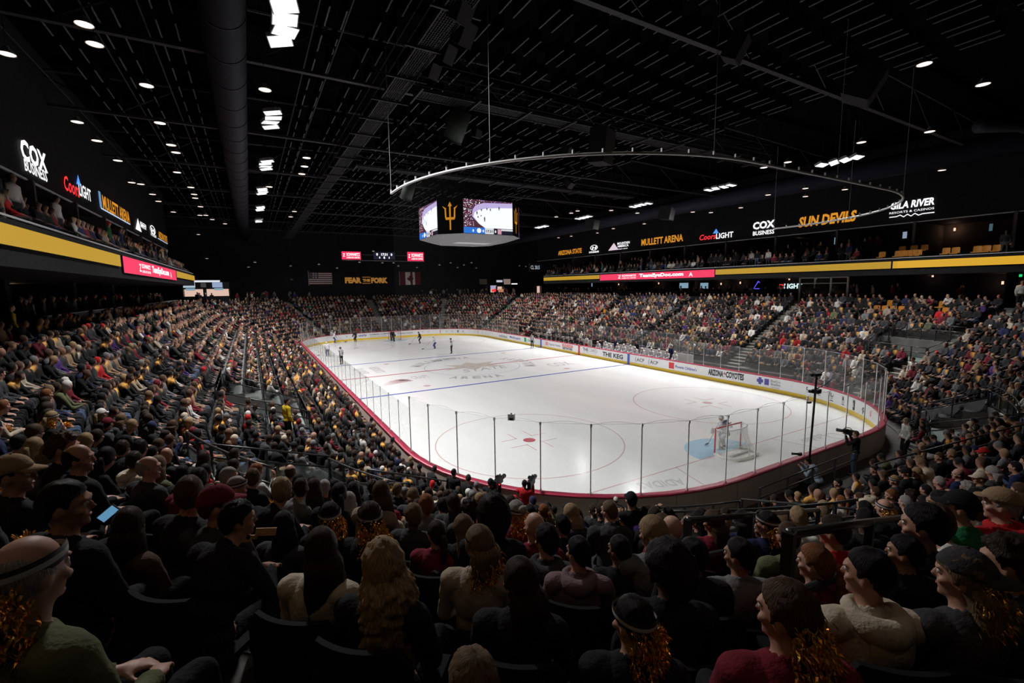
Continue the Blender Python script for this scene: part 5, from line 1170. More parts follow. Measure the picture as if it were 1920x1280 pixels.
# ---- templates
TPL = {}
def seated(arms, tk):
    k = (arms, tk)
    if k not in TPL:
        lean = {'lap': .0, 'knees': .38, 'cross': .02, 'phone': .08}[arms]; TPL[k] = make_template(sit(tk*math.radians(44), lean, arms), vox=.0105)
    return TPL[k]
def standing(arms, tk=0, lean=0, gear=0, crouch=0, nod=0):
    k = ('st', arms, tk, lean, gear, crouch)
    if k not in TPL: TPL[k] = make_template(stand(tk*math.radians(44), arms, lean, nod, crouch), gear=gear, vox=.012, wr=.012+gear*.2)
    return TPL[k]
CL = {'black': (.012, .012, .014), 'charcoal': (.045, .045, .05), 'grey': (.16, .16, .165), 'white': (.62, .60, .57), 'cream': (.52, .44, .34), 'maroon': (.16, .012, .025), 'red': (.45, .015, .02), 'navy': (.015, .02, .07), 'purple': (.07, .03, .16),
      'green': (.02, .16, .06), 'olive': (.11, .12, .06), 'tan': (.30, .20, .12), 'yellow': (.55, .38, .02), 'mauve': (.20, .13, .14), 'beige': (.34, .26, .20), 'blue': (.04, .12, .38), 'denim': (.06, .09, .16), 'brown': (.09, .05, .035), 'pink': (.5, .2, .25), 'lightblue': (.35, .42, .55), 'gold': (.5, .28, .04), 'mint': (.25, .5, .4)}
NICE = {'lightblue': 'light blue'}
HC_ = {'black': (.010, .009, .009), 'dark brown': (.028, .017, .012), 'brown': (.075, .04, .024), 'blonde': (.33, .22, .12), 'grey': (.30, .28, .27), 'red': (.22, .08, .03), 'light brown': (.16, .10, .06)}
MCOPY = {}
def setm(o, m, slot=0):
    if isinstance(m, tuple): o.color = tuple(m[1])+(1,); return
    k = (o.data.name, m.name)
    if k not in MCOPY: me = o.data.copy(); me.materials[slot] = m; MCOPY[k] = me
    o.data = MCOPY[k]
def stripes_mat():
    if 'ref_stripes' in MATS: return MATS['ref_stripes']
    m = mat('ref_stripes', (.7, .7, .7), rough=.8); nt = m.node_tree; b = nt.nodes['Principled BSDF']; tc = nt.nodes.new('ShaderNodeTexCoord'); sx = nt.nodes.new('ShaderNodeSeparateXYZ'); nt.links.new(tc.outputs['Object'], sx.inputs[0])
    mu = nt.nodes.new('ShaderNodeMath'); mu.operation = 'MULTIPLY'; mu.inputs[1].default_value = 11; nt.links.new(sx.outputs[0], mu.inputs[0]); fr = nt.nodes.new('ShaderNodeMath'); fr.operation = 'FRACT'; nt.links.new(mu.outputs[0], fr.inputs[0])
    gt = nt.nodes.new('ShaderNodeMath'); gt.operation = 'GREATER_THAN'; gt.inputs[1].default_value = .5; nt.links.new(fr.outputs[0], gt.inputs[0]); ml_ = nt.nodes.new('ShaderNodeMath'); ml_.operation = 'MULTIPLY_ADD'; ml_.inputs[1].default_value = .7; ml_.inputs[2].default_value = .012; nt.links.new(gt.outputs[0], ml_.inputs[0]); nt.links.new(ml_.outputs[0], b.inputs['Base Color']); return m
def person(T, loc, rz, shirt='black', trousers='black', hair='short', hcol='dark brown', skin=0, hat=None, hatcol='black', band=False, tinsel=False, hood=False, label='', group=None, cat='person', shirtmat=None, trmat=None, garment='shirt', number=None, numcol='white', scale=1.0):
    b = link('person', T.body); b.location = loc; b.rotation_euler = (0, 0, rz); b.scale = (scale,)*3; setm(b, SKIN[skin]); tag(b, label, cat, group)
    s = link(garment, T.shirt, b); setm(s, shirtmat or cloth(shirt, CL[shirt])); t = link('trousers', T.trousers, b); setm(t, trmat or cloth(trousers, CL[trousers]))
    def onhead(name, me, *mats):
        o = link(name, me, b); o.matrix_local = T.head
        for i, m in enumerate(mats): setm(o, m, i)
        return o
    if hair and hair != 'bald': onhead('hair', hair_mesh(hair)[1], hairm(hcol, HC_[hcol]))
    if hat: n, m = hair_mesh(hat); onhead(n, m, cloth('hat_'+hatcol, CL[hatcol]) if hat != 'helmet' else mat('helmet_'+hatcol, CL[hatcol], rough=.3))
    if band:
        hb = onhead('headband', headband_mesh())
        if hair in ('bald', 'fringe', 'buzz'): hb.matrix_local = T.head @ Matrix.Diagonal((.93, .95, 1, 1))
    if tinsel: o = onhead('gold_mullet', tinsel_mesh(tinsel))
    if hood:
        o = link('hood', hood_mesh(), b); o.matrix_local = Matrix.Translation(T.J['neck']+V3(0, 0, .01)); setm(o, shirtmat or cloth(shirt, CL[shirt]))
    if number:
        d = {'white': WHITEP, 'gold': mat('gold_print', (.6, .3, .03)), 'navy': PURPLE}[numcol]
        ch = T.J['chest']; V, F = text_geo(number[0], .03); back = []
        for i, (t, W, H, z) in enumerate(number_layout(number)):
            V, F = text_geo(t, .03); back = [(ch.x-W/2+float(x)*W, 0, z+float(y)*H) for x, y in V]
            # lay the print on the back of the shirt: push along -Y onto the torso ellipse
            lean = math.atan2(T.J['chest'].y-T.J['pelvis'].y, T.J['chest'].z-T.J['pelvis'].z)
            pts = [(x, ch.y-(.142+.03*(T is None))*math.sqrt(max(.05, 1-(x/.26)**2))+math.tan(lean)*(z_)-.012, ch.z+z_) for x, _, z_ in back]
            mb = MB(); mb.add(pts, F); mb.build('back_print', d, b)
    return b
def number_layout(n):
    if len(n) == 1: return [(n[0], .22, .17, -.10)]
    return [(n[0], .26, .055, .09), (n[1], .22, .17, -.13)]
def face_rz(nx, ny): return math.atan2(nx, -ny)     # local +Y -> (-nx,-ny)
# rz such that Rz*(0,1)=( -sin rz, cos rz ) = (-nx,-ny)
def look_turn(x, y, nx, ny, tx=-4, ty=20):
    fx, fy = -nx, -ny; dx, dy = tx-x, ty-y; a = math.atan2(fx*dy-fy*dx, fx*dx+fy*dy); return max(-1, min(1, round(a/math.radians(44))))
# ---- every seat of the bowl
HIP = .60
def x_right(s): return s < 40 or s > PER-16
def seats():
    out = []
    for k in range(-1, NR):
        D = D0+TREAD*k+HIP if k >= 0 else .74; base = 0
        for (kind, L) in SEGS:
            real = L if kind == 'L' else (RC+D)*PI/2; n = int(real/.535)
            for i in range(n):
                s = base+L*(i+.5)/n
                if k < 2 and s < 36: continue                 # player benches stand here
                if near_aisle(s, D) or in_vom(s, k) or near_zone(s, k) or (k < 0 and x_right(s)): continue
                if any(V[0]-.12 <= s % PER <= V[1]+.12 and V[2]-0 <= k < V[3] for V in VOMS): continue
                x, y, nx, ny = outline(s, D); u, v, d = project((x, y, row_z(k)+1.2)); 
                if math.hypot(x-CAM.x, y-CAM.y) < 1.0: continue
                if d < .5 or not (-180 < u < 2100 and 380 < v < 1500): continue
                out.append((d, k, s, x, y, nx, ny, u, v))
            base += L
    return out
ALL = sorted(seats())
# ---- explicit people seen close up: (u, v of the head centre, look)
EX = [
 (45, 1075, dict(hair='fringe', hcol='grey', band=True, tinsel=21, shirt='olive', turn=0, skin=4, near=1.12), 'bald person with black headband and gold tinsel mullet in olive top, closest to the edge'),
 (118, 945, dict(hair='short', hcol='black', shirt='black', turn=-1, skin=1), 'person in black jersey turned sideways, just beyond the bald one with the gold mullet'),
 (238, 985, dict(hair='long', hcol='dark brown', shirt='brown', skin=0), 'person with long dark brown hair in brown top, beside the tall one in black jacket'),
 (372, 1000, dict(hair='thick', hcol='black', shirt='black', turn=-1, skin=1, arms='knees'), 'large person in black jacket with thick black hair leaning forward'),
 (352, 925, dict(hair='short', hcol='brown', shirt='black'), 'person with flat brown hair just behind the maroon cap'),
 (405, 945, dict(hair='short', hcol='brown', hat='cap', hatcol='maroon', shirt='charcoal', turn=-1), 'person in maroon baseball cap with tan brim and charcoal top'),
 (22, 888, dict(hair='buzz', hcol='black', hat='cap', hatcol='tan', shirt='black', turn=-1, skin=1), 'person in tan cap and black top in profile at the picture edge'),
 (277, 876, dict(hair='fringe', hcol='grey', shirt='charcoal', turn=-1, skin=4), 'balding grey haired person in charcoal top with pink scalp'),
 (145, 858, dict(hair='fringe', hcol='black', shirt='black', turn=-1, skin=0), 'bald person in black top in profile looking down the rink'),
 (118, 838, dict(hair='spiky', hcol='brown', shirt='black', turn=-1), 'person with spiky brown hair beside the bald one in black'),
 (428, 893, dict(hair='short', hcol='grey', shirt='grey', turn=-1), 'grey haired person in grey top beside a lower handrail'),
 (443, 912, dict(hair='short', hcol='grey', band=True, shirt='black', turn=-1), 'person in black top with grey hair and striped headband by the lower rail'),
 (600, 1030, dict(hair='longer', hcol='dark brown', shirt='cream', arms='lap'), 'person with long straight dark brown hair over a cream top'),
 (716, 1062, dict(hair='curly', hcol='blonde', shirt='black', skin=4), 'person with very long curly blonde hair over a black jacket'),
 (530, 985, dict(hair='long', hcol='black', shirt='charcoal', skin=1), 'person with long black hair in front of the cream top one'),
 (617, 968, dict(hair='short', hcol='black', band=True, tinsel=22, shirt='black', skin=2), 'person in black top with black hair, headband and gold mullet'),
 (692, 972, dict(hair='thick', hcol='dark brown', tinsel=23, band=True, shirt='black'), 'person with thick dark hair and gold mullet in front of the blonde curls'),
 (818, 1000, dict(hair='ponytail', hcol='dark brown', shirt='maroon'), 'person with dark brown ponytail and dull maroon top'),
 (868, 990, dict(hair='long', hcol='light brown', shirt='black'), 'person with long light brown hair beside the dark ponytail'),
 (898, 1022, dict(hair='bob', hcol='light brown', band=True, tinsel=24, shirt='beige'), 'person in beige sweater with headband and big gold mullet'),
 (924, 968, dict(hair='afro', hcol='black', shirt='black', skin=2), 'person with round black hair behind the red shirted camera operator'),
 (968, 960, dict(hair='bun', hcol='grey', band=True, tinsel=25, shirt='maroon', number=('MAN',)), 'person in maroon jersey with grey cap and gold mullet, below the camera operators'),
 (1002, 986, dict(hair='bald', shirt='maroon', skin=4), 'bald person in maroon top beside the maroon jersey with gold mullet'),
 (1025, 1012, dict(hair='thick', hcol='black', hood=True, shirt='charcoal'), 'person with thick black hair and charcoal hoodie'),
 (975, 1090, dict(hair='longer', hcol='dark brown', shirt='black'), 'person with very long dark brown hair and black jacket, centre of the front rows'),
 (1085, 1035, dict(hair='short', hcol='black', hood=True, shirt='mauve'), 'person in mauve hoodie with short black hair'),
 (1162, 1030, dict(hair='short', hcol='black', shirt='black', skin=2), 'person in black shirt with short black hair beside the mauve hoodie'),
 (1188, 1165, dict(hair='short', hcol='black', band=True, tinsel=26, shirt='black', near=1.6), 'person with silver edged headband and gold mullet, low centre'),
 (1255, 1070, dict(hair='afro', hcol='black', shirt='black', skin=3), 'person with big round black hair and black top'),
 (885, 1285, dict(hair='thick', hcol='light brown', shirt='black', near=1.15), 'person with light brown hair whose head just shows at the bottom edge'),
 (1388, 1040, dict(hair='short', hcol='black', shirt='grey', turn=1, skin=1), 'person in grey and black top in profile with gold foil before them'),
 (1478, 1150, dict(hair='thick', hcol='brown', tinsel=27, shirt='maroon', near=1.45), 'person with thick brown hair, gold mullet and maroon shirt, low right of centre'),
 (1530, 1055, dict(hair='ponytail', hcol='red', shirt='maroon', turn=1, skin=4), 'person with reddish blonde ponytail in maroon top'),
 (1487, 1012, dict(hair='buzz', hcol='brown', shirt='olive', arms='phone', skin=0), 'person with shaved brown hair and olive shirt holding up a phone'),
 (1632, 1075, dict(hair='short', hcol='black', hood=True, shirt='cream', near=2.0), 'person in cream hoodie with black hair seen from behind'),
 (1700, 1035, dict(hair='short', hcol='black', shirt='black', turn=1, skin=1), 'person in black top with short black hair just ahead of the cream hoodie'),
 (1812, 1080, dict(hair='long', hcol='light brown', hat='capback', hatcol='charcoal', tinsel=28, shirt='charcoal', turn=1, near=1.9), 'person with backwards charcoal cap and curly gold mullet in profile'),
 (1895, 1055, dict(hair='spiky', hcol='dark brown', shirt='charcoal', near=1.8), 'person with spiky dark brown hair and grey sweater at the picture edge'),
 (1845, 1010, dict(hair='short', hcol='brown', shirt='white', arms='knees'), 'person in white shirt bent forward before the spiky haired one'),
 (1880, 945, dict(hair='short', hcol='grey', hat='flatcap', hatcol='tan', shirt='red', hood=True, turn=1, skin=4), 'person in tan flat cap and bright red hoodie'),
 (1803, 950, dict(hair='short', hcol='black', hat='cap', hatcol='black', shirt='green', turn=1, skin=0), 'person in black cap and dark green top, mouth open, in profile'),
 (1768, 945, dict(hair='buzz', hcol='black', shirt='black', turn=1, skin=1), 'child with short black hair beside the one in the black cap'),
 (1735, 985, dict(hair='thick', hcol='black', shirt='black', turn=1), 'large dark haired person in black behind the horizontal rail'),
 (1565, 995, dict(hair='short', hcol='dark brown', shirt='red', turn=1, skin=0), 'person in red plaid shirt with short dark brown hair in profile'),
 (1440, 980, dict(hair='short', hcol='black', band=True, tinsel=29, shirt='navy'), 'person in navy top with headband and gold mullet by the mint chairs'),
 (1632, 945, dict(hair='short', hcol='grey', hat='fedora', hatcol='cream', shirt='charcoal', turn=1), 'person in cream straw hat with dark band'),
 (1672, 928, dict(hair='short', hcol='red', shirt='charcoal', turn=1), 'person with reddish hair and charcoal top beside the straw hat'),
 (1838, 896, dict(hair='short', hcol='brown', hat='cap', hatcol='cream', shirt='charcoal', turn=1), 'person in cream cap facing the rink, in charcoal top'),
 (1862, 885, dict(hair='bob', hcol='grey', shirt='charcoal'), 'person with grey bobbed hair beside the cream cap'),
 (1797, 888, dict(hair='fringe', hcol='dark brown', shirt='navy', turn=1, skin=4), 'balding person with long nose in navy jersey in profile'),
 (1762, 856, dict(hair='short', hcol='brown', shirt='black', turn=1), 'person in black jersey with short brown hair before the green floor'),
 (1785, 850, dict(hair='short', hcol='blonde', shirt='black', turn=1), 'person in black jersey with blonde hair before the green floor'),
 (1845, 848, dict(hair='short', hcol='black', hat='cap', hatcol='red', shirt='black', turn=1), 'person in bright red cap and black top'),
 (1720, 885, dict(hair='long', hcol='blonde', shirt='black', number=('CHYCH', '19'), turn=1), 'person with long blonde hair and black jersey with white number'),
 (1700, 885, dict(hair='short', hcol='black', hat='cap', hatcol='black', shirt='black', turn=1), 'person in black cap and black top beside the long blonde hair'),
 (1678, 900, dict(hair='short', hcol='blonde', shirt='charcoal', band=True, turn=1), 'person in charcoal top with blonde hair and striped headband'),
 (1640, 880, dict(hair='short', hcol='dark brown', shirt='black', turn=1), 'person in black with short dark brown hair near the foot of the sloped rail'),
 (1572, 905, dict(hair='buzz', hcol='black', shirt='black', turn=1), 'person in black with shaved head below the sloped rail'),
 (1545, 950, dict(hair='short', hcol='brown', hat='capback', hatcol='tan', shirt='black', turn=1), 'person in tan backwards cap beside the horizontal rail'),
 (1300, 1040, dict(hair='short', hcol='black', shirt='black', number=('ICK',), numcol='gold', skin=2), 'person in black jersey with gold letters on the back'),
 (1225, 1000, dict(hair='bob', hcol='blonde', shirt='grey'), 'person with blonde bobbed hair and grey top in the middle rows'),
 (1260, 990, dict(hair='bald', shirt='maroon', skin=4), 'bald person in maroon top in the middle rows'),
]
WID = {(118,945):70,(238,985):60,(352,925):50,(405,945):52,(22,888):48,(277,876):33,(145,858):40,(118,838):38,(428,893):28,(443,912):30,(600,1030):70,(716,1062):78,(530,985):46,(617,968):42,(692,972):44,(372,1000):66,(818,1000):42,(868,990):42,(898,1022):50,(924,968):44,(968,960):34,(1002,986):38,(1025,1012):46,(975,1090):76,(1085,1035):54,(1162,1030):46,(1188,1165):86,(1255,1070):66,(1388,1040):50,(1478,1150):100,(1530,1055):60,(1487,1012):46,(1632,1075):84,(1700,1035):58,(1812,1080):86,(1895,1055):82,(1845,1010):56,(1880,945):42,(1803,950):42,(1768,945):38,(1735,985):56,(1565,995):46,(1440,980):36,(1300,1040):58,(45,1075):125,(885,1285):112}
used_pos = []
def explicit_pos(u, v, near=None):
    if (u, v) in WID:
        p = CAM+ray(u, v)*(.182*FPX/WID[(u, v)]); D = Dof(p.x, p.y); k = max(0, min(NR, round((D-D0-HIP)/TREAD))); sc = (p.z-row_z(k))/1.235; sc = max(.84, min(1.08, sc))
        return p.x, p.y, p.z-1.235*sc, k, sc
    best = None
    for k in range(NR):
        z = row_z(k)+1.235; d = ray(u, v); t = (z-CAM.z)/d.z
        if t <= .3: continue
        p = CAM+d*t; e = abs(Dof(p.x, p.y)-(D0+TREAD*k+HIP))
        if best is None or e < best[0]: best = (e, p.x, p.y, row_z(k), k)
    return best[1], best[2], best[3], best[4], 1.0
seat_proto = {}
def seat_unit(x, y, z, rz, label, group, m=None):
    g = empty('stadium_seat', (x, y, z), rz); tag(g, label, 'seat', group)
    if not seat_proto:
        mb = MB(); mb.box((0, .02, .43), (.44, .42, .035)); mb.box((0, .22, .415), (.44, .04, .05)); seat_proto['p'] = mb.build('seat_pan', SEATM, g)
        mb = MB(); vs = []; fs = []
        for i in range(9):
            a = -1+i/4.0; x_ = .22*a; yb_ = -.235+.04*a*a
            for z_ in (.45, .62, .80, .86): vs.append((x_*(1 if z_ < .85 else .8), yb_-.05*(z_-.45), z_)); 
        o = len(vs); vs += [(x_, y_-.025, z_) for x_, y_, z_ in vs]
        for i in range(8):
            for q in range(3): a = i*4+q; fs += [(a, a+4, a+5, a+1), (o+a, o+a+1, o+a+5, o+a+4)]
            fs += [(i*4+3, i*4+7, o+i*4+7, o+i*4+3), (i*4, o+i*4, o+i*4+4, i*4+4)]
        fs += [(0, 1, o+1, o), (1, 2, o+2, o+1), (2, 3, o+3, o+2), (32, o+32, o+33, 33), (33, o+33, o+34, 34), (34, o+34, o+35, 35)]
        mb.add(vs, fs); seat_proto['b'] = mb.build('backrest', SEATM, g)
        seat_proto['l'] = MB().box((0, -.12, .21), (.08, .08, .42)).box((0, -.12, .01), (.2, .2, .02)).build('leg', BLACK, g)
        return g
    for q in 'pbl':
        o = seat_proto[q].copy(); C.objects.link(o); o.parent = g
        if m and q != 'l': setm(o, m)
    return g
ORD = ('first', 'second', 'third', 'fourth', 'fifth', 'sixth', 'seventh', 'eighth', 'ninth', 'tenth', 'eleventh', 'twelfth', 'thirteenth', 'fourteenth')
def place_seated(x, y, z, look, label, k=None, tall=1.0):
    # direction to the rink
    qx, qy = max(-CX, min(CX, x)), max(-CY, min(CY, y)); nx, ny = x-qx, y-qy; L = math.hypot(nx, ny); nx /= L; ny /= L; rz = face_rz(nx, ny)
    lk = dict(look); tk = lk.pop('turn', None); lk.pop('near', None); arms = lk.pop('arms', None)
    if tk is None: tk = look_turn(x, y, nx, ny)
    if arms is None: arms = 'lap'
    if arms in ('phone',): tk = 0
    T = seated(arms, tk); person(T, (x, y, z), rz, label=label, scale=tall, **lk)
    return rz
RP = random.Random(11)
EXP = []
for i, (u, v, look, label) in enumerate(EX):
    x, y, z, k, sc_ = explicit_pos(u, v, look.get('near')); used_pos.append((x, y)); EXP.append((x, y, z))
    # turn in the list: -1 = towards picture right, +1 = towards picture left (the far end)
    rz = place_seated(x, y, z, look, label, k, sc_)
    seat_unit(x, y, z, rz, 'black folding stadium seat under the '+label.split(' in front')[0][:1].lower()+' '.join(label.split()[:9])[1:], 'seats of the near rows')
free = [a for a in ALL if (a[0] > 3.9 or a[7] > 2000 or a[7] < -40) and all((a[3]-x)**2+(a[4]-y)**2 > .30 for x, y in used_pos)]
NIND = 250-len(EX)
def pick(R, tab): 
    r = R.random()*sum(w_ for _, w_ in tab)
    for a, w_ in tab:
        r -= w_
        if r <= 0: return a
    return tab[-1][0]
SH = [('black', 62), ('charcoal', 18), ('grey', 6), ('white', 6), ('cream', 3), ('maroon', 9), ('red', 1.6), ('navy', 4), ('purple', 1), ('green', .6), ('tan', 2), ('olive', 1.5), ('beige', 3)]
HR = [('short', 30), ('thick', 12), ('long', 14), ('ponytail', 8), ('bob', 6), ('buzz', 8), ('fringe', 4), ('bald', 3), ('bun', 3), ('spiky', 3), ('curly', 2)]
HCW = [('black', 30), ('dark brown', 32), ('brown', 15), ('blonde', 8), ('light brown', 8), ('grey', 3), ('red', 2)]
def rand_look(R):
    l = dict(shirt=pick(R, SH), trousers=pick(R, [('black', 7), ('denim', 1.6), ('charcoal', 3), ('tan', .6)]), hair=pick(R, HR), hcol=pick(R, HCW), skin=pick(R, [(0, 5), (4, 4), (1, 2), (2, 1), (3, .6)]))
    r = R.random()
    if r < .20: l['hat'] = pick(R, [('cap', 5), ('capback', 3), ('beanie', 1.5)]); l['hatcol'] = pick(R, [('black', 4), ('maroon', 3), ('red', 1.5), ('white', 2), ('cream', 2), ('grey', 1), ('navy', 1)])
    elif r < .42: l['band'] = True; l['tinsel'] = R.choice((31, 32, 33, 34, 35, 36))
    if R.random() < .2: l['hood'] = True
    l['arms'] = pick(R, [('lap', 6), ('knees', 2.2), ('cross', 1.5), ('phone', .5)])
    if l['hair'] in ('bald',): l['hcol'] = 'black'
    return l
def describe(l):
    hw = {'short': 'short %s hair', 'thick': 'thick %s hair', 'long': 'long %s hair', 'ponytail': '%s ponytail', 'bob': 'bobbed %s hair', 'buzz': 'cropped %s hair', 'fringe': 'balding %s hair', 'bald': 'bald head', 'bun': '%s hair in a bun', 'spiky': 'spiky %s hair', 'curly': 'long curly %s hair'}[l['hair']]
    hw = hw % l['hcol'] if '%s' in hw else hw
    top = l['shirt']+(' hoodie' if l.get('hood') else (' jersey' if l['shirt'] in ('maroon', 'navy', 'purple') else ' top'))
    ex = ''
    if l.get('hat'): ex = ' and '+l['hatcol']+(' cap' if l['hat'] == 'cap' else (' backwards cap' if l['hat'] == 'capback' else ' beanie'))
    elif l.get('tinsel'): ex = ' and gold mullet'
    return top, hw, ex
seen = set(); prev = None; looks = []
for i, (d, k, s, x, y, nx, ny, u, v) in enumerate(free[:NIND]):
    where = 'duct side stand' if x < -13.5 and y > -24 else ('bench side corner' if x > 0 else ('goal end stand' if x > -11 else 'corner stand'))
    for tr in range(200):
        l = rand_look(RP); top, hw, ex = describe(l); lab = 'person in %s with %s%s, %s row of the %s' % (top, hw, ex, ORD[k] if k >= 0 else 'floor', where)
        if lab not in seen and len(lab.split()) <= 16: break
    seen.add(lab); sc_ = RP.uniform(.94, 1.05)
    place_seated(x, y, row_z(k), l, lab, k, sc_); seat_unit(x, y, row_z(k), face_rz(nx, ny), 'black folding stadium seat of the %s' % where, 'seats of the %s' % where)
rest = free[NIND:]
# gold foil pom-poms lying in laps and held in hands
def pom_mesh():
    if 'pom' in HM: return HM['pom']
    R = random.Random(77); mb = MB()
    for i in range(170):
        d = Vector((R.gauss(0, 1), R.gauss(0, 1), abs(R.gauss(0, .9)))).normalized(); sd = d.cross(Vector((R.random(), R.random(), R.random()))).normalized(); p = d*.01; L = R.uniform(.07, .13); q0 = []
        wd = R.uniform(.003, .007)
        for q in range(5): q0 += [p-sd*wd, p+sd*wd]; d = (d+sd.cross(d)*R.uniform(-.35, .35)+Vector((0, 0, -.12))).normalized(); sd = (sd+d.cross(sd)*.4).normalized(); p = p+d*L/4
        o = len(mb.v); mb.v += [tuple(x) for x in q0]; mb.f += [(o+2*q, o+2*q+1, o+2*q+3, o+2*q+2) for q in range(4)]; mb.m += [0]*4
    o = mb.build('foil', GOLD); HM['pom'] = o.data; bpy.data.objects.remove(o); return HM['pom']
lit = [a for a in free[:NIND] if a[3] < -4][::5][:34]
for i, (d, k, s, x, y, nx, ny, u, v) in enumerate(lit):
    g = empty('pom_pom', (x-nx*.26+ny*.06, y-ny*.26-nx*.06, row_z(k)+.70)); tag(g, 'gold foil pom-pom held in the lap of a spectator in the %s row' % (ORD[k] if k >= 0 else 'floor'), 'pom-pom', 'gold pom-poms in the %s row' % (ORD[k] if k >= 0 else 'floor'))
    link('foil_strips', pom_mesh(), g); MB().tube([(0, 0, -.06), (0, 0, .02)], .012, 8).build('grip', INK, g)
golds = []
for u, v in ((1137, 574), (1146, 574), (1172, 577), (1186, 578), (1433, 560), (1645, 562), (1655, 562), (1665, 562), (1676, 562), (1690, 563), (1762, 563), (1775, 564)):
    b_ = min(rest, key=lambda a: (a[7]-u)**2+(a[8]-v)**2); rest.remove(b_); golds.append(b_)
# ---- the rest of the crowd: one mesh
def low_template(J, vox, legs=True, deci=.2):
    P = figure(J, .008)
    P = [p for p in P if p[-1] != 'hand' or p[0] == 'ell']
    if not legs: P = [p for p in P if p[-1] != 'foot' and not (p[-1] == 'leg' and p[1].z > p[2].z+.1)]
    V, N, F = remesh(P, vox, 1, deci); lab, names = sdf_labels(V, P); ix = {n: i for i, n in enumerate(names)}
    g = lambda *n: np.isin(lab, [ix[q] for q in n if q in ix])
    reg = np.zeros(len(V), int); reg[g('torso', 'upper_arm', 'forearm')] = 1; reg[g('leg', 'pelvis')] = 2; reg[g('foot')] = 3
    hd = (V-np.array(J['head'])) @ np.array(J['hrot']); isH = g('head', 'ear'); reg[isH & (hd[:, 2] > .7*hd[:, 1]-.02)] = 4; V = V.copy(); V[reg == 4] += N[reg == 4]*.012
    neck = g('neck', 'torso') & (hd[:, 1] < 0) & (hd[:, 2] > -.28); reg[neck & (hd[:, 2] < 0)] = np.where(reg[neck & (hd[:, 2] < 0)] == 1, 5, 0)
    return V, F, reg
LOW = {}
def lowt(kind, arms, tk, fine):
    k = (kind, arms, tk, fine)
    if k not in LOW:
        if kind == 'sit': LOW[k] = low_template(sit(tk*.77, .32 if arms == 'knees' else 0, arms), .032 if fine else .04, fine, (.13 if fine else .045))
        else: LOW[k] = low_template(stand(tk*.77, 'down'), .04, True, .08)
    return LOW[k]
def col(c): return np.array(CL.get(c) if c in CL else HC_[c])
SKC = [(.36, .19, .13), (.28, .14, .09), (.18, .09, .055), (.09, .045, .03), (.40, .23, .17)]
SEATV = []; 
class Crowd:
    def __init__(s): s.V = []; s.F = []; s.C = []; s.n = 0
    def put(s, T, x, y, z, rz, R, sc=1.0, seat=True):
        V, F, reg = T; c, sn = math.cos(rz), math.sin(rz); l = rand_look(R)
        W = np.stack([V[:, 0]*c-V[:, 1]*sn, V[:, 0]*sn+V[:, 1]*c, V[:, 2]], 1)*sc+np.array([x, y, z])
        sk = np.array(SKC[l['skin']]); hc = col(l['hatcol']) if l.get('hat') else (col(l['hcol']) if l['hair'] != 'bald' else sk)
        sh = col(l['shirt'])*R.uniform(.55, 1.1); pal = np.stack([sk, sh, col(l['trousers']), np.array((.02, .02, .02)), hc, np.array((.8, .42, .10)) if l.get('tinsel') and R.random() < .8 else (hc if 'long' in l['hair'] else sh)])
        s.V.append(W); s.F.append(np.where(F >= 0, F+s.n, -1)); s.C.append(np.clip(pal[reg], 0, .9)); s.n += len(V)
        if seat:
            for bx, by, bz, dx, dy, dz in ((0, -.24, .66, .44, .04, .42), (0, .0, .43, .44, .42, .04)):
                q = [(bx+sx*dx/2, by+sy*dy/2, bz+sz*dz/2) for sz in (-1, 1) for sx, sy in ((-1, -1), (1, -1), (1, 1), (-1, 1))]
                W = np.array([(a*c-b_*sn+x, a*sn+b_*c+y, e+z) for a, b_, e in q]); s.V.append(W); s.F.append(np.array(((3, 2, 1, 0), (4, 5, 6, 7), (0, 1, 5, 4), (1, 2, 6, 5), (2, 3, 7, 6), (3, 0, 4, 7)))+s.n); s.C.append(np.tile(np.array((.02, .02, .022)), (8, 1))); s.n += 8
    def build(s, name, label, cat):
        me = npmesh(name, np.vstack(s.V), np.vstack(s.F), [CROWDM], col=np.vstack(s.C)); o = link(name, me); tag(o, label, cat, kind='stuff'); return o
CROWDM = attrmat('crowd_cloth')
RC2 = random.Random(5); cr_ = Crowd()
for d, k, s, x, y, nx, ny, u, v in rest:
    if RC2.random() < .035: continue
    fine = d < 22; tk = look_turn(x, y, nx, ny); arms = 'knees' if RC2.random() < .25 else 'lap'
    cr_.put(lowt('sit', arms, tk, fine), x, y, row_z(k)+RC2.uniform(-.02, .03), face_rz(nx, ny)+RC2.uniform(-.2, .2), RC2, RC2.uniform(.92, 1.06))
cr_.build('crowd', 'rest of the seated crowd filling the stands around the rink', 'crowd')
# people in the suites and on the concourse
cs = Crowd()
for sg, xf, zb, zt, ya, yb, xs, yf in SIDES:
    y = -40.0
    while y < yb-.6:
        y += .56
        for dx, dz, pf in ((.75, .50, .8), (2.0, .90, .7), (4.2, 1.2, .25)):
            empty_zone = sg > 0 and y < -21
            if RC2.random() > (pf if not empty_zone else .12): continue
            x = sg*(xf+dx); u, v, d = project((x, y, zb+dz+1.1))
            if d < 1 or not -80 < u < 2000: continue
            if dx > 2.6 and abs((y+40+2.7) % 5.4-2.7) < .45: continue
            st_ = RC2.random() < .2 or dx > 4; cs.put(lowt('st' if st_ else 'sit', 'lap', 0, False), x, y, zb+dz-(0 if st_ else .05), face_rz(sg, 0)+RC2.uniform(-.5, .5), RC2, 1, seat=not st_)
cs.build('suite_crowd', 'people sitting and standing in the dark suites above the LED ribbons', 'crowd')
cc_ = Crowd()
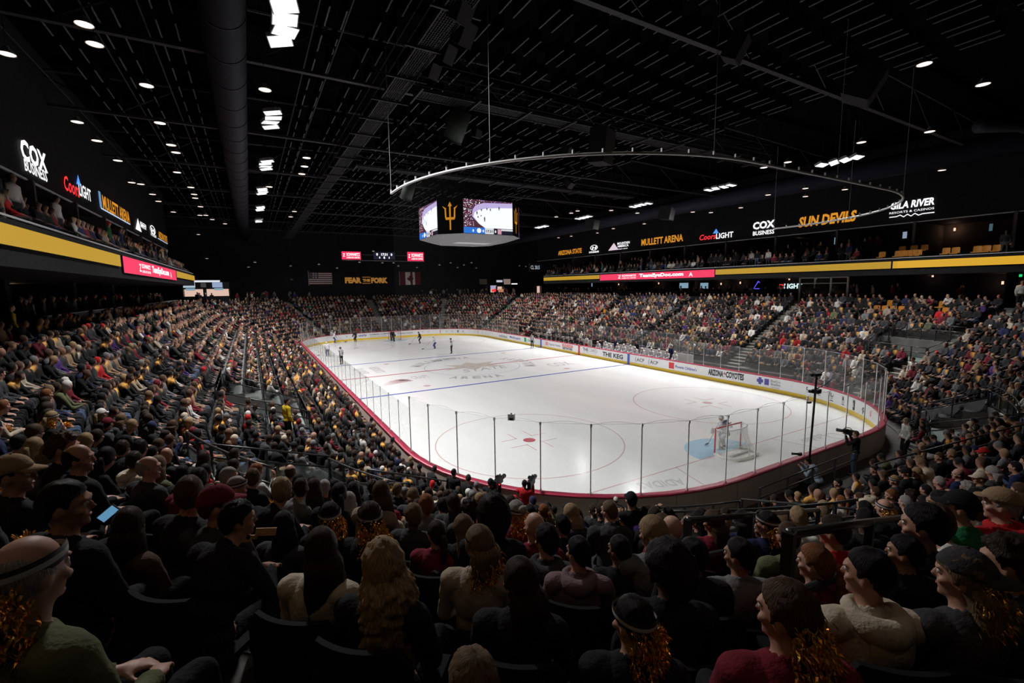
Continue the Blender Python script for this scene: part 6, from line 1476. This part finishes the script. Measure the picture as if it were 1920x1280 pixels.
for i in range(520):
    s = RC2.random()*PER; D = TOPD+.5+abs(RC2.gauss(0, 1.2)); x, y, nx, ny = outline(s, D); u, v, d = project((x, y, TOPZ+1.6))
    if d < 6 or not -80 < u < 2000 or abs(x) > 30 or abs(y) > 43 or 25.2 < abs(x) < 26.3 or 26.9 < abs(x) < 29.3: continue
    cc_.put(lowt('st', 'down', 0, False), x, y, TOPZ, face_rz(nx, ny)+RC2.uniform(-1, 1), RC2, RC2.uniform(.92, 1.05), seat=False)
cc_.build('concourse_crowd', 'people standing along the concourse rail behind the top rows', 'crowd')
# empty gold seats
gs = [None]
for i, (u, v) in enumerate(((1600, 500), (1650, 500), (1700, 495), (1682, 476), (1693, 475), (1702, 474), (1711, 473), (1720, 472), (1790, 470), (1772, 472), (1831, 466), (1848, 465), (1868, 463), (1885, 462), (1690, 461), (1712, 461), (1732, 460))):
    row = v > 462; x = 24+(.75 if row else 2.0); p = at(0, x, u, v); seat_unit(x, p.y, 8.5+(.5 if row else .9), PI/2, 'empty gold seat in the %s row of the bench side suites' % ('front' if row else 'second'), 'empty gold suite seats, %s row' % ('front' if row else 'second'), GOLDSEAT)

# ------------------------------------------------------------------ guard rails of the stand openings and aisles
RAILM = mat('rail_black', (.02, .02, .021), rough=.35, spec=.6)
RAILG = mat('rail_grey', (.25, .25, .26), rough=.4)
def rail(pts, label, infill=True, m=None, bars=(1.05, .72), group=None):
    """guard rail through ground points (x,y,z)"""
    P = [Vector(p) for p in pts]; o = P[0].copy(); g = empty('guard_rail', o); tag(g, label, 'guard rail', group); m = m or RAILM
    mb = MB()
    for h in bars: mb.tube([p-o+V3(0, 0, h) for p in P], .026, 6)
    mb.tube([p-o+V3(0, 0, .12) for p in P], .016, 5); mb.build('rail_bar', m, g, True)
    for a, b_ in zip(P, P[1:]):
        n = max(1, round((b_-a).length/1.6))
        for i in range(n+1): p = a.lerp(b_, i/n)-o; MB().box(p+V3(0, 0, .53), (.05, .05, 1.06), rz=math.atan2((b_-a).y, (b_-a).x)).build('post', m, g)
        if infill:
            q = [a-o+V3(0, 0, .14), b_-o+V3(0, 0, .14), b_-o+V3(0, 0, .70), a-o+V3(0, 0, .70)]; MB().add(q, [(0, 1, 2, 3)]).build('glass_infill', GUARD, g)
VN = ('duct side stand opening', 'corner stand opening by the aisle', 'goal end corner opening', 'goal end opening beyond the camera mast', 'bench side corner opening')
for (s0, s1, k0, k1), nm in zip(VOMS, VN):
    def gp(s, k, dz=0, dD=0): x, y, _, _ = outline(s, D0+TREAD*k+dD); return (x, y, row_z(min(k, NR))+dz)
    n = 5; back = [gp(s0+(s1-s0)*i/n, k1, 0, .06) for i in range(n+1)]
    rail([(x, y, row_z(k1)) for x, y, _ in back], 'black guard rail along the top edge of the '+nm)
    for se, w_ in ((s0-.12*8.53/12, 'first'), (s1+.12*8.53/12, 'second')):
        a = gp(se, k0); b_ = gp(se, k1); rail([(a[0], a[1], row_z(k0)), (b_[0], b_[1], row_z(k1-1)+.1)], 'sloping guard rail, %s flank of the %s' % (w_, nm))
    fr = [gp(s0+(s1-s0)*i/4, k0, 0, .05) for i in range(5)]
    rail([(x, y, row_z(k0)-.02) for x, y, _ in fr], 'black level guard rail at the front of the '+nm)
# sloping handrails down the nearest aisles
for i, (u0, v0, u1, v1) in enumerate(((1425, 915, 1605, 845), (1290, 975, 1535, 955), (1480, 1000, 1705, 968), (1640, 870, 1920, 795), (690, 880, 860, 905))):
    pts = []
    for u, v in ((u0, v0), (u1, v1)):
        d = ray(u, v); t = 2.0
        while t < 45:
            p = CAM+d*t; D = Dof(p.x, p.y); zf = Z0+RISE*max(0, (D-D0)/TREAD)
            if D < .3 or p.z < zf+1.05: break
            t += .02
        pts.append((p.x, p.y, p.z-1.05))
    rail(pts, 'black two-bar handrail, %s among the goal end rows' % ORD[i], infill=False)
# open rail stair at the bench side corner
# ------------------------------------------------------------------ folding chairs with mint covers near the goal end corner opening
def chair(x, y, z, rz, label):
    g = empty('folding_chair', (x, y, z), rz); tag(g, label, 'chair', 'mint folding chairs')
    MB().box((0, 0, .45), (.42, .4, .03)).build('seat', GREENSEAT, g); MB().box((0, -.2, .74), (.42, .03, .26)).build('backrest', GREENSEAT, g)
    for sx in (-1, 1): MB().tube([(sx*.2, .18, 0), (sx*.2, -.2, .86)], .012, 6).build('leg', ALU, g, True); MB().tube([(sx*.19, -.24, 0), (sx*.19, .16, .45)], .012, 6).build('leg', ALU, g, True)
a0 = VOMS[2]
for i in range(5):
    x, y, nx, ny = outline(a0[0]+(a0[1]-a0[0])*(.15+.17*i), D0+TREAD*(a0[2]+.9+(i % 2)*1.3)); chair(x, y, row_z(a0[2])-.02, face_rz(nx, ny), 'mint green folding chair on the goal end corner landing, %s along' % ORD[i])

# ------------------------------------------------------------------ hockey players, officials, goalies
def stick(p0, p1, rz, label, goalie=False):
    g = empty('hockey_stick', p0); tag(g, label, 'hockey stick'); d = Vector(p1)-Vector(p0)
    MB().tube([(0, 0, 0), tuple(d)], .014, 6).build('shaft', mat('stick_shaft', (.35, .33, .3), rough=.4), g)
    e = d+V3(math.cos(rz)*.28, math.sin(rz)*.28, 0); MB().add([tuple(d+V3(0, 0, -.03)), tuple(e+V3(0, 0, -.03)), tuple(e+V3(0, 0, .05)), tuple(d+V3(0, 0, .06))], [(0, 1, 2, 3)]).tube([tuple(d), tuple(e)], .012 if not goalie else .025, 5).build('blade', INK, g)
JW = mat('jersey_white', (.62, .62, .66), rough=.85); JB = mat('jersey_black', (.02, .018, .02), rough=.85); NAVY = mat('pants_navy', (.03, .05, .16), rough=.8)
def player(u, v, team, rz, label, official=False, goalie=False, seatz=None):
    p = at(2, 0, u, v); T = standing('stick' if not official else 'down', 0, .30 if not official else .08, .022 if not official else 0, .14 if not official else 0)
    sm = {'black': JB, 'white': JW}.get(team); kw = {}
    if official: b = person(T, (p.x, p.y, .05), rz, shirtmat=stripes_mat(), trousers='black', hair=None, hat='helmet', hatcol='black', label=label, garment='striped_shirt')
    else:
        b = person(T, (p.x, p.y, .05), rz, shirtmat=sm, trmat=NAVY if team == 'white' else JB, hair=None, hat='helmet', hatcol='white' if team == 'white' else 'black', label=label, garment='jersey')
        c, s_ = math.cos(rz), math.sin(rz); R_ = lambda x, y, z: (p.x+x*c-y*s_, p.y+x*s_+y*c, z)
        stick(R_(.1, .55, 1.0), R_(-.35, 1.35, .05), rz+2.2, 'hockey stick held by the '+' '.join(label.split()[:7]), goalie)
        nb = MB(); nb.box((0, -.17+.1, 1.25), (.01, .01, .01))
    mb = MB()
    for s in (-1, 1): mb.box((s*.14, .04, -.03), (.012, .28, .035))
    mb.build('skate_blade', ALU, b); return b
player(667, 641, 'black', .6, 'black clad skater in the far left of the ice near the far corner boards')
player(622, 640, 'white', -1.2, 'white jersey skater with navy pants against the far corner glass')
player(627, 643, 'white', -1.7, 'second white jersey skater bent forward in the far corner')
player(788, 644, 'black', 1.3, 'black clad skater leaning forward with stick ahead of the far goal')
player(816, 654, 'white', .9, 'white jersey skater with navy pants skating towards the far goal')
player(847, 663, 'x', 1.0, 'official in striped shirt standing alone near the far blue line', official=True)
player(641, 684, 'x', .6, 'official in striped shirt by the duct side boards', official=True)
player(615, 668, 'white', .3, 'white jersey skater pressed against the duct side boards')
player(998, 652, 'x', 2.0, 'official in striped shirt by the bench side boards at the far blue line', official=True)
# goalies: wide stance, leg pads, blocker and trapper
def goalie(x, y, rz, team, label, num=None):
    T = standing('stick', 0, .35, .035, .22); b = person(T, (x, y, .05), rz, shirtmat=JW if team == 'white' else JB, trmat=JW if team == 'white' else JB, hair=None, hat='helmet', hatcol='white' if team == 'white' else 'black', label=label, garment='jersey')
    padm = mat('pad_'+team, (.6, .6, .58) if team == 'white' else (.05, .04, .04), rough=.6)
    for s in (-1, 1):
        mb = MB(); mb.box((s*.17, .17, .30), (.25, .13, .60)); mb.box((s*.17, .20, .62), (.23, .13, .28)); mb.box((s*.17, .24, .3), (.15, .04, .5)); o = mb.build('leg_pad', padm, b)
    mb = MB(); mb.box((.28, .42, .78), (.2, .06, .36)); mb.build('blocker', padm, b); MB().ell((-.32, .42, .80), (.12, .09, .15)).build('catching_glove', padm, b, True)
    MB().box((0, -.04, 1.28), (.5, .02, .10)).build('jersey_stripe', NAVY if team == 'white' else MAR, b)
    mb = MB(); text_mb(mb, '37' if num else '1', (.13, -.30, 1.02), (-1, 0, 0), (0, .32, .95), .26, .26, bold=.03); mb.build('back_number', NAVY if team == 'white' else MAR, b)
    c, s_ = math.cos(rz), math.sin(rz); R_ = lambda a, b_, z: (x+a*c-b_*s_, y+a*s_+b_*c, z); stick(R_(.3, .45, 1.05), R_(.02, .75, .06), rz+PI, 'goalie stick of the '+' '.join(label.split()[:6]), True)
gp_ = at(2, 0, 1357, 842); goalie(gp_.x, gp_.y, .15, 'white', 'goalie in white and navy jersey with number standing behind the near goal frame', '37')
gp_ = at(2, 0, 736, 639); goalie(gp_.x, gp_.y, PI-.1, 'black', 'goalie in dark jersey crouching before the far goal')
# ------------------------------------------------------------------ player benches on the bench side
def bench(y0, y1, label):
    g = empty('player_bench', (HX+1.5, (y0+y1)/2, .25)); tag(g, label, 'bench'); L = abs(y1-y0); MB().box((0, 0, .42), (.35, L, .06)).build('seat', mat('bench_wood', (.4, .32, .2)), g); MB().box((.95, 0, .55), (.08, L, 1.1)).build('back_wall', WHITEB, g)
    for k in (-1, 1): MB().box((0, k*L*.4, .2), (.3, .08, .4)).build('leg', BLACK, g)
MB_ = MB().box((HX+1.5, 0, .12), (2.6, 27, .24)); tag(MB_.build('floor_bench_platform', CONC), kind='structure')
bench(.8, 13, 'long wooden bench with white wall behind the black team'); bench(-1.2, -13, 'long wooden bench with white wall behind the white helmeted team')
RB = random.Random(4)
for i in range(24):
    blk = i < 12; y = (1.3+i*.95) if blk else (-1.7-(i-12)*.92); arms = RB.choice(('knees', 'lap', 'cross')); tk = RB.choice((0, 1, 1))
    T = seated('lap' if arms != 'knees' else 'knees', tk if arms != 'cross' else 1)
    person(T, (HX+1.5, y, .22), face_rz(1, 0), shirtmat=JB if blk else JW, trmat=JB if blk else NAVY, hair=None, hat='helmet', hatcol='black' if blk else 'white', garment='jersey', label='%s player with %s helmet seated on the bench, %s from the centre line' % (('black jersey', 'black') if blk else ('white jersey', 'white'))[0:1].__add__((('black' if blk else 'white'), ORD[i % 12])) if False else '%s jersey player with %s helmet on the bench, %s from the centre line' % ('black' if blk else 'white', 'black' if blk else 'white', ORD[i % 12]), skin=RB.choice((0, 4)), scale=1.05)
for i, (y, c_, hc) in enumerate(((-3.5, 'navy', 'grey'), (-6.5, 'black', 'brown'), (-10.8, 'navy', 'black'), (3.5, 'charcoal', 'brown'), (8, 'black', 'grey'))):
    person(standing('down', 0), (HX+2.15, y, .24), face_rz(1, 0), shirt=c_, trousers=c_, hair='short', hcol=hc, label='coach in %s suit with %s hair standing behind the %s jersey players, %s along' % (c_, hc, 'white' if y < 0 else 'black', ORD[i % 3]), garment='suit_jacket')
person(standing('down', 0), (HX+1.3, .3, .24), face_rz(1, 0), shirt='white', trousers='red', hair='short', hcol='brown', label='person in white top and red trousers standing in the gap between the two benches')
# ------------------------------------------------------------------ camera crew and staff round the near boards
def video_camera(p, rz, label, lamp=False):
    g = empty('video_camera', p, rz); tag(g, label, 'video camera'); mb = MB(); mb.box((0, 0, 0), (.13, .34, .2)); mb.box((0, -.24, -.02), (.12, .14, .22)); mb.build('camera_body', BLACK, g); MB().tube([(0, .17, 0), (0, .22, 0), (0, .4, 0)], [.05, .062, .068], 16).build('lens', INK, g, True)
    MB().box((-.1, .1, .07), (.08, .12, .06)).build('viewfinder', DARK, g); MB().tube([(0, -.1, .1), (0, -.06, .17), (0, .1, .17), (0, .14, .1)], .014, 6).build('carry_handle', BLACK, g)
    if lamp: MB().ell((.09, -.16, -.05), (.025,)*3, nu=10, nv=7).build('tally_lamp', LEDR, g)
def crew(u, v, zh, D, look, label, arms='camera', camlab=None, lamp=False, tk=0, lean=0, aim=None, crouch=0):
    # head centre at pixel (u,v) and height zh
    p = at(2, zh, u, v); qx, qy = max(-CX, min(CX, p.x)), max(-CY, min(CY, p.y)); nx, ny = p.x-qx, p.y-qy; L = math.hypot(nx, ny); nx /= L; ny /= L; d_ = L-RC
    if d_ < D: p.x += nx*(D-d_); p.y += ny*(D-d_)
    rz = face_rz(nx, ny) if aim is None else math.atan2(-(aim[0]-p.x), aim[1]-p.y)
    person(standing(arms, tk, lean, 0, crouch), (p.x, p.y, 0.0), rz, label=label, scale=zh/(1.645-crouch), **look)
    if camlab: c, s_ = math.cos(rz), math.sin(rz); x, y = .15, .30; video_camera((p.x+x*c-y*s_, p.y+x*s_+y*c, zh-.02), rz, camlab, lamp)
crew(850, 886, 1.66, .62, dict(shirt='black', trousers='black', hair='buzz', hcol='black', skin=2), 'person in black standing at the near boards with back turned, first of three', arms='down')
crew(919, 905, 1.60, .66, dict(shirt='black', trousers='black', hair='short', hcol='brown', hat='cap', hatcol='black'), 'camera operator in black at the near boards, filming the rink', camlab='shoulder video camera with small red light held by the operator in black', lamp=True)
crew(983, 907, 1.58, .66, dict(shirt='red', trousers='maroon', hair='short', hcol='black', skin=4), 'camera operator in red shirt at the near boards', camlab='shoulder video camera held by the operator in red')
crew(1583, 808, 1.66, .8, dict(shirt='black', trousers='denim', hair='short', hcol='brown', skin=4), 'camera operator in black shirt and jeans by the curved boards', camlab='shoulder video camera held by the operator in jeans', aim=(-4, 0))
crew(1508, 857, 1.22, .8, dict(shirt='lightblue', trousers='black', hair='short', hcol='black', skin=4), 'crouching photographer in light blue shirt at the near boards', crouch=.42, lean=.5, aim=(-6, -10))
g = None
p = at(1, -30.9, 1500, 851); cg = empty('photo_camera', p); tag(cg, 'black photo camera with long lens pointed through the glass gap', 'photo camera'); MB().box((0, 0, 0), (.14, .08, .1)).build('camera_body', BLACK, cg); MB().tube([(0, 0, 0), (-.16, .14, 0), (-.2, .18, .0)], [.035, .04, .05], 12).build('lens', INK, cg, True)
# tall mast with a remote head camera
p0 = at(1, -31.1, 1517, 853); p1 = at(1, -31.1, 1531, 706); g = empty('camera_mast', (p0.x, p0.y, 0)); tag(g, 'tall black mast carrying a remote camera with red parts at the near boards', 'camera mast')
top = p1-Vector((p0.x, p0.y, 0)); MB().tube([(0, 0, 0), tuple(top)], .035, 10).build('mast_pole', BLACK, g, True)
mb = MB()
for a in (0, 2.1, 4.2): mb.tube([(0, 0, .5), (math.cos(a)*.3, math.sin(a)*.3, .02)], .015, 6)
mb.build('tripod_leg', BLACK, g)
def onp(u, v): return at(1, -31.1, u, v)-Vector((p0.x, p0.y, 0))
h_ = onp(1531, 733); MB().box(tuple(h_), (.26, .2, .14)).box(tuple(h_+V3(-.2, .1, 0)), (.1, .1, .1)).build('remote_camera', BLACK, g); MB().box(tuple(h_+V3(.12, -.02, .03)), (.1, .14, .08)).build('red_plate', RED, g)
MB().tube([tuple(onp(1531, 728)), tuple(onp(1545, 722)), tuple(onp(1557, 712))], .02, 6).build('side_arm', BLACK, g); MB().box(tuple(onp(1532, 702)), (.34, .16, .08)).ell(tuple(onp(1522, 703)), (.07, .07, .06)).build('top_camera', BLACK, g, True); MB().box(tuple(onp(1517, 754)), (.14, .1, .06)).build('cable_box', BLACK, g)
crew(770, 860, 1.3, 1.0, dict(shirt='white', trousers='black', hair='short', hcol='brown', skin=4), 'person in white shirt standing beside the near boards at the aisle foot', arms='down', tk=-1)
crew(786, 868, 1.25, 1.3, dict(shirt='black', trousers='black', hair='short', hcol='black', hat='cap', hatcol='black'), 'person in black cap and jacket standing behind the white shirt one', arms='down', tk=-1)
def stander(u, v, h, look, label, rz, arms='down', tk=0):
    d = ray(u, v); t = 7.0
    while t < 80:
        p = CAM+d*t; D = Dof(p.x, p.y); k = int(max(0, min(NR, (D-D0)//TREAD))); zf = row_z(k) if D < TOPD else TOPZ
        if D > D0 and p.z < zf+h: break
        t += .02
    person(standing(arms, tk), (p.x, p.y, p.z-h), rz, label=label, **look)
stander(1185, 944, 1.60, dict(shirt='black', trousers='black', hair='short', hcol='black', hat='cap', hatcol='black', skin=4), 'person in black cap and black shirt stretching an arm out along the rail', -.3, arms='point')
crew(1155, 938, 1.30, .5, dict(shirt='grey', trousers='black', hair='short', hcol='brown', hat='cap', hatcol='white', skin=1), 'person in white cap at the near boards behind the outstretched arm', arms='down')
stander(537, 762, 1.45, dict(shirt='yellow', trousers='black', hair='short', hcol='black', skin=0), 'steward in bright yellow jacket on the duct side aisle', -1.2)
stander(18, 578, 1.62, dict(shirt='yellow', trousers='black', hair='short', hcol='dark brown', skin=0), 'steward in yellow vest standing alone at the top of the duct side', -1.0)
stander(1712, 675, 1.60, dict(shirt='white', trousers='olive', hair='short', hcol='dark brown', skin=0), 'steward in white shirt standing on the bench side corner stairs', 1.2)
stander(1700, 790, 1.62, dict(shirt='white', trousers='black', hair='short', hcol='blonde', band=True, skin=0), 'person in white sleeves and dark vest standing beside the goal end opening', .8)
# hand held things
ph = at(1, CAM.y+2.2, 203, 962); pp_ = CAM+ray(203, 962)*2.6; g = empty('smartphone', pp_); tag(g, 'smartphone with glowing light blue screen held near the thick haired person', 'phone'); MB().box((0, 0, 0), (.05, .01, .10), M=Matrix.Rotation(.9, 3, 'Y')).build('phone_case', INK, g); MB().box((0, -.007, 0), (.044, .002, .09), M=Matrix.Rotation(.9, 3, 'Y')).build('phone_screen', glow('phone', (.15, .38, .6), .7), g)
pp_ = CAM+ray(472, 1003)*2.9; g = empty('folding_fan', pp_); tag(g, 'tan cardboard clapper held over the row by the long black hair', 'clapper'); M = Matrix.Rotation(.25, 3, 'Y'); MB().box((-.07, 0, 0), (.12, .008, .05), M=M).box((.08, 0, 0), (.12, .008, .05), M=M).box((0, 0, -.012), (.06, .008, .025), M=M).build('card', mat('card_tan', (.5, .28, .14), rough=.7), g)

for i, (d, k, s_, x, y, nx, ny, u, v) in enumerate(golds):
    seat_unit(x, y, row_z(k), face_rz(nx, ny), 'empty gold seat among the crowd in the upper rows of the bench side', 'empty gold seats in the bench side upper rows', GOLDSEAT)
